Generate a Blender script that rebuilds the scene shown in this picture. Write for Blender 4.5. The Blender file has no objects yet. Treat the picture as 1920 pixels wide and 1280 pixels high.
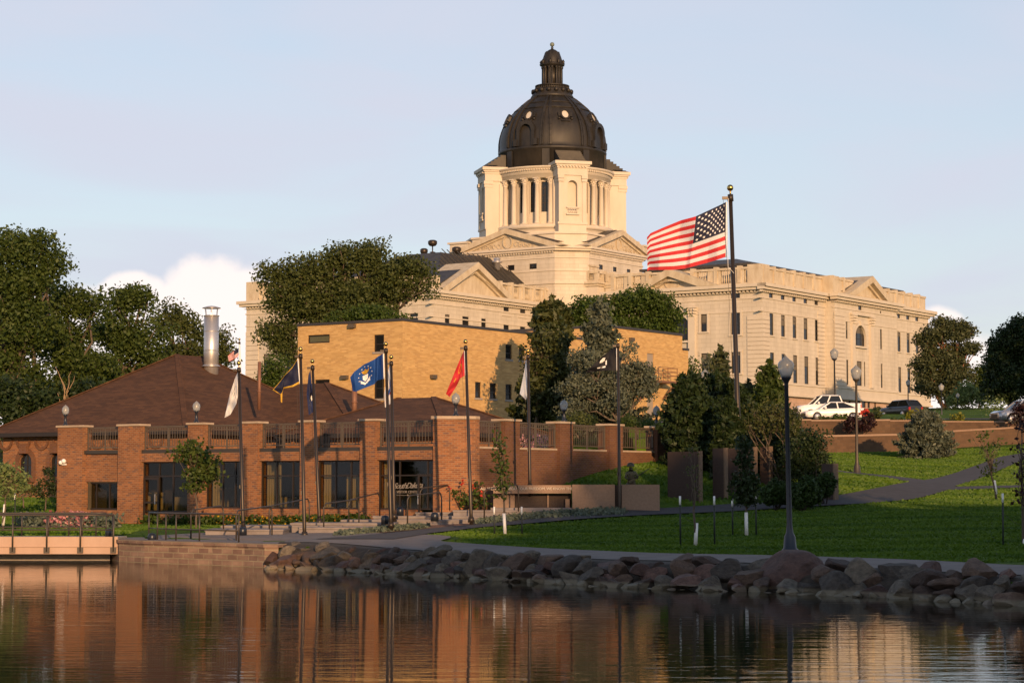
import bpy, math, random
import numpy as np
from mathutils import Vector, Matrix
random.seed(7); RNG = np.random.default_rng(11)
SC = bpy.context.scene; COL = SC.collection
# ---------------------------------------------------------------- survey helpers
# the camera stands at the origin, 2.8 m above the water; sight lines were used to measure positions
FPX = 4000.; HE = 2.8; TH = math.atan(270 / FPX)
PHI = math.radians(33.9); CP, SP = math.cos(PHI), math.sin(PHI)   # every building shares one grid turned by PHI
def ray(px, py):
    a = (px - 960) / FPX; b = (640 - py) / FPX
    return (a, math.cos(TH) - b * math.sin(TH), math.sin(TH) + b * math.cos(TH))
def PY(px, py, Y):
    d = ray(px, py); t = Y / d[1]; return (d[0] * t, Y, HE + d[2] * t)
def toab(p): return (p[0] * CP - p[1] * SP, p[0] * SP + p[1] * CP, p[2])
def toxy(a, b, z=0): return (a * CP + b * SP, -a * SP + b * CP, z)
def rab(px, py):
    d = ray(px, py); return (d[0] * CP - d[1] * SP, d[0] * SP + d[1] * CP, d[2])
def FR(px, py, b): d = rab(px, py); t = b / d[1]; return (d[0] * t, HE + d[2] * t)
def SD(px, py, a): d = rab(px, py); t = a / d[0]; return (d[1] * t, HE + d[2] * t)

# ---------------------------------------------------------------- materials
def newmat(name):
    m = bpy.data.materials.new(name); m.use_nodes = True
    nt = m.node_tree; b = nt.nodes['Principled BSDF']; return m, nt, b
def N(nt, typ, **kw):
    n = nt.nodes.new(typ)
    for k, v in kw.items():
        if hasattr(n, k): setattr(n, k, v)
        else: n.inputs[k.replace('_', ' ')].default_value = v
    return n
def L(nt, a, b): nt.links.new(a, b)
def c4(c): return (c[0], c[1], c[2], 1)
def coords(nt, kind='Object', sc=(1, 1, 1)):
    tc = N(nt, 'ShaderNodeTexCoord'); mp = N(nt, 'ShaderNodeMapping')
    mp.inputs['Scale'].default_value = sc
    L(nt, tc.outputs[kind], mp.inputs['Vector']); return mp.outputs['Vector']
def simple(name, c, rough=.6, metal=0., c2=None, scale=3., bump=0., sc=(1, 1, 1), detail=5, spec=.5, lo=.35, hi=.65):
    m, nt, b = newmat(name)
    b.inputs['Base Color'].default_value = c4(c); b.inputs['Roughness'].default_value = rough
    b.inputs['Metallic'].default_value = metal; b.inputs['Specular IOR Level'].default_value = spec
    if c2 is not None or bump:
        v = coords(nt, 'Object', sc); n = N(nt, 'ShaderNodeTexNoise', Scale=scale, Detail=detail, Roughness=.62)
        L(nt, v, n.inputs['Vector'])
        if c2 is not None:
            r = N(nt, 'ShaderNodeValToRGB'); r.color_ramp.elements[0].position = lo; r.color_ramp.elements[1].position = hi
            r.color_ramp.elements[0].color = c4(c); r.color_ramp.elements[1].color = c4(c2)
            L(nt, n.outputs['Fac'], r.inputs['Fac']); L(nt, r.outputs['Color'], b.inputs['Base Color'])
        if bump:
            bp = N(nt, 'ShaderNodeBump', Strength=bump, Distance=.05); L(nt, n.outputs['Fac'], bp.inputs['Height'])
            L(nt, bp.outputs['Normal'], b.inputs['Normal'])
    return m
def brick(name, c1, c2, mortar, bw, bh, ms, rough=.85, stain=None, bump=.4, nz=.8, stain_sc=(.35, .35), c3=None):
    m, nt, b = newmat(name); b.inputs['Roughness'].default_value = rough; b.inputs['Specular IOR Level'].default_value = .25
    tc = N(nt, 'ShaderNodeTexCoord'); br = N(nt, 'ShaderNodeTexBrick', Scale=1.)
    br.inputs['Color1'].default_value = c4(c1); br.inputs['Color2'].default_value = c4(c2); br.inputs['Mortar'].default_value = c4(mortar)
    br.inputs['Brick Width'].default_value = bw; br.inputs['Row Height'].default_value = bh
    br.inputs['Mortar Size'].default_value = ms; br.inputs['Mortar Smooth'].default_value = .2; br.inputs['Bias'].default_value = 0.
    L(nt, tc.outputs['UV'], br.inputs['Vector'])
    mp = N(nt, 'ShaderNodeMapping'); mp.inputs['Scale'].default_value = (stain_sc[0], stain_sc[1], 1)
    L(nt, tc.outputs['UV'], mp.inputs['Vector'])
    n = N(nt, 'ShaderNodeTexNoise', Scale=1., Detail=6., Roughness=.6); L(nt, mp.outputs['Vector'], n.inputs['Vector'])
    r = N(nt, 'ShaderNodeValToRGB'); r.color_ramp.elements[0].position = .3; r.color_ramp.elements[1].position = .7
    lo = nz; r.color_ramp.elements[0].color = (lo, lo, lo, 1) if stain is None else c4(stain); r.color_ramp.elements[1].color = (1.08, 1.08, 1.08, 1)
    L(nt, n.outputs['Fac'], r.inputs['Fac'])
    mx = N(nt, 'ShaderNodeMix', data_type='RGBA', blend_type='MULTIPLY'); mx.inputs['Factor'].default_value = 1.
    L(nt, br.outputs['Color'], mx.inputs['A']); L(nt, r.outputs['Color'], mx.inputs['B'])
    out = mx.outputs['Result']
    if c3 is not None:      # a share of odd, darker bricks
        b2 = N(nt, 'ShaderNodeTexBrick', Scale=1.)
        b2.inputs['Color1'].default_value = (0, 0, 0, 1); b2.inputs['Color2'].default_value = (1, 1, 1, 1); b2.inputs['Mortar'].default_value = (0, 0, 0, 1)
        b2.inputs['Brick Width'].default_value = bw; b2.inputs['Row Height'].default_value = bh; b2.inputs['Mortar Size'].default_value = ms
        b2.inputs['Bias'].default_value = -.25
        L(nt, tc.outputs['UV'], b2.inputs['Vector'])
        r2 = N(nt, 'ShaderNodeValToRGB'); r2.color_ramp.elements[0].position = .55; r2.color_ramp.elements[1].position = .7
        L(nt, b2.outputs['Color'], r2.inputs['Fac'])
        m2 = N(nt, 'ShaderNodeMix', data_type='RGBA'); m2.inputs['B'].default_value = c4(c3)
        L(nt, r2.outputs['Color'], m2.inputs['Factor']); L(nt, out, m2.inputs['A']); out = m2.outputs['Result']
    L(nt, out, b.inputs['Base Color'])
    bp = N(nt, 'ShaderNodeBump', Strength=bump, Distance=.02); bp.invert = True
    L(nt, br.outputs['Fac'], bp.inputs['Height']); L(nt, bp.outputs['Normal'], b.inputs['Normal'])
    return m
def leafmat(name, c1, c2, trans=.3, rough=.55):
    m, nt, b = newmat(name); b.inputs['Roughness'].default_value = rough; b.inputs['Specular IOR Level'].default_value = .3
    at = N(nt, 'ShaderNodeAttribute', attribute_name='tint')
    r = N(nt, 'ShaderNodeValToRGB'); r.color_ramp.elements[0].color = c4(c1); r.color_ramp.elements[1].color = c4(c2)
    L(nt, at.outputs['Fac'], r.inputs['Fac']); L(nt, r.outputs['Color'], b.inputs['Base Color'])
    t = N(nt, 'ShaderNodeBsdfTranslucent'); L(nt, r.outputs['Color'], t.inputs['Color'])
    mx = N(nt, 'ShaderNodeMixShader'); mx.inputs[0].default_value = trans
    L(nt, b.outputs[0], mx.inputs[1]); L(nt, t.outputs[0], mx.inputs[2]); L(nt, mx.outputs[0], nt.nodes['Material Output'].inputs[0])
    return m
def glassmat(name, c=(.012, .013, .014), rough=.06):
    m, nt, b = newmat(name); b.inputs['Base Color'].default_value = c4(c); b.inputs['Roughness'].default_value = rough
    b.inputs['IOR'].default_value = 1.45
    v = coords(nt, 'Object', (1, 1, 1)); n = N(nt, 'ShaderNodeTexNoise', Scale=.5); L(nt, v, n.inputs['Vector'])
    bp = N(nt, 'ShaderNodeBump', Strength=.06, Distance=.1); L(nt, n.outputs['Fac'], bp.inputs['Height']); L(nt, bp.outputs['Normal'], b.inputs['Normal'])
    return m

M = {}
M['stone'] = brick('limestone', (.575, .515, .425), (.54, .48, .39), (.45, .395, .315), 1.5, .62, .03, rough=.8, nz=.80, bump=.1, stain_sc=(.55, .07))
M['stone_plain'] = simple('limestone_smooth', (.515, .45, .36), .8, c2=(.58, .515, .42), scale=.5, sc=(1, 1, .5), lo=.3, hi=.7)
M['stone_weather'] = simple('weathered_limestone', (.43, .35, .24), .85, c2=(.54, .465, .345), scale=1.2, sc=(1, 1, .35), lo=.35, hi=.62)
M['granite_pink'] = brick('pink_granite', (.46, .31, .23), (.52, .36, .27), (.34, .25, .2), 1.6, .6, .03, rough=.8, nz=.85)
M['yellow_brick'] = brick('yellow_brick', (.60, .39, .165), (.47, .28, .105), (.54, .36, .17), .42, .11, .008, rough=.85, nz=.82, bump=.2, stain_sc=(.7, 3.0), c3=(.44, .27, .115))
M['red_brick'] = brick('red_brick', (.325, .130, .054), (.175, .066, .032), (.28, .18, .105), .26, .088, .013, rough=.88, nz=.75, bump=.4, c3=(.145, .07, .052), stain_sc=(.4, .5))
M['red_brick2'] = brick('dark_shaded_red_brick', (.185, .078, .038), (.125, .050, .027), (.17, .11, .07), .26, .088, .013, rough=.88, nz=.7, bump=.4, c3=(.15, .065, .05), stain_sc=(.4, .5))  # darker copy of the red brick, partly painting shade on the side wall
M['brown_block'] = brick('brown_block', (.135, .080, .046), (.10, .060, .036), (.11, .075, .05), .4, .2, .012, rough=.9, nz=.7)
M['shingle'] = brick('brown_shingle', (.125, .060, .031), (.077, .038, .022), (.05, .026, .016), .5, .16, .012, rough=.9, nz=.75, bump=.5, stain_sc=(.3, .9))
M['concrete'] = simple('concrete', (.27, .235, .205), .9, c2=(.33, .29, .255), scale=2.5, bump=.2)
M['path'] = simple('path_concrete', (.135, .11, .10), .92, c2=(.18, .15, .135), scale=1.2, bump=.15)
M['asphalt'] = simple('asphalt', (.034, .031, .034), .92, c2=(.05, .045, .048), scale=2, bump=.2)
M['cap'] = simple('stone_cap', (.36, .27, .19), .85, c2=(.43, .34, .25), scale=3)
M['copper'] = simple('dark_copper', (.020, .018, .016), .5, .3, c2=(.042, .036, .029), scale=.55, sc=(1, 1, .35), spec=.4, bump=.1)
M['copper_roof'] = simple('roof_metal', (.045, .04, .036), .55, .2, c2=(.07, .062, .052), scale=.7)
M['patina'] = simple('patina_ball', (.16, .19, .16), .6, .2)
M['darkmetal'] = simple('dark_bronze_metal', (.045, .034, .026), .4, .5)
M['rail'] = simple('grey_rail', (.075, .062, .05), .5, .5)
M['railbrown'] = simple('weathered_railing', (.12, .095, .07), .6, .3)
M['lampmetal'] = simple('lamp_post_paint', (.02, .024, .034), .35, .3)
M['globe'] = None
M['steel'] = simple('galvanised_steel', (.60, .58, .57), .42, .75, c2=(.5, .48, .47), scale=2, sc=(1, 1, .2))
M['rust'] = simple('rusted_pipe', (.22, .105, .06), .6, .3)
M['gold'] = simple('gilded_ball', (.62, .40, .12), .22, 1.)
M['frame'] = simple('dark_window_frame', (.03, .022, .017), .5, .2)
M['glass'] = glassmat('window_glass')
M['glass_lit'] = simple('painted_lit_glass', (.52, .48, .42), .3)  # flat pale colour stands in for light on the dome glass
M['curtain'] = simple('curtain', (.55, .46, .24), .9, c2=(.42, .35, .18), scale=6, sc=(6, 6, .1))
M['blind'] = simple('window_blind', (.10, .085, .06), .7, c2=(.16, .135, .10), scale=.3)
M['interior'] = simple('interior_dark', (.010, .009, .007), .9)
M['white'] = simple('white_paint', (.80, .79, .77), .5)
M['granite'] = simple('brown_granite', (.032, .019, .014), .75, c2=(.052, .031, .023), scale=14, bump=.02)
M['granite_lt'] = simple('tan_granite', (.22, .135, .085), .6, c2=(.27, .17, .11), scale=9)
M['granite_lit_edge'] = simple('rough_granite_lit_edge', (.17, .115, .075), .8, c2=(.12, .08, .05), scale=8, bump=.5)  # much paler than the slab panels, painting in their sunlit ends
M['bronze'] = simple('statue_bronze', (.10, .085, .045), .5, .6, c2=(.05, .045, .03), scale=12, bump=.2)
M['black'] = simple('black_rubber', (.012, .012, .012), .7)
M['mulch'] = simple('wood_mulch', (.13, .06, .035), .95, c2=(.22, .115, .07), scale=14, bump=.8)
M['bark'] = simple('bark', (.075, .055, .04), .95, c2=(.13, .10, .075), scale=5, sc=(1, 1, .2), bump=.6)
M['bark_dark'] = simple('dark_bark', (.035, .026, .02), .95)
M['guard'] = simple('white_tree_guard', (.78, .76, .73), .6)
M['stake'] = simple('green_stake', (.012, .018, .014), .6)
M['sandstone'] = brick('red_sandstone', (.33, .215, .15), (.20, .12, .09), (.34, .26, .17), .55, .2, .025, rough=.9, nz=.6, bump=1., stain_sc=(1.2, 2.5))
m, nt, b = newmat('frosted_globe'); b.inputs['Base Color'].default_value = (.42, .42, .40, 1); b.inputs['Roughness'].default_value = .25; b.inputs['Transmission Weight'].default_value = .45
b.inputs['Subsurface Weight'].default_value = .15; b.inputs['Subsurface Radius'].default_value = (.1, .1, .1)
M['globe'] = m
def grassmat():
    m, nt, b = newmat('lawn_grass'); b.inputs['Roughness'].default_value = .9; b.inputs['Specular IOR Level'].default_value = .15
    v = coords(nt, 'Object', (1, 1, 1))
    n1 = N(nt, 'ShaderNodeTexNoise', Scale=.22, Detail=3.); L(nt, v, n1.inputs['Vector'])
    n2 = N(nt, 'ShaderNodeTexNoise', Scale=9., Detail=6., Roughness=.75); L(nt, v, n2.inputs['Vector'])
    mx = N(nt, 'ShaderNodeMath', operation='ADD'); L(nt, n1.outputs['Fac'], mx.inputs[0]); L(nt, n2.outputs['Fac'], mx.inputs[1])
    r = N(nt, 'ShaderNodeValToRGB'); r.color_ramp.elements[0].position = .75 / 2 * 1.0; r.color_ramp.elements[1].position = .62
    h = N(nt, 'ShaderNodeMath', operation='MULTIPLY'); h.inputs[1].default_value = .5; L(nt, mx.outputs[0], h.inputs[0])
    r.color_ramp.elements[0].color = (.036, .088, .004, 1); r.color_ramp.elements[1].color = (.095, .165, .010, 1)
    L(nt, h.outputs[0], r.inputs['Fac']); L(nt, r.outputs['Color'], b.inputs['Base Color'])
    v3 = coords(nt, 'Object', (.10, .75, 1)); n3 = N(nt, 'ShaderNodeTexNoise', Scale=1., Detail=4., Roughness=.6); L(nt, v3, n3.inputs['Vector'])
    r3 = N(nt, 'ShaderNodeValToRGB'); r3.color_ramp.elements[0].position = .35; r3.color_ramp.elements[1].position = .68; r3.color_ramp.elements[0].color = (.66, .70, .6, 1); r3.color_ramp.elements[1].color = (1.25, 1.2, 1.1, 1); L(nt, n3.outputs['Fac'], r3.inputs['Fac'])
    m3 = N(nt, 'ShaderNodeMix', data_type='RGBA', blend_type='MULTIPLY'); m3.inputs['Factor'].default_value = 1; L(nt, r.outputs['Color'], m3.inputs['A']); L(nt, r3.outputs['Color'], m3.inputs['B']); L(nt, m3.outputs['Result'], b.inputs['Base Color'])
    bp = N(nt, 'ShaderNodeBump', Strength=1., Distance=.16); L(nt, n2.outputs['Fac'], bp.inputs['Height']); L(nt, bp.outputs['Normal'], b.inputs['Normal'])
    return m
M['grass'] = grassmat()
LF = dict(
    green=leafmat('leaf_green', (.026, .050, .010), (.095, .130, .024), .36),
    locust=leafmat('leaf_locust', (.032, .050, .013), (.11, .128, .032), .36),
    bright=leafmat('leaf_bright', (.026, .052, .008), (.080, .120, .018)),
    dark=leafmat('leaf_dark', (.010, .022, .006), (.034, .056, .014), .2),
    juniper=leafmat('leaf_juniper', (.022, .036, .010), (.080, .085, .022), .15),
    blue=leafmat('needle_blue', (.045, .060, .042), (.145, .160, .105), .15),
    pine=leafmat('needle_pine', (.030, .042, .018), (.085, .095, .035), .15),
    yellow=leafmat('leaf_yellow', (.09, .11, .015), (.28, .26, .03)),
    red=leafmat('leaf_barberry', (.012, .005, .006), (.038, .011, .012), .15),
    pale=leafmat('leaf_pale', (.09, .14, .045), (.22, .27, .09)),
    sage=leafmat('leaf_sage', (.10, .125, .09), (.17, .20, .14)),
    pink=leafmat('petal_pink', (.45, .12, .15), (.75, .45, .42)),
    redflower=leafmat('petal_red', (.45, .02, .02), (.6, .08, .04)),
    yflower=leafmat('petal_yellow', (.55, .35, .02), (.6, .16, .02)),
)

# ---------------------------------------------------------------- mesh builder
class MB:
    def __init__(s): s.v = []; s.f = []; s.m = []; s.sm = []; s.cur = 0; s.smooth = False
    def add(s, vs, fs, mi=None, smooth=None):
        o = len(s.v); s.v += [tuple(p) for p in vs]
        for f in fs:
            s.f.append([o + i for i in f]); s.m.append(s.cur if mi is None else mi); s.sm.append(s.smooth if smooth is None else smooth)
    def quad(s, a, b, c, d, mi=None): s.add([a, b, c, d], [(0, 1, 2, 3)], mi)
    def box(s, x0, x1, y0, y1, z0, z1, mi=None):
        s.add([(x0, y0, z0), (x1, y0, z0), (x1, y1, z0), (x0, y1, z0), (x0, y0, z1), (x1, y0, z1), (x1, y1, z1), (x0, y1, z1)],
              [(0, 3, 2, 1), (4, 5, 6, 7), (0, 1, 5, 4), (1, 2, 6, 5), (2, 3, 7, 6), (3, 0, 4, 7)], mi)
    def obox(s, c, ax, ay, az, mi=None):   # centre and three half-axis vectors
        c, ax, ay, az = map(Vector, (c, ax, ay, az)); vs = []
        for k in (-1, 1):
            for i, j in ((-1, -1), (1, -1), (1, 1), (-1, 1)): vs.append(c + ax * i + ay * j + az * k)
        s.add(vs, [(0, 3, 2, 1), (4, 5, 6, 7), (0, 1, 5, 4), (1, 2, 6, 5), (2, 3, 7, 6), (3, 0, 4, 7)], mi)
    def prism(s, poly, vec, mi=None):      # planar polygon (ccw seen against vec) swept by vec
        n = len(poly); v2 = [tuple(Vector(p) + Vector(vec)) for p in poly]
        s.add(list(poly) + v2, [tuple(range(n))[::-1], tuple(range(n, 2 * n))] + [(i, (i + 1) % n, n + (i + 1) % n, n + i) for i in range(n)], mi)
    def lathe(s, prof, cx=0, cy=0, seg=16, a0=0., a1=2 * math.pi, mi=None, smooth=True, ph=0.):
        full = abs(a1 - a0 - 2 * math.pi) < 1e-6; ns = seg if full else seg + 1; vs = []
        for (r, z) in prof:
            for i in range(ns):
                t = a0 + (a1 - a0) * i / seg + ph; vs.append((cx + r * math.cos(t), cy + r * math.sin(t), z))
        fs = []
        for k in range(len(prof) - 1):
            for i in range(seg):
                j = (i + 1) % ns; fs.append((k * ns + i, k * ns + j, (k + 1) * ns + j, (k + 1) * ns + i))
        if full:
            if prof[0][0] > 1e-4: fs.append(tuple(range(ns))[::-1])
            if prof[-1][0] > 1e-4: fs.append(tuple((len(prof) - 1) * ns + i for i in range(ns)))
        s.add(vs, fs, mi, smooth)
    def sphere(s, c, r, seg=12, sz=1., mi=None):
        s.lathe([(max(1e-5, r * math.sin(math.pi * k / (seg // 2 + 2))), c[2] - r * sz * math.cos(math.pi * k / (seg // 2 + 2))) for k in range(seg // 2 + 3)], c[0], c[1], seg, mi=mi)
    def tube(s, pts, rad, seg=8, mi=None, smooth=True, cap=True):
        pts = [Vector(p) for p in pts]; n = len(pts)
        if not hasattr(rad, '__len__'): rad = [rad] * n
        vs = []; up0 = None
        for i, p in enumerate(pts):
            d = (pts[min(i + 1, n - 1)] - pts[max(i - 1, 0)]).normalized()
            if up0 is None: up0 = Vector((0, 0, 1)) if abs(d.z) < .9 else Vector((1, 0, 0))
            u = (up0 - d * up0.dot(d))
            if u.length < 1e-4: u = d.orthogonal()
            u.normalize(); w = d.cross(u); up0 = u
            for k in range(seg):
                t = 2 * math.pi * k / seg; vs.append(p + (u * math.cos(t) + w * math.sin(t)) * rad[i])
        fs = [(i * seg + k, i * seg + (k + 1) % seg, (i + 1) * seg + (k + 1) % seg, (i + 1) * seg + k) for i in range(n - 1) for k in range(seg)]
        if cap: fs += [tuple(range(seg))[::-1], tuple((n - 1) * seg + k for k in range(seg))]
        s.add(vs, fs, mi, smooth)
    def beam(s, p0, p1, w, h, up=(0, 0, 1), mi=None):
        p0, p1 = Vector(p0), Vector(p1); d = p1 - p0; u = Vector(up); sx = d.cross(u).normalized(); uu = sx.cross(d).normalized()
        s.obox((p0 + p1) / 2, d / 2, sx * w / 2, uu * h / 2, mi)
ORG = {}
def org_of(o):
    while o is not None:
        if o.name in ORG: return ORG[o.name]
        o = o.parent
    return (0, 0, 0)
def tag(o, label=None, cat=None, group=None, kind=None):
    if label: o['label'] = label
    if cat: o['category'] = cat
    if group: o['group'] = group
    if kind: o['kind'] = kind
    return o
def thing(name, label, cat, loc=(0, 0, 0), ab=False, group=None):
    """Empty at the base of a thing; ab=True: loc and the children's points are in the buildings' grid"""
    o = bpy.data.objects.new(name, None); COL.objects.link(o); o.empty_display_size = .3
    o.location = toxy(*loc) if ab else loc
    if ab: o.rotation_euler = (0, 0, -PHI)
    ORG[o.name] = tuple(loc); return tag(o, label, cat, group)
def mkmesh(name, mb, mats, org):
    me = bpy.data.meshes.new(name); V = np.array(mb.v, dtype=np.float64) - np.array(org)
    me.from_pydata(V.tolist(), [], mb.f)
    for mt in (mats if isinstance(mats, (list, tuple)) else [mats]): me.materials.append(mt)
    me.polygons.foreach_set('material_index', mb.m); me.polygons.foreach_set('use_smooth', mb.sm)
    uv = me.uv_layers.new(name='UVMap').data; W = np.array(mb.v)
    for p in me.polygons:
        n = p.normal
        for li in p.loop_indices:
            q = W[me.loops[li].vertex_index]
            if abs(n.z) > .93: uv[li].uv = (q[0], q[1])
            else:
                h = math.hypot(n.x, n.y); tx, ty = -n.y / h, n.x / h
                uv[li].uv = (q[0] * tx + q[1] * ty, q[2] / max(h, .35))
    me.update(); return me
def part(name, mb, mats, parent, label=None, kind=None):
    me = mkmesh(name, mb, mats, org_of(parent)); o = bpy.data.objects.new(name, me); COL.objects.link(o); o.parent = parent
    return tag(o, label, kind=kind)
def solo(name, mb, mats, label, cat, loc=(0, 0, 0), ab=False, group=None, kind=None):
    me = mkmesh(name, mb, mats, loc); o = bpy.data.objects.new(name, me); COL.objects.link(o)
    o.location = toxy(*loc) if ab else loc
    if ab: o.rotation_euler = (0, 0, -PHI)
    ORG[o.name] = tuple(loc); return tag(o, label, cat, group, kind)
def copy_tree(o, parent=None):
    c = o.copy(); COL.objects.link(c); c.parent = parent
    for ch in list(o.children): copy_tree(ch, c)
    return c
# wall faces in the grid: 'F' faces the front at b=c (s runs along a), 'S' faces the side at a=c (s runs along b)
def fp(ax, c, s, z, d=0.):
    return (s, c + d, z) if ax == 'F' else (c - d, s, z)
def facade(mb, ax, c, s0, s1, z0, z1, holes, depth=.26, mi=None, mr=None):
    xs = sorted({s0, s1, *[h[0] for h in holes], *[h[1] for h in holes]}); zs = sorted({z0, z1, *[h[2] for h in holes], *[h[3] for h in holes]})
    xs = [x for x in xs if s0 <= x <= s1]; zs = [z for z in zs if z0 <= z <= z1]
    for i in range(len(xs) - 1):
        for j in range(len(zs) - 1):
            cx, cz = (xs[i] + xs[i + 1]) / 2, (zs[j] + zs[j + 1]) / 2
            if any(h[0] < cx < h[1] and h[2] < cz < h[3] for h in holes): continue
            mb.quad(fp(ax, c, xs[i], zs[j]), fp(ax, c, xs[i + 1], zs[j]), fp(ax, c, xs[i + 1], zs[j + 1]), fp(ax, c, xs[i], zs[j + 1]), mi)
    for h in holes:
        a0, a1, b0, b1 = h[:4]; P = lambda s, z, d: fp(ax, c, s, z, d)
        mb.quad(P(a0, b0, 0), P(a0, b1, 0), P(a0, b1, depth), P(a0, b0, depth), mr)
        mb.quad(P(a1, b0, 0), P(a1, b0, depth), P(a1, b1, depth), P(a1, b1, 0), mr)
        mb.quad(P(a0, b0, 0), P(a0, b0, depth), P(a1, b0, depth), P(a1, b0, 0), mr)
        mb.quad(P(a0, b1, 0), P(a1, b1, 0), P(a1, b1, depth), P(a0, b1, depth), mr)
def fbox(mb, ax, c, s0, s1, z0, z1, d0, d1, mi=None):   # box on a facade, d = depth inward (negative = proud)
    if ax == 'F': mb.box(s0, s1, c + d0, c + d1, z0, z1, mi)
    else: mb.box(c - d1, c - d0, s0, s1, z0, z1, mi)
def window(parent, ax, c, h, depth=.24, nx=0, nz=0, fw=.09, frame=None, glass=None, arch=False, name='window', d=None, bar=None):
    s0, s1, z0, z1 = h[:4]; d = depth - .14 if d is None else d; f = MB(); bar = bar or fw * .7
    if s1 - s0 < .75: fw = min(fw, .05)
    fbox(f, ax, c, s0, s0 + fw, z0, z1, d, d + .1); fbox(f, ax, c, s1 - fw, s1, z0, z1, d, d + .1)
    fbox(f, ax, c, s0 + fw, s1 - fw, z0, z0 + fw, d, d + .1); fbox(f, ax, c, s0 + fw, s1 - fw, z1 - fw, z1, d, d + .1)
    for i in range(nx):
        x = s0 + (s1 - s0) * (i + 1) / (nx + 1); fbox(f, ax, c, x - bar / 2, x + bar / 2, z0 + fw, z1 - fw, d + .01, d + .09)
    for i in (nz if hasattr(nz, '__len__') else [(k + 1) / (nz + 1) for k in range(nz)]):
        z = z0 + (z1 - z0) * i; fbox(f, ax, c, s0 + fw, s1 - fw, z - bar / 2, z + bar / 2, d + .02, d + .08)
    w = part(name, f, frame or M['frame'], parent)
    g = MB(); fbox(g, ax, c, s0 + .003, s1 - .003, z0 + .003, z1 - .003, d + .05, d + .065); part('pane', g, glass or M['glass'], w)
    if glass is None and z1 - z0 > 1.9 and random.random() < .55:
        g = MB(); zz = z1 - fw - (z1 - z0) * random.uniform(.12, .5); fbox(g, ax, c, s0 + fw, s1 - fw, zz, z1 - fw, d + .035, d + .048); part('blind', g, M['blind'], w)
    return w
def archfill(mb, ax, c, h, depth=.26, proud=0, n=8):    # corner infill that turns the top of a hole into a round arch
    s0, s1, z0, z1 = h[:4]; r = (s1 - s0) / 2; cs = (s0 + s1) / 2; zc = z1 - r
    for k in range(-n, n):
        t0, t1 = math.pi / 2 * k / n, math.pi / 2 * (k + 1) / n
        x0, x1 = cs + r * math.sin(t0), cs + r * math.sin(t1); y0, y1 = zc + r * math.cos(t0), zc + r * math.cos(t1)
        P = lambda s, z, d: fp(ax, c, s, z, d)
        mb.quad(P(x0, y0, .002), P(x1, y1, .002), P(x1, z1, .002), P(x0, z1, .002))
        mb.quad(P(x0, y0, 0.002), P(x0, y0, depth), P(x1, y1, depth), P(x1, y1, 0.002))
def pediment(mb, ax, c, s0, s1, z0, za, proj=.7, th=.75, back=3., sm=None, tm=None):
    """raking cornice, base and tympanum of a gable on a facade"""
    sm = (s0 + s1) / 2 if sm is None else sm; P = lambda s, z, d: fp(ax, c, s, z, d)
    A, B, T = (s0, z0), (s1, z0), (sm, za); k = (za - z0) / (sm - s0); k2 = (za - z0) / (s1 - sm)
    ia, ib, it = (s0 + th / k * 1.15, z0 + .0), (s1 - th / k2 * 1.15, z0 + .0), (sm, za - th * 1.15)
    def pr(poly, d0, d1, mi=None):
        pl = [P(s, z, d1) for s, z in poly]; vec = Vector(P(0, 0, d0)) - Vector(P(0, 0, d1)); mb.prism(pl, vec, mi)
    pr([A, ia, it, T], -proj, back); pr([ib, B, T, it], -proj, back)
    pr([ia, ib, it], .02, back - .1, tm)
    # inner moulding step
    q = th * .45; ja, jb, jt = (ia[0] + q / k, z0), (ib[0] - q / k2, z0), (sm, it[1] - q)
    pr([ia, ja, jt, it], -proj * .35, back - .2); pr([jb, ib, it, jt], -proj * .35, back - .2)
def dentils(mb, ax, c, s0, s1, z, n=None, w=.28, gap=.62, h=.3, d=.35):
    n = int((s1 - s0) / gap)
    for i in range(n):
        s = s0 + (i + .5) * (s1 - s0) / n; fbox(mb, ax, c, s - w / 2, s + w / 2, z, z + h, -d, 0.05)
def parapet(mb, ax, c, s0, s1, z0, h, bay=3.6, slots=True, th=.6, mb2=None):
    n = max(1, round((s1 - s0) / bay)); st = (s1 - s0) / n
    fbox(mb, ax, c, s0, s1, z0, z0 + .35, 0, th); fbox(mb, ax, c, s0, s1, z0 + h - .32, z0 + h, -.08, th + .08)
    for i in range(n):
        a, b = s0 + i * st, s0 + (i + 1) * st; m0, m1 = a + st * .27, b - st * .27
        fbox(mb, ax, c, a + .02, a + .62, z0 + .35, z0 + h + .22, -.1, th + .1)
        if slots:
            fbox(mb, ax, c, a + .62, m0, z0 + .35, z0 + h - .32, .06, th - .06); fbox(mb, ax, c, m1, b + .02, z0 + .35, z0 + h - .32, .06, th - .06)
            k = 5
            for j in range(k):
                x = m0 + (m1 - m0) * (j + .5) / k; p = fp(ax, c, x, 0, th / 2); w = (m1 - m0) / k * .33
                mb.lathe([(w * .8, z0 + .35), (w * 1.15, z0 + .35 + (h - .67) * .3), (w * .55, z0 + .35 + (h - .67) * .62), (w * .9, z0 + h - .32)], p[0], p[1], 6)
        else: fbox(mb, ax, c, a + .62, b + .02, z0 + .35, z0 + h - .32, .08, th - .08)
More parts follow.
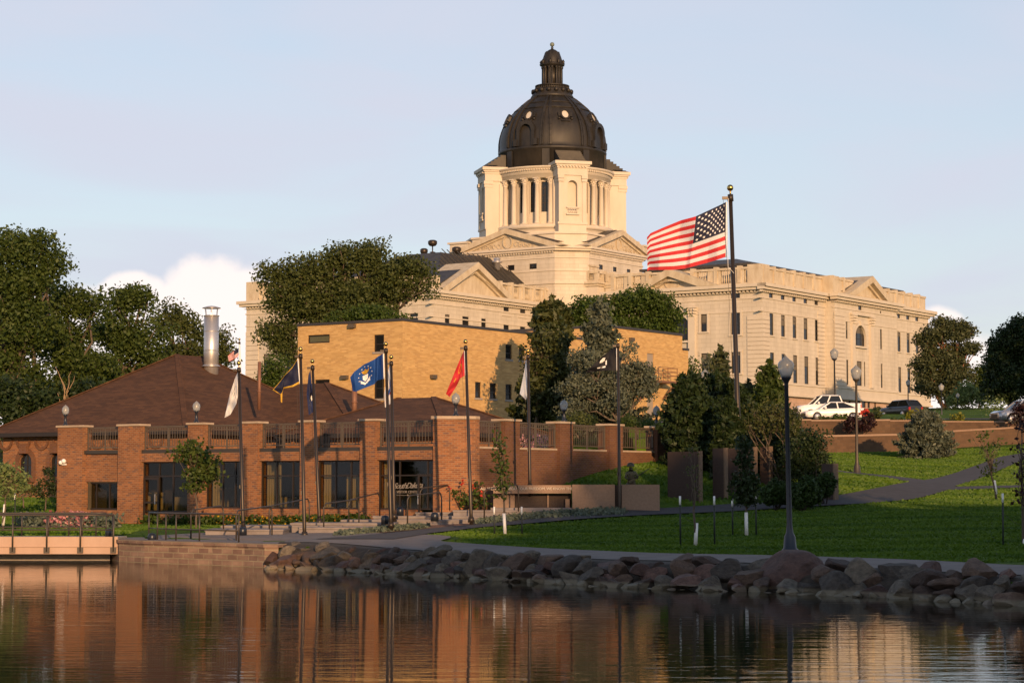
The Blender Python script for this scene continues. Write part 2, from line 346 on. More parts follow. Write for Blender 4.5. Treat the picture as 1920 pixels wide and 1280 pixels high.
# ---------------------------------------------------------------- foliage
def unit(n):
    v = RNG.normal(size=(n, 3)); return v / np.linalg.norm(v, axis=1)[:, None]
def cards(C, size, tint, flat=0., aspect=1.5, outward=None):
    """leaf-sized quads at the points C"""
    n = len(C); u = unit(n)
    if outward is not None: nrm = outward + unit(n) * .8; nrm /= np.linalg.norm(nrm, axis=1)[:, None]; u = np.cross(nrm, u); u /= np.linalg.norm(u, axis=1)[:, None] + 1e-9
    w = unit(n); w -= u * (w * u).sum(1)[:, None]; w /= np.linalg.norm(w, axis=1)[:, None] + 1e-9
    s = size * RNG.uniform(.6, 1.35, n)[:, None]; u = u * s * aspect * .5; w = w * s * .5
    V = np.stack([C - u, C - w * .9, C + u, C + w * .9], 1).reshape(-1, 3)
    return V, np.repeat(tint, 1)
def leafmesh(name, V, tint, mat, parent, org):
    n = len(V) // 4; me = bpy.data.meshes.new(name); me.vertices.add(4 * n); me.vertices.foreach_set('co', (V - np.array(org)).astype(np.float32).ravel())
    me.loops.add(4 * n); me.loops.foreach_set('vertex_index', np.arange(4 * n, dtype=np.int32)); me.polygons.add(n)
    me.polygons.foreach_set('loop_start', np.arange(0, 4 * n, 4, dtype=np.int32)); me.polygons.foreach_set('loop_total', np.full(n, 4, dtype=np.int32))
    at = me.attributes.new('tint', 'FLOAT', 'FACE'); at.data.foreach_set('value', np.clip(tint, 0, 1).astype(np.float32))
    me.materials.append(mat); me.update(calc_edges=True)
    o = bpy.data.objects.new(name, me); COL.objects.link(o); o.parent = parent; return o
def lobes_cloud(lobes, leaf, dens, clump=.55, fill=.35, per=16, droop=.0):
    """lobes: (x, y, z, rx, ry, rz). leaf clumps near the surface of uneven lobes, some inside, gaps between"""
    Cs, Ts, Os = [], [], []
    for (x, y, z, rx, ry, rz) in lobes:
        area = 4 * math.pi * ((rx * ry) ** 1.6 / 3 + (rx * rz) ** 1.6 / 3 + (ry * rz) ** 1.6 / 3) ** (1 / 1.6)
        nc = max(6, int(area * dens / per)); d = unit(nc); lump = np.zeros(nc)
        for k in range(7): q = unit(1)[0]; lump += .16 * RNG.uniform(.4, 1) * np.maximum(0, (d @ q)) ** 6 * 2.2 - .02
        r = np.minimum((RNG.uniform(0, 1, nc) ** fill) * (.86 + lump + RNG.normal(0, .04, nc)), 1.12); c = d * r[:, None] * np.array([rx, ry, rz]) + np.array([x, y, z])
        tc = RNG.uniform(.1, .9, nc); P = np.repeat(c, per, 0) + np.clip(RNG.normal(0, 1, (nc * per, 3)), -1.45, 1.45) * clump * np.array([1, 1, .7])
        P[:, 2] -= np.abs(RNG.normal(0, droop, nc * per)) if droop else 0
        Cs.append(P); Ts.append(np.clip(np.repeat(tc, per) * .6 + RNG.uniform(0, .4, nc * per), 0, 1)); Os.append(np.repeat(d, per, 0))
    return np.concatenate(Cs), np.concatenate(Ts), np.concatenate(Os)
def limb(mb, p0, p1, r0, r1, wig=.08, seg=6, n=5):
    p0, p1 = Vector(p0), Vector(p1); Ln = (p1 - p0).length; pts = []
    for i in range(n):
        t = i / (n - 1); q = p0.lerp(p1, t)
        if 0 < i < n - 1: q += Vector((random.uniform(-1, 1), random.uniform(-1, 1), random.uniform(-.5, .8))) * Ln * wig
        pts.append(q)
    mb.tube(pts, [r0 + (r1 - r0) * i / (n - 1) for i in range(n)], seg)
def sublobes(lobes):
    out = []
    for (x, y, z, rx, ry, rz) in lobes:
        if min(rx, rz) < .9: out.append((x, y, z, rx, ry, rz)); continue
        out.append((x, y, z, rx * .74, ry * .74, rz * .74)); n = 7 if min(rx, rz) < 2.2 else 12
        for d in unit(n):
            if d[2] < -.6: d[2] *= -.5
            k = RNG.uniform(.26, .46); m = RNG.uniform(.62, .84); out.append((x + d[0] * rx * m, y + d[1] * ry * m, z + d[2] * rz * m, rx * k, ry * k, rz * k * .85))
    return out
def leafy_tree(name, label, base, lobes, leaf=.34, dens=9., mat='green', tr=.3, group=None, clump=.55, fill=.35, bark='bark', fork=None, per=16, cat='tree', droop=0., extra=0, guard=None):
    leaf *= .74; t = thing(name, label, cat, base, group=group); b = Vector(base); w = MB()
    cx = sum(l[0] for l in lobes) / len(lobes); cy = sum(l[1] for l in lobes) / len(lobes); zl = min(l[2] - l[5] * .5 for l in lobes)
    fk = Vector(fork) if fork else Vector((b.x * .6 + cx * .4, b.y * .6 + cy * .4, b.z + (zl - b.z) * .8))
    limb(w, b - Vector((0, 0, .3)), fk, tr, tr * .75, .03, 8)
    for l in lobes:
        e = Vector(l[:3]); limb(w, fk - Vector((0, 0, tr)), e, tr * .5, tr * .12, .1)
        for k in range(3 + extra):
            d = unit(1)[0]; limb(w, fk.lerp(e, .65), e + Vector((d[0] * l[3], d[1] * l[4], abs(d[2]) * l[5])) * .8, tr * .2, tr * .05, .12, 5, 4)
    part('trunk', w, M[bark], t)
    C, T, O = lobes_cloud(sublobes(lobes), leaf, dens * 2.1, clump, fill, per, droop); V, T = cards(C, leaf, T, outward=O)
    leafmesh('crown', V, T, LF[mat], t, base)
    return t
def pxl(lobes, Y, k=1.):
    """survey of crown lobes: (px, py, half width px, half height px[, dY])"""
    out = []
    for l in lobes:
        y = Y + (l[4] if len(l) > 4 else 0); p = PY(l[0], l[1], y); s = y / FPX
        out.append((p[0], p[1], p[2], l[2] * s, l[2] * s * .9 * k, l[3] * s))
    return out
def conifer(name, label, base, H, R, mat='blue', leaf=.2, tiers=16, dens=1., group=None, tuft=34, profile=None, up=.15, tr=.22, irregular=.15, cat='tree'):
    t = thing(name, label, cat, base, group=group); w = MB(); b = np.array(base); limb(w, b - np.array([0, 0, .3]), b + np.array([0, 0, H * .97]), tr, .03, .0, 7)
    Cs, Ts = [], []
    prof = profile or (lambda u: (1 - u) ** .85)
    for k in range(tiers):
        u = (k + .3) / tiers; z = H * (.06 + .92 * u); r = R * prof(u); nb = max(5, int(13 * (.4 + r / R) * dens))
        for j in range(nb):
            a = 2 * math.pi * (j + RNG.uniform(-.35, .35)) / nb + k; rr = r * RNG.uniform(1 - irregular * 2, 1 + irregular); rise = RNG.uniform(-.25, up) * rr
            e = np.array([math.cos(a) * rr, math.sin(a) * rr, rise]); n = max(8, int(1.5 * tuft * (rr / R + .25)))
            q = RNG.uniform(.18, 1.02, n) ** .75; P = b + np.array([0, 0, z]) + q[:, None] * e; P[:, 2] += -.10 * rr * np.sin(q * 2.6)
            wd = .13 * R * (1.15 - q) + .05; P += RNG.normal(0, 1, (n, 3)) * wd[:, None] * np.array([1, 1, .45])
            Cs.append(P); Ts.append(np.clip(RNG.uniform(.1, .8) + RNG.normal(0, .15, n), 0, 1))
            if j % 3 == 0: w.tube([b + np.array([0, 0, z]), b + np.array([0, 0, z]) + e * .8], [.03, .01], 4)
    n = 60; P = b + np.stack([RNG.normal(0, .03 * R, n), RNG.normal(0, .03 * R, n), H * RNG.uniform(.93, 1.02, n)], 1); Cs.append(P); Ts.append(RNG.uniform(.3, .9, n))
    part('trunk', w, M['bark_dark'], t); C = np.concatenate(Cs); V, T = cards(C, leaf, np.concatenate(Ts), aspect=2.2); leafmesh('crown', V, T, LF[mat], t, base)
    return t
def shrub(name, label, base, lobes, mat, leaf=.1, dens=60., group=None, clump=.12, fill=.25, cat='shrub', per=10):
    t = thing(name, label, cat, base, group=group); w = MB()
    for l in lobes:
        for k in range(4):
            d = unit(1)[0]; w.tube([(base[0] + d[0] * .1, base[1] + d[1] * .1, base[2] - .1), (l[0] + d[0] * l[3] * .7, l[1] + d[1] * l[4] * .7, l[2] + abs(d[2]) * l[5] * .7)], [.025, .008], 5)
    part('stem', w, M['bark_dark'], t); C, T, O = lobes_cloud(lobes, leaf, dens, clump, fill, per); V, T = cards(C, leaf, T, outward=O)
    leafmesh('foliage', V, T, LF[mat], t, base); return t
# ================================================================= ground
def rbf(pts):
    P = np.array([(x, y) for x, y, z in pts]); Z = np.array([p[2] for p in pts]); n = len(P)
    def k(A, B):
        r = np.linalg.norm(A[:, None] - B[None], axis=2) + 1e-6; return r * r * np.log(r)
    K = k(P, P) + np.eye(n) * 25.; Q = np.c_[np.ones(n), P]; A = np.block([[K, Q], [Q.T, np.zeros((3, 3))]])
    w = np.linalg.solve(A, np.r_[Z, 0, 0, 0]); return lambda X: k(X, P) @ w[:n] + np.c_[np.ones(len(X)), X] @ w[n:]
cp = [PY(*q) for q in [(0, 1000, 88), (240, 990, 88), (450, 995, 88), (240, 975, 106), (450, 975, 101), (700, 975, 97), (700, 1010, 78), (860, 972, 92),
     (1070, 955, 92), (1235, 950, 95), (1150, 868, 103), (1240, 857, 108), (1010, 905, 98), (947, 1003, 78), (1305, 1022, 70),
     (1400, 1005, 75), (1900, 1000, 72), (1700, 962, 85), (1440, 955, 93), (1560, 946, 95), (1650, 935, 100), (1760, 905, 110), (1900, 865, 128), (1600, 891, 116), (1800, 914, 106), (1920, 912, 106),
     (1560, 853, 138), (1700, 848, 140), (1800, 842, 140), (1920, 835, 142), (0, 945, 112), (100, 945, 112), (60, 930, 124), (866, 990, 85), (1196, 968, 90), (1400, 957, 94), (640, 1012, 75)]]
cp += [(-4, 71, .65), (0, 66, .62), (4, 62, .6), (8, 58, .6), (12, 54, .6), (20, 48, .6), (40, 38, .6), (-11, 79, .75), (-30, 90, .9), (-60, 95, 1.5), (-60, 130, 4), (-40, 165, 5), (-10, 165, 7), (-60, 300, 10),
       (0, 300, 11), (70, 300, 11), (90, 150, 6), (70, 110, 4), (60, 80, 2.2), (14, 122, 4.4), (12, 150, 5.5)]
_low = rbf(cp)
SH = [(-90, 86), (-30, 85.6), (-16.6, 85.2), (-15.2, 82), (-14.4, 80), (-12.9, 79.2), (-10.4, 76.8), (-9.0, 75.2), (-8.0, 72.4), (-4.5, 69), (0, 63), (3.5, 59), (6.8, 56.6), (9.9, 53.3), (12, 50), (16, 46), (25, 40), (60, 26), (140, 10)]
def shore(x): return np.interp(x, [p[0] for p in SH], [p[1] for p in SH])
def Hlow(X):
    X = np.asarray(X, float); z = _low(X); d = X[:, 1] - shore(X[:, 0])
    far = np.clip((X[:, 1] - 250) / 100, 0, 1); z = z * (1 - far) + 9. * far
    t = np.clip((d + 1.2) / 2.9, 0, 1); t = t * t * (3 - 2 * t); return -1.6 * (1 - t) + np.clip(z, .5, 12) * t
_up = rbf([(10, 140, 6.4), (20, 146, 7.0), (35, 150, 7.25), (50, 150, 7.3), (20, 160, 7.7), (35, 162, 7.8), (55, 160, 7.5), (25, 172, 8.0), (45, 172, 8.1), (50, 220, 10.6), (20, 220, 10.2),
            (80, 220, 10.6), (70, 300, 13.6), (30, 300, 13.4), (76, 355, 15.2), (110, 300, 13.6), (110, 360, 15.2), (140, 160, 7.5), (150, 300, 13.6), (0, 180, 8)])
def Hup(X):
    X = np.asarray(X, float); z = _up(X); far = np.clip((X[:, 1] - 330) / 80, 0, 1); return np.clip(z, 6, 15.3) * (1 - far) + 15.2 * far
def hz(x, y): return float(Hlow([(x, y)])[0])
def hu(x, y): return float(Hup([(x, y)])[0])
def sheet(name, xs, ys, H, mat, dz=0, kind='structure'):
    X, Y = np.meshgrid(xs, ys); P = np.c_[X.ravel(), Y.ravel()]; Z = H(P) + dz; nx, ny = len(xs), len(ys); me = bpy.data.meshes.new(name)
    f = [(j * nx + i, j * nx + i + 1, (j + 1) * nx + i + 1, (j + 1) * nx + i) for j in range(ny - 1) for i in range(nx - 1)]
    me.from_pydata(np.c_[P, Z].tolist(), [], f); me.materials.append(mat); me.polygons.foreach_set('use_smooth', [True] * len(f)); me.update()
    o = bpy.data.objects.new(name, me); COL.objects.link(o); o['kind'] = kind; return o
xs = np.r_[np.linspace(-900, -100, 9), np.arange(-88, 80, 1.), np.linspace(80, 900, 20)]
ys = np.r_[np.arange(8, 45, 4.), np.arange(45, 180, .8), np.linspace(182, 330, 30), np.linspace(400, 2600, 8)]
sheet('ground', xs, ys, Hlow, M['grass'])
WALLY = lambda x: np.interp(x, [8, 20.5, 26, 34.8, 60, 200], [139.5, 140, 140.6, 144.6, 149, 170])
# upper lawn starts behind the retaining walls
def upsheet():
    us = np.r_[7.9, np.linspace(8, 70, 80), np.linspace(74, 900, 14)]; ts = np.r_[0, 6.2, 6.21, np.linspace(7, 60, 50), np.linspace(66, 260, 40), np.linspace(300, 2500, 8)]
    V, F = [], []
    for j, t in enumerate(ts):
        P = np.c_[us, WALLY(us) + .3 + t]; z = Hup(P)
        if j == 0: z = np.full(len(us), 5.86)
        if j == 1: z = np.full(len(us), 6.1)
        if j == 0: V += np.c_[P, z - 2.2].tolist(); V += np.c_[P + [0, .01], z].tolist(); continue
        z[0] = 4. if j > 1 else z[0]
        V += np.c_[P, z].tolist()
    n = len(us); F = [(j * n + i, j * n + i + 1, (j + 1) * n + i + 1, (j + 1) * n + i) for j in range(len(ts)) for i in range(n - 1)]
    me = bpy.data.meshes.new('upper_lawn'); me.from_pydata(V, [], F); me.materials.append(M['grass']); me.update()
    o = bpy.data.objects.new('upper_lawn', me); COL.objects.link(o); o['kind'] = 'structure'
upsheet()
STRIPS = []
def strip(name, pts, mat, dz=.045, H=Hlow, kind='structure', step=.7, cross=5):
    STRIPS.append(np.array(pts, float))
    """pts: (x, y, half width) along a centre line"""
    P = np.array(pts, float); seg = np.r_[0, np.cumsum(np.linalg.norm(np.diff(P[:, :2], axis=0), axis=1))]; n = int(seg[-1] / step) + 2
    t = np.linspace(0, seg[-1], n * 3)
    C = np.c_[[np.interp(t, seg, P[:, i]) for i in range(3)]].T
    k = np.ones(7) / 7; pad = np.vstack([np.repeat(C[:1], 3, 0), C, np.repeat(C[-1:], 3, 0)]); C = np.c_[[np.convolve(pad[:, i], k, 'valid') for i in range(3)]].T[::3]
    d = np.gradient(C[:, :2], axis=0); d /= np.linalg.norm(d, axis=1)[:, None]; nn = np.c_[-d[:, 1], d[:, 0]]; V = []
    for i in range(len(C)):
        for j in range(cross): V.append(C[i, :2] + nn[i] * C[i, 2] * (1 - 2 * j / (cross - 1)))
    V = np.array(V); Z = H(V) + dz; F = [(i * cross + j, i * cross + j + 1, (i + 1) * cross + j + 1, (i + 1) * cross + j) for i in range(len(C) - 1) for j in range(cross - 1)]
    me = bpy.data.meshes.new(name); me.from_pydata(np.c_[V, Z].tolist(), [], F); me.materials.append(mat); me.polygons.foreach_set('use_smooth', [True] * len(F)); me.update()
    o = bpy.data.objects.new(name, me); COL.objects.link(o); o['kind'] = kind; return o
def xy(px, Y): return ((px - 960) / FPX * Y * 1.0, Y)
shore_pts = [(x, float(shore(x)) + 5.3, 1.55) for x in (-6.0, -4, 0, 3.5, 6.8, 9.9, 12, 16, 25, 45)]
strip('shore_path', [(-13, 83.6, 2.0), (-11, 82.2, 3.0), (-7.5, 79, 3.8), (-5, 76.5, 3.2)] + shore_pts[1:], M['path'], dz=.05)
strip('plaza_path', [(*xy(660, 76), 1.6), (*xy(760, 80.5), 1.0), (*xy(866, 85), .9), (*xy(1040, 88.5), .9), (*xy(1196, 91), 1.0), (*xy(1300, 92.6), 1.2), (*xy(1400, 94), 1.2), (*xy(1500, 95), 1.1),
      (*xy(1580, 96.5), 1.3), (*xy(1650, 99.5), 1.6), (*xy(1710, 103.5), 1.5), (*xy(1760, 109), 1.2), (*xy(1830, 119), .95), (*xy(1900, 131), .9), (*xy(1990, 137), .9)], M['asphalt'], dz=.07)
strip('lawn_path', [(*xy(1680, 102.5), 1.0), (*xy(1760, 104.5), .8), (*xy(1850, 105.5), .8), (*xy(1990, 106.5), .8)], M['asphalt'], dz=.075)
strip('upper_path', [(*xy(1745, 107.5), .8), (*xy(1690, 112), .8), (*xy(1640, 114.5), .8), (*xy(1560, 116), .8), (*xy(1440, 117), .8)], M['asphalt'], dz=.075)
strip('car_park_road', [(8, 168, 10), (30, 169, 10), (60, 169, 10), (120, 172, 10)], M['asphalt'], dz=.05, H=Hup)
strip('mulch_bed', [(*xy(610, 80.5), .9), (*xy(700, 84), 1.0), (*xy(800, 87), 1.0), (*xy(900, 89.3), 1.1), (*xy(1000, 90.4), 1.0), (*xy(1120, 92.4), 1.0), (*xy(1240, 94.2), 1.1)], M['mulch'], dz=.03)
M['bank_soil'] = simple('bank_soil', (.025, .018, .013), .95, c2=(.06, .045, .032), scale=6, bump=.6)
strip('shore_bank', [(x, float(shore(x)) + 1.1, 2.0) for x in (-8.6, -7.5, -6, -4, 0, 3.5, 6.8, 9.9, 12, 16, 25, 45)], M['bank_soil'], dz=.03, step=.5, cross=9)
# water
def watermat():
    m, nt, b = newmat('lake_water'); b.inputs['Base Color'].default_value = (.010, .011, .006, 1); b.inputs['Roughness'].default_value = .02; b.inputs['IOR'].default_value = 1.27; b.inputs['Specular Tint'].default_value = (.72, .67, .48, 1)
    v = coords(nt, 'Object', (.55, 2.4, 1)); n1 = N(nt, 'ShaderNodeTexNoise', Scale=1., Detail=4., Roughness=.55, Distortion=.6); L(nt, v, n1.inputs['Vector'])
    v2 = coords(nt, 'Object', (.05, .09, 1)); n2 = N(nt, 'ShaderNodeTexNoise', Scale=1., Detail=2.); L(nt, v2, n2.inputs['Vector'])
    r = N(nt, 'ShaderNodeMapRange'); r.inputs['From Min'].default_value = .38; r.inputs['From Max'].default_value = .68; r.inputs['To Min'].default_value = .35; r.inputs['To Max'].default_value = 1.; L(nt, n2.outputs['Fac'], r.inputs['Value'])
    mu = N(nt, 'ShaderNodeMath', operation='MULTIPLY'); L(nt, n1.outputs['Fac'], mu.inputs[0]); L(nt, r.outputs['Result'], mu.inputs[1])
    bp = N(nt, 'ShaderNodeBump', Strength=1., Distance=.0085); L(nt, mu.outputs[0], bp.inputs['Height']); L(nt, bp.outputs['Normal'], b.inputs['Normal']); return m
mb = MB(); mb.quad((-900, -500, 0), (900, -500, 0), (900, 120, 0), (-900, 120, 0))
w = solo('lake_water', mb, watermat(), None, None, kind='structure')
# our own bank behind the camera, where the trees that shade the far lawn grow
mb = MB(); mb.box(-400, 600, -300, -6, -1, .5); solo('near_bank', mb, M['grass'], None, None, kind='structure')

# ================================================================= stones on the shore
def boulder_mesh(i, mat, lo=.44, hi=.88):
    rng = np.random.default_rng(100 + i); import bmesh
    bm = bmesh.new(); bmesh.ops.create_icosphere(bm, subdivisions=4, radius=1.)
    ds = [np.array(x) / np.linalg.norm(x) for x in rng.normal(size=(11, 3))]; hs = rng.uniform(lo, hi, 11)
    for v in bm.verts:
        p = np.array(v.co); 
        for d, h in zip(ds, hs):
            q = p @ d
            if q > h: p = p - d * (q - h) * .96
        p *= 1 + .035 * math.sin(p[0] * 7 + i) * math.sin(p[1] * 6) + .012 * math.sin(p[2] * 23 + i) * math.sin(p[0] * 19) + .004 * rng.normal(); v.co = p
    me = bpy.data.meshes.new('boulder'); bm.to_mesh(me); bm.free(); me.materials.append(mat)
    me.polygons.foreach_set('use_smooth', [False] * len(me.polygons)); return me
def stonemat(name, c1, c2, wet):
    m, nt, b = newmat(name); b.inputs['Roughness'].default_value = .85
    v = coords(nt, 'Object', (1, 1, 1)); oi = N(nt, 'ShaderNodeObjectInfo'); n = N(nt, 'ShaderNodeTexNoise', Scale=3., Detail=7., Roughness=.7)
    n.noise_dimensions = '4D'; L(nt, v, n.inputs['Vector']); L(nt, oi.outputs['Random'], n.inputs['W'])
    r = N(nt, 'ShaderNodeValToRGB'); r.color_ramp.elements[0].position = .35; r.color_ramp.elements[1].position = .7; r.color_ramp.elements[0].color = c4(c1); r.color_ramp.elements[1].color = c4(c2)
    L(nt, n.outputs['Fac'], r.inputs['Fac'])
    r2 = N(nt, 'ShaderNodeValToRGB'); r2.color_ramp.elements[0].color = (.5, .46, .46, 1); r2.color_ramp.elements[1].color = (1.35, 1.3, 1.2, 1); L(nt, oi.outputs['Random'], r2.inputs['Fac'])
    mx = N(nt, 'ShaderNodeMix', data_type='RGBA', blend_type='MULTIPLY'); mx.inputs['Factor'].default_value = 1; L(nt, r.outputs['Color'], mx.inputs['A']); L(nt, r2.outputs['Color'], mx.inputs['B'])
    # pale dried-silt line just above the water
    g = N(nt, 'ShaderNodeNewGeometry'); sx = N(nt, 'ShaderNodeSeparateXYZ'); L(nt, g.outputs['Position'], sx.inputs[0])
    ml = N(nt, 'ShaderNodeMapRange'); ml.inputs['From Min'].default_value = .10; ml.inputs['From Max'].default_value = .16; ml.inputs['To Min'].default_value = .75; ml.inputs['To Max'].default_value = 0.; L(nt, sx.outputs['Z'], ml.inputs['Value'])
    m2 = N(nt, 'ShaderNodeMix', data_type='RGBA'); m2.inputs['B'].default_value = c4(wet); L(nt, ml.outputs['Result'], m2.inputs['Factor']); L(nt, mx.outputs['Result'], m2.inputs['A'])
    L(nt, m2.outputs['Result'], b.inputs['Base Color'])
    bp = N(nt, 'ShaderNodeBump', Strength=.9, Distance=.08); L(nt, n.outputs['Fac'], bp.inputs['Height']); L(nt, bp.outputs['Normal'], b.inputs['Normal']); return m
ms = [stonemat('fieldstone_brown', (.055, .036, .028), (.14, .095, .072), (.22, .19, .13)), stonemat('fieldstone_grey', (.05, .043, .036), (.17, .145, .115), (.23, .20, .14)), stonemat('fieldstone_rose', (.06, .036, .032), (.16, .095, .08), (.22, .18, .13))]
BM = [boulder_mesh(i, ms[(0, 1, 1, 0, 2)[i % 5]]) for i in range(16)]
nb_ = 0; BIG = boulder_mesh(40, ms[2], .8, .97)
def boulder(x, y, z, s, label, group='boulders lining the shore', me=None, rot=None):
    global nb_
    if s > .9: me = BIG
    o = bpy.data.objects.new('boulder', me or BM[random.randrange(16)]); COL.objects.link(o); nb_ += 1; o.location = (x, y, z)
    o.scale = (s * random.uniform(.95, 1.3), s * random.uniform(.8, 1.05), s * random.uniform(.6, .82)); o.rotation_euler = rot or (random.uniform(-.4, .4), random.uniform(-.4, .4), random.uniform(0, 6.3))
    return tag(o, label, 'boulder', group)
BL = 'ordinary grey-brown boulder among the loose stones lining the shore below the path'
SPECIAL = [(1487, 1072, 57.6, .94, 'largest round reddish boulder on the bank, directly in front of the big lamp post'), (1370, 1068, 58.6, .62, 'pale angular boulder just left of the largest boulder, streaked with light veins'),
           (1612, 1070, 55.8, .66, 'leaning oval reddish boulder right of the largest boulder'), (935, 1078, 63.6, .55, 'pale pointed boulder standing forward at the waterline near the middle of the bank'),
           (1140, 1066, 61.6, .66, 'broad flat-topped dark boulder in the middle of the bank'), (1715, 1080, 53.9, .5, 'dark upright bluish boulder on the right part of the bank'), (515, 1048, 73.6, .5, 'pale streaked boulder lying against the end of the sandstone wall')]
spx = []
for (px, py, Y, s, lb) in SPECIAL:
    p = PY(px, py, Y); boulder(p[0], p[1], p[2] - s * .1, s, lb, None); spx.append((p[0], p[1], s))
for row, (off, zz, s0, s1, st) in enumerate([(-.3, -.04, .14, .34, .44), (.25, .12, .26, .46, .62), (1.0, .34, .30, .50, .66), (1.8, .58, .24, .46, .74)]):
    x = -8.4
    while x < 16.5:
        sl = (float(shore(x + .5)) - float(shore(x - .5))); stp = st / math.sqrt(1 + sl * sl) * random.uniform(.75, 1.2); x += stp; s = random.uniform(s0, s1) * (1.16 if x > 4.5 and row else 1.); x += .12 if x > 4.5 and row else 0
        if random.random() < .1 and row in (1, 2): s *= 1.35
        y = float(shore(x)) + off + random.uniform(-.22, .22)
        if any((x - a) ** 2 + (y - b) ** 2 < (q * .95) ** 2 for a, b, q in spx): continue
        boulder(x, y, zz + random.uniform(-.08, .1), s, BL)

# ================================================================= sky, sun, camera
SUN_AZ = math.radians(14); SUN_EL = math.radians(11.5)
S = Vector((math.sin(SUN_AZ) * math.cos(SUN_EL), -math.cos(SUN_AZ) * math.cos(SUN_EL), math.sin(SUN_EL)))
ld = bpy.data.lights.new('sun', 'SUN'); ld.energy = 4.2; ld.angle = math.radians(.53); ld.color = (1., .605, .305)
lo = bpy.data.objects.new('sun', ld); COL.objects.link(lo); lo.rotation_euler = S.to_track_quat('Z', 'Y').to_euler()
W = bpy.data.worlds.new('World'); SC.world = W; W.use_nodes = True; nt = W.node_tree; bg = nt.nodes['Background']
sky = N(nt, 'ShaderNodeTexSky', sky_type='NISHITA'); sky.sun_disc = False; sky.sun_elevation = SUN_EL; sky.sun_rotation = math.atan2(S.x, S.y)
sky.air_density = 1.; sky.dust_density = 1.; sky.ozone_density = 1.4
bg.inputs['Strength'].default_value = .13
tc = N(nt, 'ShaderNodeTexCoord'); sx = N(nt, 'ShaderNodeSeparateXYZ'); L(nt, tc.outputs['Generated'], sx.inputs[0])
def mt(op, a, b=None, c=None):
    n = N(nt, 'ShaderNodeMath', operation=op)
    for i, q in enumerate((a, b, c)):
        if q is None: continue
        if isinstance(q, (int, float)): n.inputs[i].default_value = q
        else: L(nt, q, n.inputs[i])
    return n.outputs[0]
def mixc(f, a, b, bl='MIX'):
    n = N(nt, 'ShaderNodeMix', data_type='RGBA', blend_type=bl)
    for k, q in (('Factor', f), ('A', a), ('B', b)):
        if isinstance(q, (int, float)): n.inputs[k].default_value = q
        elif isinstance(q, tuple): n.inputs[k].default_value = c4(q)
        else: L(nt, q, n.inputs[k])
    return n.outputs['Result']
# thin high veil
yy = mt('MAXIMUM', sx.outputs['Y'], .05); az = mt('DIVIDE', sx.outputs['X'], yy); el = mt('DIVIDE', sx.outputs['Z'], yy)
el0 = mt('MAXIMUM', mt('ABSOLUTE', sx.outputs['Z']), .03); vx = mt('DIVIDE', sx.outputs['X'], mt('ADD', el0, .12)); vy = mt('DIVIDE', sx.outputs['Y'], mt('ADD', el0, .12))
cv = N(nt, 'ShaderNodeCombineXYZ'); L(nt, vx, cv.inputs[0]); L(nt, vy, cv.inputs[1])
nv = N(nt, 'ShaderNodeTexNoise', Scale=1.15, Detail=5., Roughness=.5, Distortion=.5); L(nt, cv.outputs[0], nv.inputs['Vector'])
mr = N(nt, 'ShaderNodeMapRange'); mr.interpolation_type = 'SMOOTHSTEP'; mr.inputs['From Min'].default_value = .32; mr.inputs['From Max'].default_value = .68; mr.inputs['To Min'].default_value = .56; mr.inputs['To Max'].default_value = .95; L(nt, nv.outputs['Fac'], mr.inputs['Value'])
VEIL = (4.1, 4.22, 4.95)
ov = N(nt, 'ShaderNodeMapRange'); ov.interpolation_type = 'SMOOTHSTEP'; ov.inputs['From Min'].default_value = .27; ov.inputs['From Max'].default_value = .62; ov.inputs['To Min'].default_value = 1.; ov.inputs['To Max'].default_value = .12; L(nt, sx.outputs['Z'], ov.inputs['Value'])
skyc = mixc(mt('MULTIPLY', mr.outputs['Result'], ov.outputs['Result']), sky.outputs['Color'], VEIL)
# heaped clouds low over the horizon: (azimuth, elevation, width, height) as tangents
blobs = [(-.205, .065, .045, .030), (-.178, .088, .020, .014), (-.155, .075, .035, .024), (-.140, .075, .035, .035), (-.1225, .08, .030, .0265), (-.10, .05, .06, .04), (-.24, .06, .03, .035), (-.17, .03, .12, .055),
         (.200, .068, .016, .017), (.212, .058, .014, .014), (.19, .05, .05, .03), (.245, .045, .03, .022), (.3, .05, .05, .04), (-.32, .06, .06, .045)]
ca = N(nt, 'ShaderNodeCombineXYZ'); L(nt, az, ca.inputs[0]); L(nt, el, ca.inputs[1])
nn_ = N(nt, 'ShaderNodeTexNoise', Scale=55., Detail=5., Roughness=.55); L(nt, ca.outputs[0], nn_.inputs['Vector'])
wob = mt('MULTIPLY', mt('SUBTRACT', nn_.outputs['Fac'], .5), .9); tot = None
for (cx, cy, w_, h_) in blobs:
    dx = mt('DIVIDE', mt('SUBTRACT', az, cx), w_); dy = mt('DIVIDE', mt('SUBTRACT', el, cy), h_)
    d = mt('SUBTRACT', 1., mt('ADD', mt('MULTIPLY', dx, dx), mt('MULTIPLY', dy, dy))); tot = d if tot is None else mt('MAXIMUM', tot, d)
dens_ = mt('ADD', tot, wob); mr2 = N(nt, 'ShaderNodeMapRange'); mr2.interpolation_type = 'SMOOTHSTEP'; mr2.inputs['From Min'].default_value = -.06; mr2.inputs['From Max'].default_value = .45; L(nt, dens_, mr2.inputs['Value'])
front = N(nt, 'ShaderNodeMapRange'); front.inputs['From Min'].default_value = .1; front.inputs['From Max'].default_value = .2; L(nt, sx.outputs['Y'], front.inputs['Value'])
cm = mt('MULTIPLY', mr2.outputs['Result'], mt('MULTIPLY', front.outputs['Result'], .93))
CLOUD = (6.7, 6.0, 5.7)
fin = mixc(cm, skyc, CLOUD)
L(nt, fin, bg.inputs['Color'])
cd = bpy.data.cameras.new('camera'); co = bpy.data.objects.new('camera', cd); COL.objects.link(co); SC.camera = co
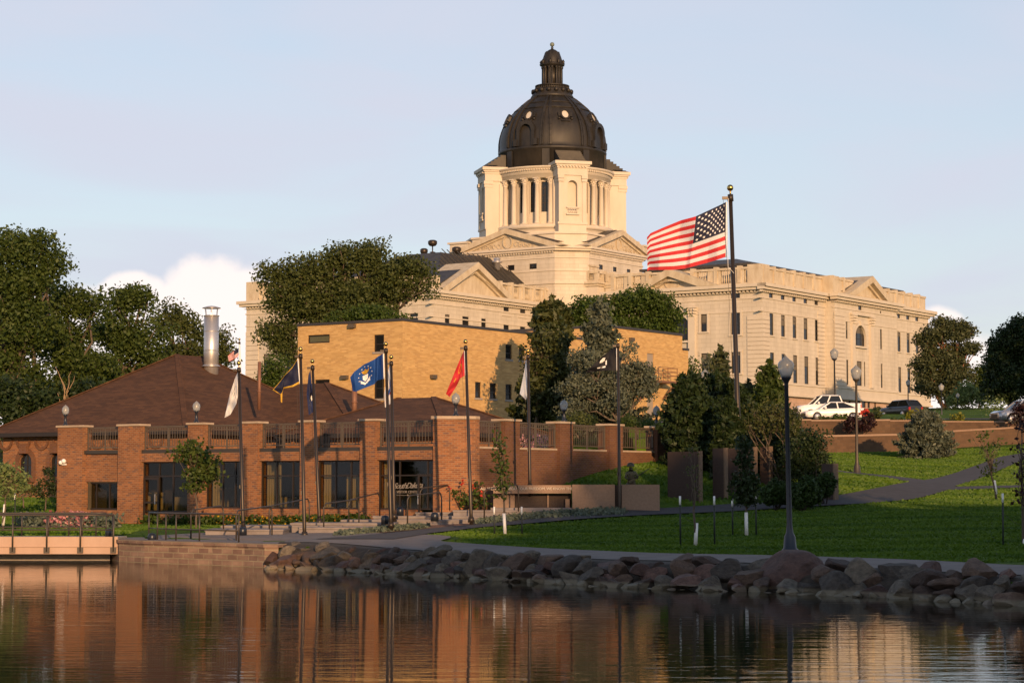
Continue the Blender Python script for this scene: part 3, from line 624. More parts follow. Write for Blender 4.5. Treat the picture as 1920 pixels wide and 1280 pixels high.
cd.sensor_width = 36; cd.lens = 36 * FPX / 1920; cd.clip_end = 6000; cd.clip_start = .3; co.location = (0, 0, HE); co.rotation_euler = (math.pi / 2 + TH, 0, 0)
SC.view_settings.view_transform = 'Standard'; SC.view_settings.look = 'None'; SC.view_settings.exposure = .35; SC.view_settings.gamma = 1; SC.view_settings.use_curve_mapping = False
SC.cycles.max_bounces = 6; SC.cycles.use_denoising = True
# ================================================================= capitol (grid coordinates)
cap = thing('capitol_building', 'pale limestone capitol with columned drum and dark copper dome on the hill', 'building', (-165, 300, 14.5), ab=True)
c6 = lambda x, y: (1340 + x / 4, 460 + y / 4)
c5 = lambda x, y: (900 + x / 4, 480 + y / 4)
c2 = lambda x, y: (440 + x / 4, 400 + y / 4)
c4_ = lambda x, y: (840 + x / 4.74, 290 + y / 4.74)
def holes(ax, c, cf, lst, even=True):
    fn = FR if ax == 'F' else SD; out = []
    for (x0, x1, yt, yb) in lst:
        p = cf(x0, yt); q = cf(x1, yt); r = cf(x0, yb); s0, z1 = fn(*p, c); s1, _ = fn(*q, c); _, z0 = fn(*r, c); out.append([s0, s1, z0, z1])
    if even:
        z0 = sum(h[2] for h in out) / len(out); z1 = sum(h[3] for h in out) / len(out)
        for h in out: h[2] = z0; h[3] = z1
    return [tuple(h) for h in out]
CZ = 31.7                      # top of the main cornice
aB, bB, bC = -140.7, 274.1, 334.3
zb = 14.2
# ---- east wing, side wall
r1 = holes('S', aB, c6, [(408, 438, 358, 403), (497, 526, 370, 417), (583, 611, 386, 430), (667, 695, 398, 443), (749, 777, 412, 456), (1297, 1322, 500, 542), (1368, 1392, 512, 553), (1437, 1461, 524, 564), (1505, 1529, 535, 574)])
r2 = holes('S', aB, c6, [(411, 441, 507, 672), (498, 528, 520, 684), (585, 613, 533, 695), (668, 697, 545, 705), (752, 779, 557, 716), (1300, 1326, 637, 786), (1371, 1395, 648, 795), (1440, 1464, 657, 803), (1508, 1531, 667, 811)])
r3 = holes('S', aB, c6, [(415, 447, 800, 1005), (502, 530, 812, 1020), (589, 620, 822, 1035), (673, 704, 832, 1042), (757, 785, 841, 1048), (1306, 1331, 902, 1097), (1377, 1400, 910, 1103), (1446, 1470, 917, 1108), (1515, 1537, 925, 1114)])
r4 = holes('S', aB, c6, [(1315, 1335, 1198, 1216), (1388, 1410, 1205, 1220), (1455, 1476, 1208, 1223), (1525, 1545, 1210, 1226)])
aP = aB + 1.6; pb0, pb1 = 294.6, 317.6
p1 = holes('S', aP, c6, [(1077, 1103, 447, 489)]); p1b = holes('S', aP, c6, [(1240, 1251, 491, 515)])
p2 = holes('S', aP, c6, [(984, 998, 573, 698), (1178, 1190, 604, 723), (1241, 1255, 628, 777)], False)
pa = holes('S', aP, c6, [(1044, 1124, 596, 750)])
p3 = holes('S', aP, c6, [(988, 1003, 853, 1038), (1066, 1104, 866, 1060), (1120, 1130, 870, 1064), (1183, 1196, 876, 1057), (1246, 1260, 895, 1060)])
p4 = holes('S', aP, c6, [(1010, 1025, 1165, 1197), (1078, 1098, 1165, 1210), (1110, 1140, 1165, 1215), (1152, 1172, 1172, 1218), (1203, 1217, 1178, 1222)], False)
zwt = r3[0][2] - .25            # water table
w = MB()
facade(w, 'S', aB, bB, pb0, zwt, CZ, [h for h in r1 + r2 + r3 if h[1] < pb0]); facade(w, 'S', aB, pb1, bC, zwt, CZ, [h for h in r1 + r2 + r3 if h[0] > pb1])
facade(w, 'S', aP, pb0, pb1, zwt, CZ, p1 + p1b + p2 + pa + p3); archfill(w, 'S', aP, pa[0])
w.quad((aB - .2, pb0, zwt - 2.2), (aP, pb0, zwt - 2.2), (aP, pb0, CZ), (aB - .2, pb0, CZ)); w.quad((aP, pb1, zwt), (aB, pb1, zwt), (aB, pb1, CZ), (aP, pb1, CZ))
# front wall of the same wing
f1 = holes('F', bB, c6, [(120, 189, 357, 403)]); f2 = holes('F', bB, c6, [(123, 192, 507, 670)]); f3 = holes('F', bB, c6, [(126, 195, 800, 960)])
g2 = holes('F', bB, c5, [(1657, 1703, 437, 568)]); g3 = holes('F', bB, c5, [(1660, 1705, 730, 900)]); ga = holes('F', bB, c5, [(1395, 1583, 450, 640)])
aBl = -166.4
h_ = [(f2[0][0] - (f2[0][0] - g2[0][0]) * 0 - 21.5, f2[0][1] - 21.5, f2[0][2], f2[0][3]), (f3[0][0] - 21.5, f3[0][1] - 21.5, f3[0][2], f3[0][3])]
facade(w, 'F', bB, aBl, aB, zwt, CZ, f1 + f2 + f3 + g2 + g3 + ga + h_); archfill(w, 'F', bB, ga[0])
w.quad((aBl, bC, zwt), (aBl, bB, zwt), (aBl, bB, CZ), (aBl, bC, CZ)); w.quad((aB, bC, zwt), (aBl, bC, zwt), (aBl, bC, CZ), (aB, bC, CZ))
w.quad((aBl, bB, CZ), (aB, bB, CZ), (aB, bC, CZ), (aBl, bC, CZ))
part('wall', w, M['stone'], cap)
for h in r1 + r4: pass
for h in r1: window(cap, 'S', aB, h, nx=0, fw=.08)
for h in r2: window(cap, 'S', aB, h, nx=0, nz=[.5, .78], fw=.1)
for h in r3: window(cap, 'S', aB, h, nx=0, nz=[.3, .62], fw=.1)
for h in p1 + p1b + p2: window(cap, 'S', aP, h, fw=.08)
window(cap, 'S', aP, pa[0], nx=2, nz=[.35], fw=.12)
for i, h in enumerate(p3): window(cap, 'S', aP, h, nz=[.7] if i == 1 else [.5], fw=.09)
for h in f1 + f2 + f3 + g2 + g3 + h_: window(cap, 'F', bB, h, nz=[.5], fw=.12)
window(cap, 'F', bB, ga[0], nx=3, nz=[.4], fw=.15)
# trim of the wing: cornice, string courses, quoins, window surrounds, water table
t = MB()
def cornice(mb, ax, c, s0, s1, z, o=1.15, e0=0, e1=0):   # e: 1 = outer corner to be turned
    for (z0, z1, d) in ((z - .35, z + .12, o), (z - .75, z - .35, o * .72), (z - 1.12, z - 1.05, .3)):
        fbox(mb, ax, c, s0 - e0 * d, s1 + e1 * d, z0, z1, -d, .3)
    dentils(mb, ax, c, s0 + .1, s1 - .1, z - 1.06, h=.3, d=.45)
    fbox(mb, ax, c, s0 - e0 * .12, s1 + e1 * .12, z - 2.0, z - 1.8, -.12, .3); fbox(mb, ax, c, s0 - e0 * .1, s1 + e1 * .1, z - 3.9, z - 3.72, -.1, .3)
cornice(t, 'S', aB, bB - 1.15, pb0, CZ); cornice(t, 'S', aP, pb0, pb1, CZ, e0=1, e1=1); cornice(t, 'S', aB, pb1 + .01, bC, CZ, e1=1)
t2 = MB(); cornice(t2, 'F', bB, aBl, aB, CZ, e0=1, e1=.96)
for (s0, s1, c) in ((bB - .25, pb0, aB), (pb0, pb1, aP), (pb1, bC + .25, aB)):
    fbox(t, 'S', c, s0, s1, zwt - .1, zwt + .22, -.3, .2); fbox(t, 'S', c, s0, s1, zwt - 1.5, zwt - .1, -.16, .2)
    fbox(t, 'S', c, s0 - (.5 if c == aP else 0), s1 + (.5 if c == aP else 0), zwt - 1.78, zwt - 1.5, -.5, .2)
fbox(t2, 'F', bB, aBl, aB + .28, zwt - .1, zwt + .2, -.28, .2); fbox(t2, 'F', bB, aBl, aB + .14, zwt - 1.5, zwt - .1, -.14, .2); fbox(t2, 'F', bB, aBl, aB + .45, zwt - 1.78, zwt - 1.5, -.45, .2)
for h in r2 + r3: fbox(t, 'S', aB, h[0] - .25, h[1] + .25, h[2] - .2, h[2], -.16, .05)
for h in f2 + g2 + f3 + g3 + h_:
    fbox(t2, 'F', bB, h[0] - .35, h[1] + .35, h[2] - .22, h[2], -.2, .05); fbox(t2, 'F', bB, h[0] - .3, h[0], h[2], h[3], -.1, .05); fbox(t2, 'F', bB, h[1], h[1] + .3, h[2], h[3], -.1, .05); fbox(t2, 'F', bB, h[0] - .3, h[1] + .3, h[3], h[3] + .3, -.14, .05)
def quoins(mb, ax, c, s0, s1, z0, z1, st=.62, d=.14):
    z = z0
    while z + st < z1: fbox(mb, ax, c, s0, s1, z + .05, z + st - .03, -d, .02); z += st
quoins(t, 'S', aB, bB - .14, bB + 1.9, zwt + .3, CZ - 4); quoins(t2, 'F', bB, aB - 2.5, aB - .02, zwt + .3, CZ - 4)
quoins(t, 'S', aB, bC - 1.9, bC + .14, zwt + .3, CZ - 4); quoins(t, 'S', aP, pb0 - .14, pb0 + 3.4, zwt + .3, CZ - 2.2); quoins(t, 'S', aB, pb0 - 2.6, pb0 - .2, zwt + .3, CZ - 2.2)
# pavilion pilasters with leafy capitals, arch surround, entablature
def pilaster(mb, ax, c, s, wd, z0, z1, d=.35):
    fbox(mb, ax, c, s - wd / 2, s + wd / 2, z0, z1 - 1.4, -d, .05); fbox(mb, ax, c, s - wd * .62, s + wd * .62, z0, z0 + .4, -d - .12, .05)
    for k in range(3):
        e = wd * (.5 + .1 * k); fbox(mb, ax, c, s - e, s + e, z1 - 1.4 + k * .42, z1 - 1.4 + k * .42 + .36, -d - .08 * k - .03, .05)
        for q in (-1, 0, 1): p = fp(ax, c, s + q * e * .7, z1 - 1.2 + k * .42, -d - .1 - .08 * k); mb.sphere(p, .17, 6)
    fbox(mb, ax, c, s - wd * .75, s + wd * .75, z1 - .14, z1, -d - .3, .05)
zc = SD(*c6(1030, 520), aP)[1]; s_l = SD(*c6(1030, 560), aP)[0]; s_r = SD(*c6(1167, 560), aP)[0]
for s in (s_l, s_r): pilaster(t, 'S', aP, s, .95, zwt + .3, zc)
fbox(t, 'S', aP, s_l - .9, s_r + .9, zc, zc + .3, -.5, .05)
def archtrim(mb, ax, c, h, wd=.45, d=.25, n=12):
    s0, s1, z0, z1 = h[:4]; r = (s1 - s0) / 2; cs = (s0 + s1) / 2; zz = z1 - r; zz0 = zz
    for k in range(-n, n):
        t0, t1 = math.pi / 2 * k / n, math.pi / 2 * (k + 1) / n; R = r + wd
        poly = [fp(ax, c, cs + q * math.sin(u), zz + q * math.cos(u), .05) for q, u in ((r, t0), (R, t0), (R, t1), (r, t1))]
        mb.prism(poly, Vector(fp(ax, c, 0, 0, -d)) - Vector(fp(ax, c, 0, 0, .05)))
    fbox(mb, ax, c, s0 - wd, s0, z0, zz, -d, .05); fbox(mb, ax, c, s1, s1 + wd, z0, zz, -d, .05); fbox(mb, ax, c, s0 - wd, s1 + wd, z0 - .3, z0, -d - .1, .05)
    fbox(mb, ax, c, cs - .28, cs + .28, z1 - .02, z1 + wd + .25, -d - .2, .05)
archtrim(t, 'S', aP, pa[0]); archtrim(t2, 'F', bB, ga[0], .6, .3)
pl = FR(*c5(1597, 600), bB)[0]; zc2 = FR(*c5(1597, 385), bB)[1]
for s in (pl, 2 * (ga[0][0] + ga[0][1]) / 2 - pl): pilaster(t2, 'F', bB, s, 1.1, zwt + .3, zc2, .5)
part('trim', t, M['stone_plain'], cap); part('trim', t2, M['stone_plain'], cap)
b_ = MB(); facade(b_, 'S', aB - .12, bB - .15, pb0, zb - 4, zwt - 1.6, []); facade(b_, 'S', aP - .12, pb0, pb1, zb, zwt - 1.6, [h for h in p4]); facade(b_, 'S', aB - .12, pb1, bC, zb, zwt - 1.6, r4)
facade(b_, 'F', bB + .12, aBl, aB - .12, zb - 4, zwt - 1.6, []); b_.quad((aB - .12, pb0 + .1, zb), (aP - .12, pb0 + .1, zb), (aP - .12, pb0 + .1, zwt - 1.6), (aB - .12, pb0 + .1, zwt - 1.6))
part('basement_wall', b_, M['granite_pink'], cap)
for h in p4: window(cap, 'S', aP - .12, h, nx=1, fw=.06)
for h in r4: window(cap, 'S', aB - .12, h, nx=1, fw=.06)
pd = MB(); q0 = SD(*c6(952, 380), aP)[0]; q1 = SD(*c6(1292, 440), aP)[0]; qm, qz = SD(*c6(1135, 232), aP)
pediment(pd, 'S', aP, q0, q1, CZ + .13, qz, proj=1.2, th=.9, back=6, sm=qm); dentils(pd, 'S', aP, q0 + 1.5, q1 - 1.5, CZ + .14, d=.3)
part('pediment', pd, M['stone_weather'], cap)
pd = MB(); q0 = FR(*c5(1160, 232), bB)[0]; q1 = FR(*c5(1810, 240), bB)[0]; qm, qz = FR(*c5(1437, 98), bB)
pediment(pd, 'F', bB, q0, q1, CZ + .13, qz, proj=1.2, th=1., back=6, sm=qm)
part('pediment', pd, M['stone_weather'], cap)
def rakedent(mb, ax, c, s0, z0, s1, z1, d0, d1, n=22, sz=.3):
    for i in range(n):
        u = (i + .5) / n; s = s0 + (s1 - s0) * u; z = z0 + (z1 - z0) * u; fbox(mb, ax, c, s - sz * .42, s + sz * .42, z - sz, z, d0, d1)
rd = MB(); rakedent(rd, 'F', bB, q0 + 2.8, CZ + .9, qm, qz - 1.55, -.7, .1); rakedent(rd, 'F', bB, qm, qz - 1.55, q1 - 2.8, CZ + .9, -.7, .1)
x0, x1 = FR(*c5(1385, 190), bB), FR(*c5(1495, 190), bB); cx_, cz_ = (x0[0] + x1[0]) / 2, x0[1]
for k in range(20):
    u0, u1 = 2 * math.pi * k / 20, 2 * math.pi * (k + 1) / 20; r = (x1[0] - x0[0]) / 2; rd.beam(fp('F', bB, cx_ + r * math.cos(u0), cz_ + r * math.sin(u0), -.05), fp('F', bB, cx_ + r * math.cos(u1), cz_ + r * math.sin(u1), -.05), .14, .14, up=(0, 1, 0))
part('carving', rd, M['stone_weather'], cap)
hp = FR(*c6(150, 165), bB)[1] - CZ - .1
pr = MB(); parapet(pr, 'F', bB + .3, aBl, qm - 1.6, CZ + .12, hp, 3.6); part('parapet', pr, M['stone_weather'], cap); pr = MB(); parapet(pr, 'F', bB + .3, qm + 3, aB - .4, CZ + .12, hp, 4.2)
parapet(pr, 'S', aB - .35, bB + .9, pb0, CZ + .12, hp, 3.5, slots=False); parapet(pr, 'S', aP - .35, pb0, qm * 0 + SD(*c6(1135, 232), aP)[0] - 4, CZ + .12, hp, 3.2, slots=False)
part('parapet', pr, M['stone_weather'], cap); pr = MB(); parapet(pr, 'S', aB - .35, pb1 - 5, bC - .2, CZ + .12, hp - .1, 2.9, slots=False); part('parapet', pr, M['stone_weather'], cap); pr = MB()
pr.box(aB - 2.6, aB - .3, bB + .25, bB + 2.8, CZ + .12, CZ + hp + .45); part('parapet_pier', pr, M['stone_weather'], cap); pr = MB(); pr.box(aP - 3, aP - .3, pb0 - .1, pb0 + 2.4, CZ + .12, CZ + hp + .3)
part('parapet_pier', pr, M['stone_weather'], cap)
def hip(mb, a0, a1, b0, b1, z0, z1, ra0, ra1, rb0, rb1):
    A = [(a0, b0, z0), (a1, b0, z0), (a1, b1, z0), (a0, b1, z0)]; R = [(ra0, rb0, z1), (ra1, rb0, z1), (ra1, rb1, z1), (ra0, rb1, z1)]
    mb.add(A + R, [(0, 1, 5, 4), (1, 2, 6, 5), (2, 3, 7, 6), (3, 0, 4, 7), (4, 5, 6, 7)] if (ra1 - ra0 > .01 and rb1 - rb0 > .01) else [(0, 1, 5, 4), (1, 2, 6, 5), (2, 3, 7, 6), (3, 0, 4, 7)])
rf = MB(); hip(rf, aBl + 4, aB - 3.6, bB + 3, bC - 3, 35.3, 36.7, aBl + 10, aB - 9, bB + 9, bC - 9); rf.box(aBl + 3.6, aB - 3.2, bB + 2.6, bC - 2.6, 34.95, 35.3)
rf.prism([(aP - .4, qm_ := SD(*c6(1135, 232), aP)[0], SD(*c6(1135, 232), aP)[1] - .1), (aP - .4, q0_ := SD(*c6(952, 380), aP)[0] + .6, CZ + .7), (aP - .4, SD(*c6(1292, 440), aP)[0] - .6, CZ + .7)][::-1], (-12, 0, 0))
part('roof', rf, M['copper_roof'], cap)
at = MB(); at.box(aBl + 4.4, aB - 4, bB + 3.4, bC - 3.4, CZ, 34.95); part('attic_wall', at, M['stone_plain'], cap)

# ---- front block (left)
aA, bA, aE, bK = -186., 255.9, -222.6, 294.9
A1 = holes('S', aA, c2, [(1588, 1625, 607, 652), (1720, 1770, 625, 668), (1862, 1897, 640, 685)]) + holes('S', aA, c5, [(177, 218, 368, 411), (301, 341, 383, 427), (420, 458, 399, 440)])
A2 = holes('S', aA, c2, [(1577, 1613, 757, 850), (1708, 1757, 770, 870), (1850, 1885, 787, 880)]) + holes('S', aA, c5, [(177, 218, 510, 590), (301, 340, 525, 600), (420, 458, 540, 620)])
fA1 = holes('F', bA, c2, [(1315, 1376, 600, 647), (1165, 1225, 607, 654), (1015, 1075, 614, 661)]); fA2 = holes('F', bA, c2, [(1313, 1375, 753, 850), (1165, 1225, 760, 857), (1015, 1075, 767, 864)])
lE = [(sx_, sx_ + 1.5, z0, z0 + 2.6) for sx_ in (aE + 3.6, aE + 8.2, aE + 12.8) for z0 in (25.6,)]; lE += [(q[0], q[1], 20.6, 23.4) for q in lE] + [(q[0], q[1], 16, 18.5) for q in lE] 
w = MB(); facade(w, 'S', aA, bA, bK + 4, 8, CZ + .1, A1 + A2); facade(w, 'F', bA, aE, aA, 8, CZ + .1, fA1 + fA2 + lE); w.quad((aE, bK + 40, 8), (aE, bA, 8), (aE, bA, CZ), (aE, bK + 40, CZ)); w.box(aE + .5, aA - .5, bA + .5, bK + 38, CZ - .4, CZ + .05)
part('wall', w, M['stone'], cap)
for h in A1: window(cap, 'S', aA, h, fw=.08)
for h in A2: window(cap, 'S', aA, h, nz=[.45], fw=.1)
for h in fA1 + fA2 + lE: window(cap, 'F', bA, h, nz=[.5], fw=.12)
t = MB(); cornice(t, 'S', aA, bA - 1.15, bK + 4, CZ); cornice(t, 'F', bA, aE, aA, CZ, e0=1, e1=.97)
quoins(t, 'F', bA, aE + .02, aE + 2.6, 12, CZ - 4, .75, .16); quoins(t, 'F', bA, aA - 3, aA - .02, 16, CZ - 4); quoins(t, 'S', aA, bA - .14, bA + 3, 16, CZ - 4); quoins(t, 'S', aA, bA + 13.5, bA + 15, 16, CZ - 4)
for h in A2: fbox(t, 'S', aA, h[0] - .25, h[1] + .25, h[2] - .2, h[2], -.14, .05); fbox(t, 'S', aA, h[0] - .5, h[1] + .5, h[3] + 1.3, h[3] + 1.42, -.12, .05)
fbox(t, 'S', aA, bA + 3.3, bA + 13, CZ - 6.3, CZ - 6.1, -.14, .02)
part('trim', t, M['stone_plain'], cap)
pd = MB(); q0 = SD(815, 531, aA)[0]; q1 = SD(955, 553, aA)[0]; qm, qz = SD(886, 492, aA); pediment(pd, 'S', aA, q0, q1, CZ + .13, qz, proj=1.15, th=.9, back=5, sm=qm); rakedent(pd, 'S', aA, q0 + 2.6, CZ + .9, qm, qz - 1.4, -.6, .1, 20); rakedent(pd, 'S', aA, qm, qz - 1.4, q1 - 2.6, CZ + .9, -.6, .1, 20)
part('pediment', pd, M['stone_weather'], cap)
pr = MB(); hpa = 2.6; parapet(pr, 'S', aA - .3, q1 - 2.2, bK + 4, CZ + .12, hpa, 3.1); part('parapet', pr, M['stone_weather'], cap); pr = MB(); parapet(pr, 'F', bA + .3, aE + 2.6, aA - 7.5, CZ + .12, hpa, 4.0); pr.box(aE, aE + 2.7, bA - .1, bA + 2.7, CZ + .12, CZ + hpa + .6)
pr.box(aA - 7.4, aA - 2.2, bA + .3, bA + 1.4, CZ + .12, CZ + hpa + 1.1); pr.box(aA - 2.2, aA - .3, bA + .3, bA + 2, CZ + .12, CZ + hpa - .2)
part('parapet', pr, M['stone_weather'], cap)
rf = MB(); hip(rf, aE + 2, aA - 1.6, bA + 3, bK + 3, CZ + 1.2, 39.4, aA - 16, aA - 9.5, bA + 15, bK - 12); hip(rf, aE + 10, aA - 3, bK - 20, bK + 30, 34., 40.2, aE + 16, aA - 12, bK - 12, bK + 20)
rf.prism([(aA - .4, q0 + .8, CZ + .8), (aA - .4, q1 - .8, CZ + .8), (aA - .4, qm, qz - .1)], (-14, 0, 0)); part('roof', rf, M['copper_roof'], cap)
def seam(mb, p0, p1): mb.beam(p0, p1, .09, .12)
sm_ = MB()
for i in range(26):
    b0 = bA + 4 + i * 1.4; u = min(1, max(0, (b0 - bA - 3) / 12), max(0, (bK + 3 - b0) / 15)); p0 = Vector((aA - 1.6, b0, CZ + 1.25)); p1 = Vector((aA - 1.6 - 7.9 * u, b0, CZ + 1.25 + 7 * u)); seam(sm_, p0, p1)
part('roof_seam', sm_, M['copper_roof'], cap)

# ---- main bar between the wings, with stepped turrets at the inner corner
w = MB(); bM = 294.6
facade(w, 'F', bM, aA, aBl, 14, CZ, [(x, x + 1.3, z, z + hh) for x in (-183.4, -179.4, -174.6, -170) for z, hh in ((28.4, 1.2), (23.6, 2.9))]); part('wall', w, M['stone_plain'], cap); w = MB(); w.box(aA, aBl, bM + .6, bC - 1, 14, CZ + .1); part('inner_wall', w, M['stone_plain'], cap); w = MB()
w.box(-183.6, -179.2, bM - 3.4, bM + 5, 14, 35.2); part('turret', w, M['stone_plain'], cap); w = MB(); w.box(-179.0, -171.4, bM - 1.2, bM + 6, CZ, 35.0); part('turret', w, M['stone_plain'], cap)
t = MB()
for (a0, a1, b0, z, o) in ((-183.6, -179.2, bM - 3.4, 35.2, .5), (-179.0, -171.4, bM - 1.2, 35.0, .4)): t.box(a0 - o, a1 + o, b0 - o, b0 + 6, z, z + .3); t.box(a0 - o * .5, a1 + o * .5, b0 - o * .5, b0 + 6, z - .4, z)
parapet(t, 'F', bM - 3.3, -183.6, -179.2, 35.5, 1.7, 2.2); parapet(t, 'S', -179.3, bM - 3.2, bM + 4, 35.5, 1.7, 2.4); parapet(t, 'F', bM - 1.1, -179., -171.4, 35.3, 1.4, 3.8); parapet(t, 'F', bM + .2, -171.3, aBl, CZ + .3, 2.9, 4)
t.box(-183.2, -180.8, bM - 3.0, bM - .6, 35.5, 38.1); t.box(-183.4, -180.6, bM - 3.2, bM - .4, 38.1, 38.35); cornice(t, 'F', bM, aA + 2, aBl, CZ)
part('parapet', t, M['stone_weather'], cap)

# ================================================================= dome group
D0 = (-193.4, 300.); dome = []
def zl(y): return PY(1033, y, 352 + 4.9 * min(1, max(0, (320 - y) / 30)))[2]
KM = 352 / FPX
hh, q = 12.5, 4.0; a0, b0 = D0
pb = MB(); zt = 40.9
oct_ = [(a0 - hh, b0 - hh + q), (a0 - hh + q, b0 - hh), (a0 + hh - q, b0 - hh), (a0 + hh, b0 - hh + q), (a0 + hh, b0 + hh - q), (a0 + hh - q, b0 + hh), (a0 - hh + q, b0 + hh), (a0 - hh, b0 + hh - q)]
def octa(mb, off, z0, z1, mi=None):
    pts = [(a0 + (x - a0) * (1 + off / hh), b0 + (y - b0) * (1 + off / hh)) for x, y in oct_]
    mb.prism([(x, y, z0) for x, y in pts], (0, 0, z1 - z0), mi)
wf = holes('F', b0 - hh, c4_, [(722, 788, 970, 1020), (530, 590, 983, 1030)]); ws = holes('S', a0 + hh, c4_, [(1342, 1379, 975, 1017), (1467, 1501, 995, 1037), (1590, 1623, 1015, 1057)])
facade(pb, 'F', b0 - hh, a0 - hh + q, a0 + hh - q, 28, zt, wf); facade(pb, 'S', a0 + hh, b0 - hh + q, b0 + hh - q, 28, zt, ws)
for i in (0, 2, 4, 5, 6, 7):
    (x0, y0), (x1, y1) = oct_[i], oct_[(i + 1) % 8]; pb.quad((x0, y0, 28), (x1, y1, 28), (x1, y1, zt), (x0, y0, zt))
octa(pb, -.01, zt - .3, zt)
part('dome_base', pb, M['stone'], cap)
for h in wf: window(cap, 'F', b0 - hh, h, fw=.12)
for h in ws: window(cap, 'S', a0 + hh, h, fw=.12)
t = MB(); octa(t, .9, zt, zt + .35); octa(t, .6, zt - .35, zt); octa(t, .15, zt - 1.5, zt - 1.3); octa(t, .12, zt - 3.6, zt - 3.45); octa(t, .2, 35.2, 35.5); octa(t, -.6, zt + .35, zt + 2.5); octa(t, -.35, zt + 2.5, zt + 2.8)
dentils(t, 'F', b0 - hh, a0 - hh + q, a0 + hh - q, zt - .66, gap=.5, w=.25); dentils(t, 'S', a0 + hh, b0 - hh + q, b0 + hh - q, zt - .66, gap=.5, w=.25)
part('base_cornice', t, M['stone_plain'], cap)
za_f = FR(954, 429, b0 - hh)[1]; za_s = SD(1159, 432, a0 + hh)[1]
for ax, c, s0, s1, zz in (('F', b0 - hh, a0 - hh + .6, a0 + hh - .6 - 1.2, za_f), ('S', a0 + hh, b0 - hh + 2.2, b0 + hh - .6, za_s)):
    pd = MB(); pediment(pd, ax, c, s0, s1, zt + .36, zz, proj=.9, th=.75, back=5); s_m = (s0 + s1) / 2
    for k in range(24):   # wreath
        u0, u1 = 2 * math.pi * k / 24, 2 * math.pi * (k + 1) / 24; pd.beam(fp(ax, c, s_m + .85 * math.cos(u0), zt + 1.55 + .95 * math.sin(u0), -.1), fp(ax, c, s_m + .85 * math.cos(u1), zt + 1.55 + .95 * math.sin(u1), -.1), .22, .2, up=(0, 1, 0) if ax == 'F' else (1, 0, 0))
    rng = random.Random(4)
    for sg in (-1, 1):   # scrolls shrinking toward the corners
        for k in range(6):
            cx_ = s_m + sg * (1.7 + k * .82); r0 = .62 * (1 - k / 7.5); cz_ = zt + .75 + r0 * .45
            for j in range(9):
                u0, u1 = sg * (j * .7 + k), sg * ((j + 1) * .7 + k); q0_, q1_ = r0 * (1 - j / 11), r0 * (1 - (j + 1) / 11)
                pd.beam(fp(ax, c, cx_ + q0_ * math.cos(u0), cz_ + q0_ * math.sin(u0), -.06), fp(ax, c, cx_ + q1_ * math.cos(u1), cz_ + q1_ * math.sin(u1), -.06), .13, .13, up=(0, 1, 0) if ax == 'F' else (1, 0, 0))
    part('pediment', pd, M['stone_weather'], cap)
    rr = MB(); P = lambda s, z, d: fp(ax, c, s, z, d)
    rr.prism([P(s0 + 1.5, zt + 1.2, .4), P(s1 - 1.5, zt + 1.2, .4), P(s_m, zz + .12, .4)][::(-1 if ax == 'F' else 1)], Vector(P(0, 0, 7)) - Vector(P(0, 0, .4))); part('gable_roof', rr, M['copper_roof'], cap)
pc = MB(); pc.box(a0 - hh - .2, a0 - hh + 3.4, b0 - hh + .6, b0 - hh + 3.4, zt + .3, zl(456)); pc.box(a0 - hh - .5, a0 - hh + 3.6, b0 - hh + .3, b0 - hh + 3.7, zl(456), zl(452.5)); part('corner_block', pc, M['stone_plain'], cap); pc = MB(); pc.box(a0 + hh - 3, a0 + hh, b0 + hh - 3.4, b0 + hh - .6, zt + .3, zl(456)); pc.box(a0 + hh - 3.3, a0 + hh + .3, b0 + hh - 3.7, b0 + hh - .3, zl(456), zl(452.5)); part('corner_block', pc, M['stone_plain'], cap)
# drum
RD = 9.0; zB, zC, zE = zl(427), zl(340), zl(320); dr = MB()
dr.lathe([(10.2, zt + .3), (10.2, zl(450)), (10.0, zl(450)), (10.0, zl(434)), (10.25, zl(434)), (10.35, zB), (8.1, zB)], a0, b0, 72)
# inner drum wall with tall arched windows between the columns
RI = 8.4; angs = []
for k in range(4):
    base_ = -math.pi / 4 + k * math.pi / 2 + math.radians(3.5)
    angs += [base_ + math.radians(24.4 + 13.75 * j) for j in range(4)]
zw0, zw1 = zl(402), zl(346); seg = 144; step = 2 * math.pi / seg
def near(u): return min(abs((u - x + math.pi) % (2 * math.pi) - math.pi) for x in angs)
for i in range(seg):
    u0, u1 = i * step, (i + 1) * step; um = (u0 + u1) / 2; win_ = near(um) < math.radians(3.8); P = lambda r, u, z: (a0 + r * math.cos(u), b0 + r * math.sin(u), z)
    rngs = [(zB, zw0), (zw1, zC)] if win_ else [(zB, zC)]
    for (z0, z1) in rngs: dr.quad(P(RI, u0, z0), P(RI, u1, z0), P(RI, u1, z1), P(RI, u0, z1))
    if win_:
        dr.quad(P(RI, u0, zw0), P(RI - .5, u0, zw0), P(RI - .5, u1, zw0), P(RI, u1, zw0))
for x in angs:
    for sg in (-1, 1): u = x + sg * math.radians(3.75); dr.quad(P(RI + .12, u, zw0 - .2), P(RI - .5, u, zw0 - .2), P(RI - .5, u, zw1), P(RI + .12, u, zw1)); 
part('drum_wall', dr, M['stone_plain'], cap)
drum = MB(); R_e = RD
drum.lathe([(RI - .2, zC), (9.75, zC), (9.75, zl(333.5)), (9.85, zl(333.5)), (9.85, zl(328)), (9.95, zl(327)), (10.0, zl(323.5)), (10.35, zl(322.5)), (10.5, zl(319.5)), (8.6, zl(318.5))], a0, b0, 96)
for i in range(150): u = 2 * math.pi * i / 150; drum.obox(P(10.06, u, zl(325.2)), (.16 * math.cos(u), .16 * math.sin(u), 0), (-.1 * math.sin(u), .1 * math.cos(u), 0), (0, 0, .14))
part('drum_entablature', drum, M['stone_plain'], cap)
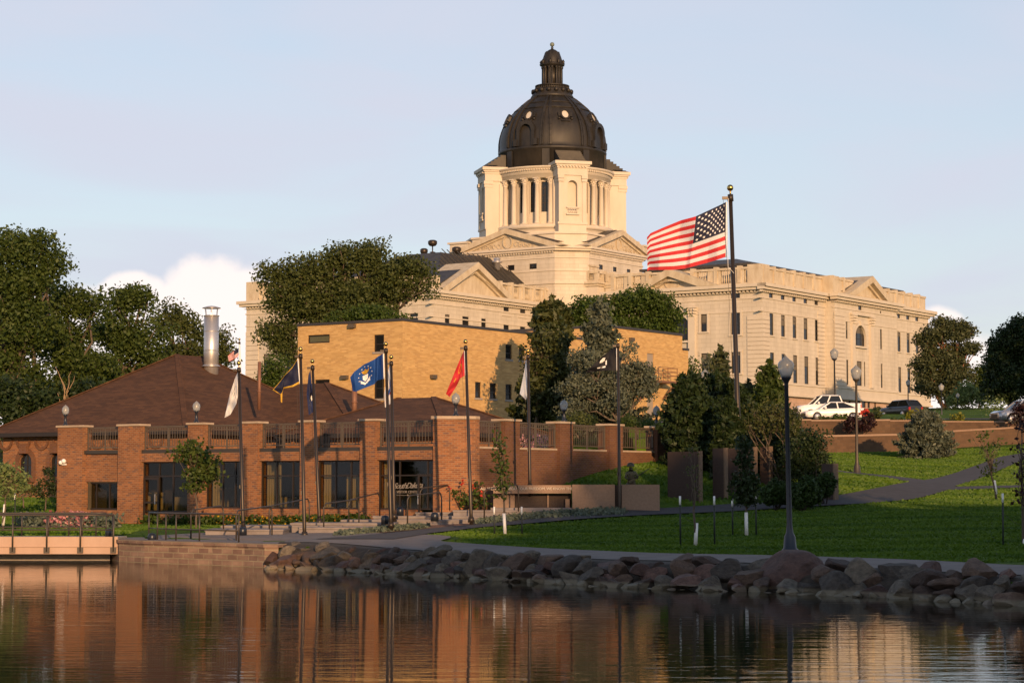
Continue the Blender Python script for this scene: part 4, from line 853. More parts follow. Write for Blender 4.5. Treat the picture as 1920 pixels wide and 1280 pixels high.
def drumpane(x):
    g = MB(); ua = math.radians(3.75); pts = []
    n = 8; arr = [(-ua, zw0)]; half = RI * math.sin(ua)
    for k in range(n + 1): v = math.pi * (1 - k / n); arr.append((ua * math.cos(v), zw1 - half + half * math.sin(v)))
    arr.append((ua, zw0)); pts = [(a0 + (RI - .35) * math.cos(x) - RI * math.sin(x) * o, b0 + (RI - .35) * math.sin(x) + RI * math.cos(x) * o, z) for o, z in arr]
    g.prism(pts, (-.05 * math.cos(x), -.05 * math.sin(x), 0)); f = MB()
    for z in (.3, .55, .78): zz = zw0 + (zw1 - zw0) * z; c_ = P(RI - .3, x, zz); f.obox(c_, (.03 * math.cos(x), .03 * math.sin(x), 0), (-half * .95 * math.sin(x), half * .95 * math.cos(x), 0), (0, 0, .05))
    for sg in (-1, 0, 1): c_ = (a0 + (RI - .3) * math.cos(x) - half * .93 * sg * math.sin(x), b0 + (RI - .3) * math.sin(x) + half * .93 * sg * math.cos(x), (zw0 + zw1 - .6) / 2); f.obox(c_, (.03 * math.cos(x), .03 * math.sin(x), 0), (-.06 * math.sin(x), .06 * math.cos(x), 0), (0, 0, (zw1 - zw0 - .7) / 2))
    w_ = part('window', f, M['frame'], cap); part('pane', g, M['glass'], w_)
for x in angs:
    if math.sin(x) < .45 or math.cos(x) > .3: drumpane(x)
for k in range(4):
    base_ = -math.pi / 4 + k * math.pi / 2 + math.radians(3.5)
    for j in range(5):
        u = base_ + math.radians(17.5 + 13.75 * j); cx_, cy_ = a0 + 9.3 * math.cos(u), b0 + 9.3 * math.sin(u); r = .42; H0, H1 = zB, zC; col = MB()
        col.box(cx_ - .55, cx_ + .55, cy_ - .55, cy_ + .55, H0, H0 + .22); col.lathe([(.52, H0 + .22), (.52, H0 + .4), (.43, H0 + .55), (r, H0 + .7), (r, H0 + 2.5), (r * .84, H1 - 1.05), (.42, H1 - 1.0), (.36, H1 - .95), (.40, H1 - .6), (.5, H1 - .55), (.42, H1 - .5), (.5, H1 - .2), (.62, H1 - .14)], cx_, cy_, 14)
        for v in range(8):
            for lv in (0, 1): col.sphere((cx_ + (.44 + .06 * lv) * math.cos(v * .785 + lv * .4), cy_ + (.44 + .06 * lv) * math.sin(v * .785 + lv * .4), H1 - .72 + .36 * lv), .11, 6)
        col.box(cx_ - .58, cx_ + .58, cy_ - .58, cy_ + .58, H1 - .15, H1 - .003); part('column', col, M['stone_plain'], cap)
# four projecting bays with niches, on the diagonals
rb_ = 12.1; ROT = math.radians(3.5)
def rotbox(mb, u, r0, r1, s0, s1, z0, z1, mi=None):
    cu, su = math.cos(u), math.sin(u); rm, rh = (r0 + r1) / 2, (r1 - r0) / 2; sm, sh = (s0 + s1) / 2, (s1 - s0) / 2
    mb.obox((a0 + rm * cu - sm * su, b0 + rm * su + sm * cu, (z0 + z1) / 2), (rh * cu, rh * su, 0), (-sh * su, sh * cu, 0), (0, 0, (z1 - z0) / 2), mi)
for k in range(4):
    u = -math.pi / 4 + k * math.pi / 2 + ROT; by = MB(); hw = 2.35; nz0, nz1, nw = zl(411), zl(349), .82
    rotbox(by, u, 7.2, rb_ - .9, -hw, hw, zt + .3, zC)
    for (s0, s1, z0, z1) in ((-hw, -nw, zt + .3, zC), (nw, hw, zt + .3, zC), (-nw, nw, zt + .3, nz0), (-nw, nw, nz1, zC)): rotbox(by, u, rb_ - .9, rb_, s0, s1, z0, z1)
    rp = lambda r, s, z: (a0 + r * math.cos(u) - s * math.sin(u), b0 + r * math.sin(u) + s * math.cos(u), z)
    for j in range(-6, 6):   # arch of the niche
        t0, t1 = math.pi / 2 * j / 6, math.pi / 2 * (j + 1) / 6; zc_ = nz1 - nw
        by.prism([rp(rb_ - .9, nw * math.sin(v), z) for v, z in ((t0, zc_ + nw * math.cos(t0)), (t1, zc_ + nw * math.cos(t1)), (t1, nz1), (t0, nz1))], (.89 * math.cos(u), .89 * math.sin(u), 0))
    rotbox(by, u, rb_, rb_ + .25, -hw - .25, hw + .25, zt + .3, zl(450)); rotbox(by, u, rb_, rb_ + .18, -hw - .18, hw + .18, zl(430), zl(426))
    for sg in (-1, 1):
        rotbox(by, u, rb_, rb_ + .16, sg * (hw - .35) - .35, sg * (hw - .35) + .35, zl(426), zC - 1.1); rotbox(by, u, rb_ - 1.2, rb_ + .3, sg * (hw - .35) - .45, sg * (hw - .35) + .45, zC - 1.05, zC - .6); rotbox(by, u, rb_ - 1.2, rb_ + .38, sg * (hw - .35) - .52, sg * (hw - .35) + .52, zC - .55, zC)
        rotbox(by, u, 9.0, 9.85, sg * (hw + .12) - .12, sg * (hw + .12) + .12, zB, zC - .5)
    rotbox(by, u, rb_, rb_ + .35, -nw - .3, nw + .3, nz0 - .15, nz0 + .1); rotbox(by, u, rb_ + .1, rb_ + .35, -nw - .3, nw + .3, nz0 + .95, nz0 + 1.15)
    for j in range(5): s = -nw + nw * 2 * (j + .5) / 5; p = rp(rb_ + .22, s, 0); by.lathe([(.07, nz0 + .1), (.15, nz0 + .4), (.06, nz0 + .75), (.12, nz0 + .95)], p[0], p[1], 6)
    rotbox(by, u, 8.4, rb_ + .2, -hw - .2, hw + .2, zC, zl(327)); rotbox(by, u, 8.4, rb_ + .75, -hw - .75, hw + .75, zl(320), zl(315.5)); rotbox(by, u, 8.4, rb_ + .5, -hw - .5, hw + .5, zl(323), zl(320)); rotbox(by, u, 8.4, rb_ + .3, -hw - .3, hw + .3, zl(327), zl(323))
    for j in range(9): s = -hw + 2 * hw * (j + .5) / 9; rotbox(by, u, rb_ + .2, rb_ + .6, s - .13, s + .13, zl(325.5), zl(323.2))
    part('bay', by, M['stone_plain'], cap)
    st = MB(); zz0 = zl(315.5)
    for j in range(6): rotbox(st, u, 8.2, rb_ + .2 - .55 * j, -hw + .2 - .0 * j, hw - .2, zz0 + .36 * j, zz0 + .36 * (j + 1))
    st.prism([rp(rb_ + .65, -hw - .65, zz0 + .002), rp(rb_ + .65, hw + .65, zz0 + .002), rp(rb_ - .6, hw - .1, zz0 + .4), rp(rb_ - .6, -hw + .1, zz0 + .4)], (-1.5 * math.cos(u), -1.5 * math.sin(u), 0)); part('stepped_roof', st, M['copper'], cap)
# dome shell
dm = MB(); prof = [(101, 319), (101, 293.5), (103.5, 292.5), (104.2, 289), (102, 287), (101.3, 286), (101.2, 279), (101, 271), (99.3, 260), (96.5, 250), (92, 239), (85.5, 229), (77, 218), (67.5, 208), (57, 199), (47, 191), (40, 186.5)]
dm.lathe([(p * KM, zl(y)) for p, y in prof], a0, b0, 96); dome_o = part('dome', dm, M['copper'], cap)
def prad(y):
    for (p0, y0), (p1, y1) in zip(prof, prof[1:]):
        if y0 >= y >= y1 and y0 != y1: return p0 + (p1 - p0) * (y0 - y) / (y0 - y1)
    return prof[-1][0]
ribs = [math.radians(-41.5 + 22.5 + 45 * k) for k in range(8)]; nrm = math.radians(0)
for k in range(8):
    rbm = MB(); u0 = ribs[k]
    for du, wd in ((-5.2, .30), (5.2, .30), (-3.2, .16), (3.2, .16)):
        u = u0 + math.radians(du); pts = []
        for y in [286, 279, 271, 260, 250, 239, 229, 218, 208, 199, 191, 187]:
            r = prad(y) * KM + .02; uu = u0 + math.radians(du * (.55 + .45 * prad(y) / 101)); pts.append((a0 + r * math.cos(uu), b0 + r * math.sin(uu), zl(y)))
        for p0, p1 in zip(pts, pts[1:]): rbm.beam(p0, p1, wd, .42, up=(math.cos(u), math.sin(u), .25))
    rotbox(rbm, u0, 101 * KM - .05, 101 * KM + .2, -.62, .62, zl(318), zl(293)); part('rib', rbm, M['copper'], dome_o)
bands = MB()
for y, e in ((212, .16), (200, .12)): bands.lathe([(prad(y + 1.2) * KM + .02, zl(y + 1.2)), (prad(y) * KM + e + .1, zl(y)), (prad(y - 1.2) * KM + .02, zl(y - 1.2))], a0, b0, 72)
for u in range(72):   # fish-scale seams on the ring under the dome
    pass
part('band', bands, M['copper'], dome_o)
panels = [math.radians(-41.5 + 45 * k) for k in range(8)]
for k, u in enumerate(panels):
    y = 230; r = prad(y) * KM; cu, su = math.cos(u), math.sin(u); oc = MB(); z = zl(y); tilt = Vector((cu, su, .45)).normalized(); side = Vector((-su, cu, 0)); upv = tilt.cross(side) * 1; c_ = Vector((a0 + (r + .05) * cu, b0 + (r + .05) * su, z))
    if upv.z < 0: upv = -upv
    for j in range(20):
        v0, v1 = 2 * math.pi * j / 20, 2 * math.pi * (j + 1) / 20
        oc.beam(c_ + side * .72 * math.cos(v0) + upv * .9 * math.sin(v0) + tilt * .15, c_ + side * .72 * math.cos(v1) + upv * .9 * math.sin(v1) + tilt * .15, .3, .5, up=tilt)
    for sg in (-1, 1): oc.obox(c_ + side * sg * 1.02 + tilt * .1, side * .18, upv * .42, tilt * .2); oc.sphere(tuple(c_ + side * sg * 1.1 - upv * .75 + tilt * .15), .24, 8)
    oc.obox(c_ - upv * 1.15 + tilt * .05, side * .8, upv * .16, tilt * .22)
    o = part('oculus', oc, M['copper'], dome_o); g = MB(); g.prism([c_ + side * .6 * math.cos(2 * math.pi * j / 16) + upv * .78 * math.sin(2 * math.pi * j / 16) + tilt * .1 for j in range(16)], tilt * .06)
    part('oculus_pane', g, M['glass_lit'], dome_o)
    if k % 2 == 1:      # tall dormers on every second panel
        dz0, dz1 = zl(287), zl(250); w_ = 1.15; rr = 101 * KM + .25; do = MB(); dp = lambda r_, s_, z_: (a0 + r_ * cu - s_ * su, b0 + r_ * su + s_ * cu, z_)
        for sg in (-1, 1): rotbox(do, u, 7.4, rr, sg * (w_ + .25) - .28, sg * (w_ + .25) + .28, dz0, dz1 - .8); rotbox(do, u, 7.6, rr + .15, sg * (w_ + .75) - .35, sg * (w_ + .75) + .35, dz0, dz0 + 1.1)
        for j in range(-8, 8):
            t0, t1 = math.pi / 2 * j / 8, math.pi / 2 * (j + 1) / 8; zc_ = dz1 - .8
            do.prism([dp(rr, q_ * math.sin(v), zc_ + q_ * math.cos(v)) for q_, v in ((w_ - .1, t0), (w_ + .55, t0), (w_ + .55, t1), (w_ - .1, t1))], (-2.2 * cu, -2.2 * su, 0))
        part('dormer', do, M['copper'], dome_o); g = MB(); rotbox(g, u, rr - 1.0, rr - .9, -w_, w_, dz0, dz1 - .2); part('dormer_pane', g, M['glass'], dome_o)
        gl = MB(); rotbox(gl, u, rr - .86, rr - .8, -.34, -.02, dz0 + .6, dz1 - 1.3); part('dormer_painted_reflection', gl, M['glass_lit'], dome_o)  # pale strip painted as a reflection in the dormer glass
# lantern
ln = MB(); K = lambda p: p * KM
ln.lathe([(K(40), zl(187)), (K(41.5), zl(184)), (K(39), zl(180)), (K(36), zl(176)), (K(33.5), zl(172.5)), (K(33.5), zl(170)), (K(30), zl(169.8)), (K(30), zl(164.5)), (K(33), zl(164)), (K(33), zl(162)), (K(17), zl(161.6))], a0, b0, 48)
for j in range(48): v = 2 * math.pi * j / 48; ln.lathe([(.06, zl(169.8)), (.12, zl(168)), (.05, zl(166)), (.1, zl(164.4))], a0 + K(32) * math.cos(v), b0 + K(32) * math.sin(v), 5)
for j in range(16): v = 2 * math.pi * j / 16; ln.sphere((a0 + K(37) * math.cos(v), b0 + K(37) * math.sin(v), zl(173.5)), .38, 8)
part('lantern_gallery', ln, M['copper'], dome_o)
ln = MB(); ln.lathe([(K(14), zl(161.6)), (K(14), zl(128))], a0, b0, 24)
for j in range(8):
    v = 2 * math.pi * (j + .5) / 8
    for dv in (-.16, .16): x_, y_ = a0 + K(18.5) * math.cos(v + dv), b0 + K(18.5) * math.sin(v + dv); ln.lathe([(.24, zl(161.6)), (.24, zl(160)), (.17, zl(159)), (.15, zl(131)), (.25, zl(129)), (.27, zl(127))], x_, y_, 8)
    rotbox(ln, v, K(13), K(18), -.3, .3, zl(161.6), zl(127))
ln.lathe([(K(14), zl(127)), (K(20.5), zl(127)), (K(20.5), zl(124.8)), (K(23.5), zl(124)), (K(23.8), zl(122.3)), (K(20), zl(121.8)), (K(19.5), zl(119)), (K(18.3), zl(112)), (K(16.8), zl(106.5)), (K(14), zl(101)), (K(10.5), zl(97)), (K(6), zl(94)), (K(3), zl(93)), (K(2), zl(91)), (K(3), zl(90)), (K(1.6), zl(89)), (K(1.4), zl(86))], a0, b0, 32)
for j in range(8):
    v = 2 * math.pi * (j + .5) / 8; ln.beam((a0 + K(20) * math.cos(v), b0 + K(20) * math.sin(v), zl(121)), (a0 + K(12) * math.cos(v), b0 + K(12) * math.sin(v), zl(98.5)), .3, .3, up=(math.cos(v), math.sin(v), .2)); ln.lathe([(.3, zl(122)), (.2, zl(119)), (.28, zl(117)), (.05, zl(113))], a0 + K(21.5) * math.cos(v), b0 + K(21.5) * math.sin(v), 8)
part('lantern', ln, M['copper'], dome_o); g = MB(); g.sphere((a0, b0, zl(84)), K(4.4), 16); part('finial_ball', g, M['patina'], dome_o)
# roof equipment
def siren(a, b, z, h, big=1.):
    o = thing('roof_siren', 'dark mushroom-shaped siren on the roof, ' + ('taller one of the pair left of the dome' if h > 1.5 else ('lower one close to the dome' if big > .9 else 'squat one left of the tall siren')), 'siren', (a, b, z), ab=True, group='roof equipment'); m_ = MB(); m_.lathe([(.1, z - .6), (.1, z + h)], a, b, 8); m_.lathe([(.3, z + h * .3), (.55, z + h * .36), (.3, z + h * .42)], a, b, 12); part('post', m_, M['darkmetal'], o)
    m_ = MB(); m_.lathe([(.15, z + h - .1), (.55 * big, z + h), (.8 * big, z + h + .3), (.82 * big, z + h + .75), (.5 * big, z + h + .95), (.01, z + h + 1.)], a, b, 14); part('horn', m_, M['darkmetal'], o)
for (px, py, hgt, bg_) in ((811, 480, 1.1, .95), (856, 476, .2, .95), (795, 477, .05, .8)):
    b_s = 285; a_, z_ = FR(px, py, b_s); siren(a_, b_s, z_, hgt + (.6 if px == 811 else 0), bg_)
v_ = MB(); a_, z_ = FR(932, 497, 283); v_.lathe([(.5, z_ - .8), (.5, z_ + .3), (.85, z_ + .4), (.85, z_ + .6), (.45, z_ + .7), (.6, z_ + 1.1), (.1, z_ + 1.25)], a_, 283, 14); solo('roof_vent', v_, M['steel'], 'round silvery ventilator on the dark roof just below the left dome pediment', 'vent', (a_, 283, z_), ab=True)
# ================================================================= clear glass
def clearglass(name, tint=(.68, .66, .58), refl=.035):
    m, nt, b = newmat(name); nt.nodes.remove(b); tr = N(nt, 'ShaderNodeBsdfTransparent'); tr.inputs['Color'].default_value = c4(tint)
    gl = N(nt, 'ShaderNodeBsdfGlossy'); gl.inputs['Roughness'].default_value = .04; gl.inputs['Color'].default_value = (.8, .8, .8, 1)
    mx = N(nt, 'ShaderNodeMixShader'); mx.inputs[0].default_value = refl; L(nt, tr.outputs[0], mx.inputs[1]); L(nt, gl.outputs[0], mx.inputs[2]); L(nt, mx.outputs[0], nt.nodes['Material Output'].inputs[0]); return m
M['clear'] = clearglass('tinted_glass')
M['letter'] = simple('pale_lettering', (.22, .19, .16), .6)
# ================================================================= low brick visitor building by the lake
bF, aW = 74.9, -53.1
vc = thing('visitor_center', 'low red brick building with roof terrace and brown hipped shingle roofs by the lake', 'building', (-66, 80, 1.1), ab=True)
pil = [(-77.33, -75.62), (-73.23, -71.8), (-68.72, -67.75), (-65.42, -64.4), (-61.9, -61.02), (-58.47, -57.6)]
zg, zt_, zsl = .6, 5.66, 4.34
def pillar(mbp, cpb, a0, a1, b0, b1, z0=zg, zt=zt_):
    mbp.box(a0, a1, b0, b1, z0, zt); cpb.box(a0 - .07, a1 + .07, b0 - .07, b1 + .07, zt, zt + .09)
for i, (x0, x1) in enumerate(pil):
    p_, c_ = MB(), MB(); pillar(p_, c_, x0, x1, bF, bF + .6); o = part('pillar', p_, M['red_brick'], vc); part('cap', c_, M['cap'], o)
p_ = MB(); ch = [(-54.45, bF), (-54.22, bF), (aW - .02, bF + 1.05), (aW + .06, bF + 1.2), (aW + .06, bF + 1.5), (-54.45, bF + 1.5)]
p_.prism([(x, y, zg) for x, y in ch], (0, 0, zt_ + .02 - zg)); o = part('pillar', p_, M['red_brick'], vc); c_ = MB(); c_.prism([(x + (.07 if x > -54 else -.07), y - (.07 if y < bF + 2 else -.07), zt_ + .02) for x, y in ch], (0, 0, .13)); part('cap', c_, M['cap'], o)
ends = pil + [(-54.45, -53)]
w = MB(); sl = MB()
for i in range(6):
    x0, x1 = ends[i][1], ends[i + 1][0]
    sl.box(x0, x1, bF + .12, bF + 1.2, zsl, zsl + .17)
    if i == 0:
        s0 = FR(152, 930, bF + .25)[0]; s1 = x1 - .02; hw = [(s0, x1 - .001, 1.62, 2.98)]; facade(w, 'F', bF + .25, x0, x1, zg, zsl, hw, depth=.25)
        part('wall', w, M['red_brick'], vc); w = MB()
        window(vc, 'F', bF + .25, (s0, x1 - .03, 1.62, 2.98), depth=.27, nx=2, fw=.09, glass=M['clear'])
    else:
        w.box(x0, x1, bF + .10, bF + .55, 3.93, zsl); part('beam', w, M['red_brick'], vc); w = MB(); zs = 1.75 if i > 1 else 1.55
        w.box(x0 if i > 1 else x0 + 1.1, x1 - (.95 if i == 5 else 0), bF + .16, bF + .5, zg, zs); part('sill_wall', w, M['red_brick'], vc); w = MB()
        nm = 0
        bars = {1: [.33, .62], 2: [.42, .75], 3: [.36, .74], 4: [.38, .72], 5: [.2, .36, .84]}[i]
        f = MB(); c = bF + .28; fw = .07
        f.box(x0, x0 + fw, c, c + .1, zs, 3.93); f.box(x1 - fw, x1, c, c + .1, zs, 3.93); f.box(x0 + fw, x1 - fw, c, c + .1, zs, zs + fw); f.box(x0 + fw, x1 - fw, c, c + .1, 3.93 - fw, 3.93)
        for u in bars: f.box(x0 + (x1 - x0) * u - .035, x0 + (x1 - x0) * u + .035, c + .01, c + .09, zs + fw, 3.93 - fw)
        f.box(x0 + fw, x1 - fw, c + .02, c + .08, 3.22, 3.28); o = part('window', f, M['frame'], vc)
        g = MB(); g.box(x0 + .03, x1 - .03, c + .04, c + .055, zs + .02, 3.92); part('pane', g, M['clear'], o)
        cu = MB(); nfold = 7
        for (u0, u1) in {1: [(.1, .9)], 2: [(.03, .2), (.78, .92)], 3: [(.02, .34), (.8, .97)], 4: [(.01, .18), (.52, .86)], 5: [(.01, .17)]}[i]:
            A0, A1 = x0 + (x1 - x0) * u0, x0 + (x1 - x0) * u1; bb = c + .35; n = max(3, int((A1 - A0) / .07)); z0_ = zs + .05 if i != 4 or u0 < .3 else zs + .05; z1_ = 3.9 if not (i == 4 and u0 > .3) else 3.2
            pts = [(A0 + (A1 - A0) * k / n, bb + (.05 if k % 2 else 0)) for k in range(n + 1)]
            for (p, q) in zip(pts, pts[1:]): cu.quad((*p, z0_), (*q, z0_), (*q, z1_), (*p, z1_))
        if i != 1: part('curtain', cu, M['curtain'], vc)
part('terrace_edge', sl, M['rail'], vc)
# room behind the glass
rm = MB(); rm.box(-75.4, aW - .6, bF + 4.5, bF + 4.7, .5, 4.3); rm.box(-75.4, aW - .6, bF + .8, bF + 4.5, .9, 1.0); rm.box(-75.5, -75.4, bF + .3, bF + 4.6, .5, 4.3)
M['room'] = simple('room_wall', (.09, .07, .04), .9, c2=(.05, .04, .025), scale=1.); part('room', rm, M['room'], vc)
fu = MB()
for k in range(9):
    a_ = -74.5 + k * 2.3 + random.uniform(-.3, .3); fu.box(a_, a_ + random.uniform(.5, 1.1), bF + 3 + random.uniform(-.6, .4), bF + 3.9, 1., random.uniform(1.8, 2.7))
part('display_stand', fu, M['curtain'], vc, kind='stuff')
# entrance door of the first glass bay and of the last
dx = ends[1][1] + .08; f = MB(); c = bF + .26
f.box(dx, dx + .1, c - .06, c, 1.0, 3.2); f.box(dx + .9, dx + 1.0, c - .06, c, 1.0, 3.2); f.box(dx + .1, dx + .9, c - .06, c, 3.08, 3.2); f.box(dx + .1, dx + .9, c - .06, c, 1.0, 1.2); f.box(dx + .1, dx + .9, c - .06, c, 1.95, 2.05)
o = part('door', f, M['frame'], vc); g = MB(); g.box(dx + .8, dx + .84, c - .14, c - .1, 1.9, 2.4); part('handle', g, M['steel'], o)
dx = ends[6][0] - .98; f = MB(); f.box(dx, dx + .09, c - .06, c, 1.2, 3.3); f.box(dx + .88, dx + .97, c - .06, c, 1.2, 3.3); f.box(dx + .09, dx + .88, c - .06, c, 3.2, 3.3); f.box(dx + .09, dx + .88, c - .06, c, 1.2, 1.35)
o = part('door', f, M['frame'], vc); g = MB(); g.box(dx + .05, dx + .08, c - .14, c - .08, 2.0, 2.45); part('handle', g, M['steel'], o)
# lettering on the glass
def text(parent, s, size, p0, right, up, mat, name='lettering', shear=0, ext=.01, space=1., bold=0):
    cu = bpy.data.curves.new('lettering', 'FONT'); cu.body = s; cu.size = size; cu.extrude = ext; cu.align_x = 'CENTER'; cu.shear = shear; cu.space_character = space; cu.resolution_u = 2; cu.offset = bold
    tmp = bpy.data.objects.new('tmp', cu); COL.objects.link(tmp); dg = bpy.context.evaluated_depsgraph_get(); me = bpy.data.meshes.new_from_object(tmp.evaluated_get(dg)); bpy.data.objects.remove(tmp)
    r, u = Vector(right).normalized(), Vector(up).normalized(); n = r.cross(u); og = Vector(org_of(parent)) if parent else Vector((0, 0, 0)); p0 = Vector(p0) - og
    for v in me.vertices: v.co = p0 + r * v.co.x + u * v.co.y + n * v.co.z
    me.materials.clear(); me.materials.append(mat); o = bpy.data.objects.new(name, me); COL.objects.link(o); o.parent = parent; return o
c = bF + .28; ax_, z1 = FR(765, 915, c); text(vc, 'SouthDakota', .36, (ax_, c - .02, z1), (1, 0, .03), (0, 0, 1), M['letter'], shear=.5, space=.82, bold=.002)
ax_, z1 = FR(765, 924, c); text(vc, 'VISITOR CENTER', .16, (ax_, c - .02, z1), (1, 0, 0), (0, 0, 1), M['letter'])
u_ = MB(); u_.box(ax_ - .62, ax_ + .62, c - .03, c - .01, z1 - .1, z1 - .085); u_.sphere((ax_, c - .02, z1 - .09), .04, 6); part('lettering', u_, M['letter'], vc)
# railings of the roof terrace
def railing(parent, ax, c, s0, s1, z0, z1, gap=.14, name='railing', mat='railbrown', loops=True):
    m_ = MB(); fbox(m_, ax, c, s0, s1, z1 - .06, z1, -.03, .03); fbox(m_, ax, c, s0, s1, z1 - .24, z1 - .20, -.015, .015); fbox(m_, ax, c, s0, s1, z0, z0 + .05, -.02, .02)
    n = int((s1 - s0) / gap)
    for k in range(n + 1):
        s = s0 + (s1 - s0) * k / n; fbox(m_, ax, c, s - .012, s + .012, z0 + .05, z1 - .06, -.012, .012)
        if loops and k < n:
            sm = s + gap / 2
            for j in range(6):
                t0, t1 = math.pi * j / 6, math.pi * (j + 1) / 6; m_.beam(fp(ax, c, sm + .055 * math.cos(t0), z1 - .16 + .075 * math.sin(t0)), fp(ax, c, sm + .055 * math.cos(t1), z1 - .16 + .075 * math.sin(t1)), .02, .015, up=(0, 1, 0) if ax == 'F' else (1, 0, 0))
    for s in (s0 + .03, (s0 + s1) / 2, s1 - .03): fbox(m_, ax, c, s - .03, s + .03, z0 - .12, z1 - .03, -.03, .03)
    return part(name, m_, M[mat], parent)
for i in range(6): railing(vc, 'F', bF + .35, ends[i][1] + .01, ends[i + 1][0] - .01, 4.62, zt_ - .02, gap=.16)
# side terrace wall running away from the lake
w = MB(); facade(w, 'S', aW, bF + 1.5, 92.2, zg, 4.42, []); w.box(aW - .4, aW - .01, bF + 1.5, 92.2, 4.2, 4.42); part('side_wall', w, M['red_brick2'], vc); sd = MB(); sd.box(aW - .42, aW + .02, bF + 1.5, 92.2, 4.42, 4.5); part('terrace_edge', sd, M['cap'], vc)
sp = [(SD(x0, 785, aW + .08)[0], SD(x1, 785, aW + .08)[0]) for x0, x1 in ((945, 972), (1047, 1072), (1140, 1165), (1230, 1247))]
for (s0, s1) in sp:
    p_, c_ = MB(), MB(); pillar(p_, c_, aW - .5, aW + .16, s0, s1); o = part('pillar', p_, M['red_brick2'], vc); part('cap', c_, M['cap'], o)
es = [(0, bF + 1.5)] + sp
for i in range(4): railing(vc, 'S', aW - .1, es[i][1] + .01, es[i + 1][0] - .01, 4.62, zt_ - .02, gap=.17)
dk = MB(); dk.box(-75.7, aW - .3, bF + 1.2, 95, 4.3, 4.46); part('terrace_floor', dk, M['concrete'], vc)
# hipped roofs and the walls beneath them
zE_ = 5.75
def wing(a0, a1, b0, b1, ra0, ra1, rb0, rb1, zr, zbase, hol=(), ze=zE_, sideholes=()):
    w = MB(); facade(w, 'F', b0 + .75, a0 + .75, a1 - .75, zbase, ze, list(hol)); facade(w, 'S', a1 - .75, b0 + .75, b1 - .75, zbase, ze, list(sideholes))
    w.quad((a0 + .75, b1, zbase), (a0 + .75, b0 + .75, zbase), (a0 + .75, b0 + .75, ze), (a0 + .75, b1, ze))
    for h in hol: archfill(w, 'F', b0 + .75, h)
    part('upper_wall', w, M['red_brick'], vc)
    r = MB(); hip(r, a0, a1, b0, b1, ze, zr, ra0, ra1, rb0, rb1); o = part('roof', r, M['shingle'], vc); f = MB(); f.box(a0, a1, b0, b1, ze - .22, ze - .001); part('fascia', f, M['frame'], o)
    rc = MB()
    for p, q_ in (((a0, b0), (ra0, rb0)), ((a1, b0), (ra1, rb0)), ((a1, b1), (ra1, rb1)), ((a0, b1), (ra0, rb1))): rc.beam((p[0], p[1], ze + .02), (q_[0], q_[1], zr + .02), .3, .06)
    part('ridge_cap', rc, M['shingle'], o)
aw1 = [FR(36, 880, 84.75)[0], FR(60, 880, 84.75)[0]]; aw2 = [FR(94, 880, 84.75)[0], FR(118, 880, 84.75)[0]]; hl = [(aw1[0], aw1[1], 3.3, 4.62), (aw2[0], aw2[1], 3.3, 4.62)]
wing(-92.6, -77.2, 84., 100.6, -84.95, -84.85, 91.5, 93.6, 10.35, .8, hl)
for h in hl: window(vc, 'F', 84.75, h, nx=1, nz=[.5], glass=M['glass'])
for k in range(9):      # little corbelled arches under the eaves
    cb = MB(); x = -91.6 + k * 1.45
    for j in range(8):
        t0, t1 = math.pi + math.pi * j / 8, math.pi + math.pi * (j + 1) / 8; cb.beam((x + .5 * math.cos(t0), 84.7, 5.35 - .5 * abs(math.sin(t0))), (x + .5 * math.cos(t1), 84.7, 5.35 - .5 * abs(math.sin(t1))), .14, .1, up=(0, 1, 0))
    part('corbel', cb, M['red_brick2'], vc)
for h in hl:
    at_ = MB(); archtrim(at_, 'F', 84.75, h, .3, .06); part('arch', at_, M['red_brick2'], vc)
wing(-88, -72.4, 92.5, 103.5, -80.6, -78.2, 97.0, 97.1, 8.75, 4.4)
wing(-73.8, -62.6, 87.2, 97.4, -69.4, -67., 92.2, 92.3, 7.5, 4.4, ze=5.5)
def pipe(name, px, y0, y1, Y, r, mat, collar=None, cone=False, label=None):
    z0 = PY(px, y1, Y)[2] - .6; z1 = PY(px, y0, Y)[2]; x, yb, _ = PY(px, y1, Y); a_, b_, _ = toab((x, yb, 0)); m_ = MB(); m_.lathe([(r, z0), (r, z1)], a_, b_, 20)
    for zc in (collar or []): m_.lathe([(r * 1.0, zc - .03), (r * 1.06, zc), (r * 1.0, zc + .03)], a_, b_, 20)
    o = part(name, m_, M[mat], vc, label)
    if cone:
        m_ = MB(); m_.lathe([(r * 1.0, z1 - .02), (r * 1.12, z1), (r * 1.0, z1 + .03)], a_, b_, 20)
        for k in range(8): v = k * math.pi / 4; m_.beam((a_ + r * math.cos(v), b_ + r * math.sin(v), z1), (a_ + r * 1.15 * math.cos(v), b_ + r * 1.15 * math.sin(v), z1 + .45), .03, .02)
        m_.lathe([(r * 1.25, z1 + .43), (r * 1.22, z1 + .47), (r * .6, z1 + .55), (.01, z1 + .58)], a_, b_, 20); part('rain_cap', m_, M['steel'], o)
    m_ = MB(); zb_ = PY(px, y1 - 14, Y)[2]; m_.lathe([(r * 1.35, zb_ - .03), (r * 1.02, zb_ + .06)], a_, b_, 20); part('flashing', m_, M[mat], o)
zz = lambda y: PY(395, y, 123.)[2]
pipe('flue', 395.5, 592, 700, 123.5, .43, 'steel', [zz(620), zz(656)], True, 'fat shiny steel flue with a conical rain cap')
pipe('vent_pipe', 486, 678, 748, 118, .095, 'rust', None, False, 'thin reddish-brown vent pipe'); pipe('vent_pipe', 664.5, 722, 768, 119, .15, 'rust', None, False, 'short orange-brown vent pipe')
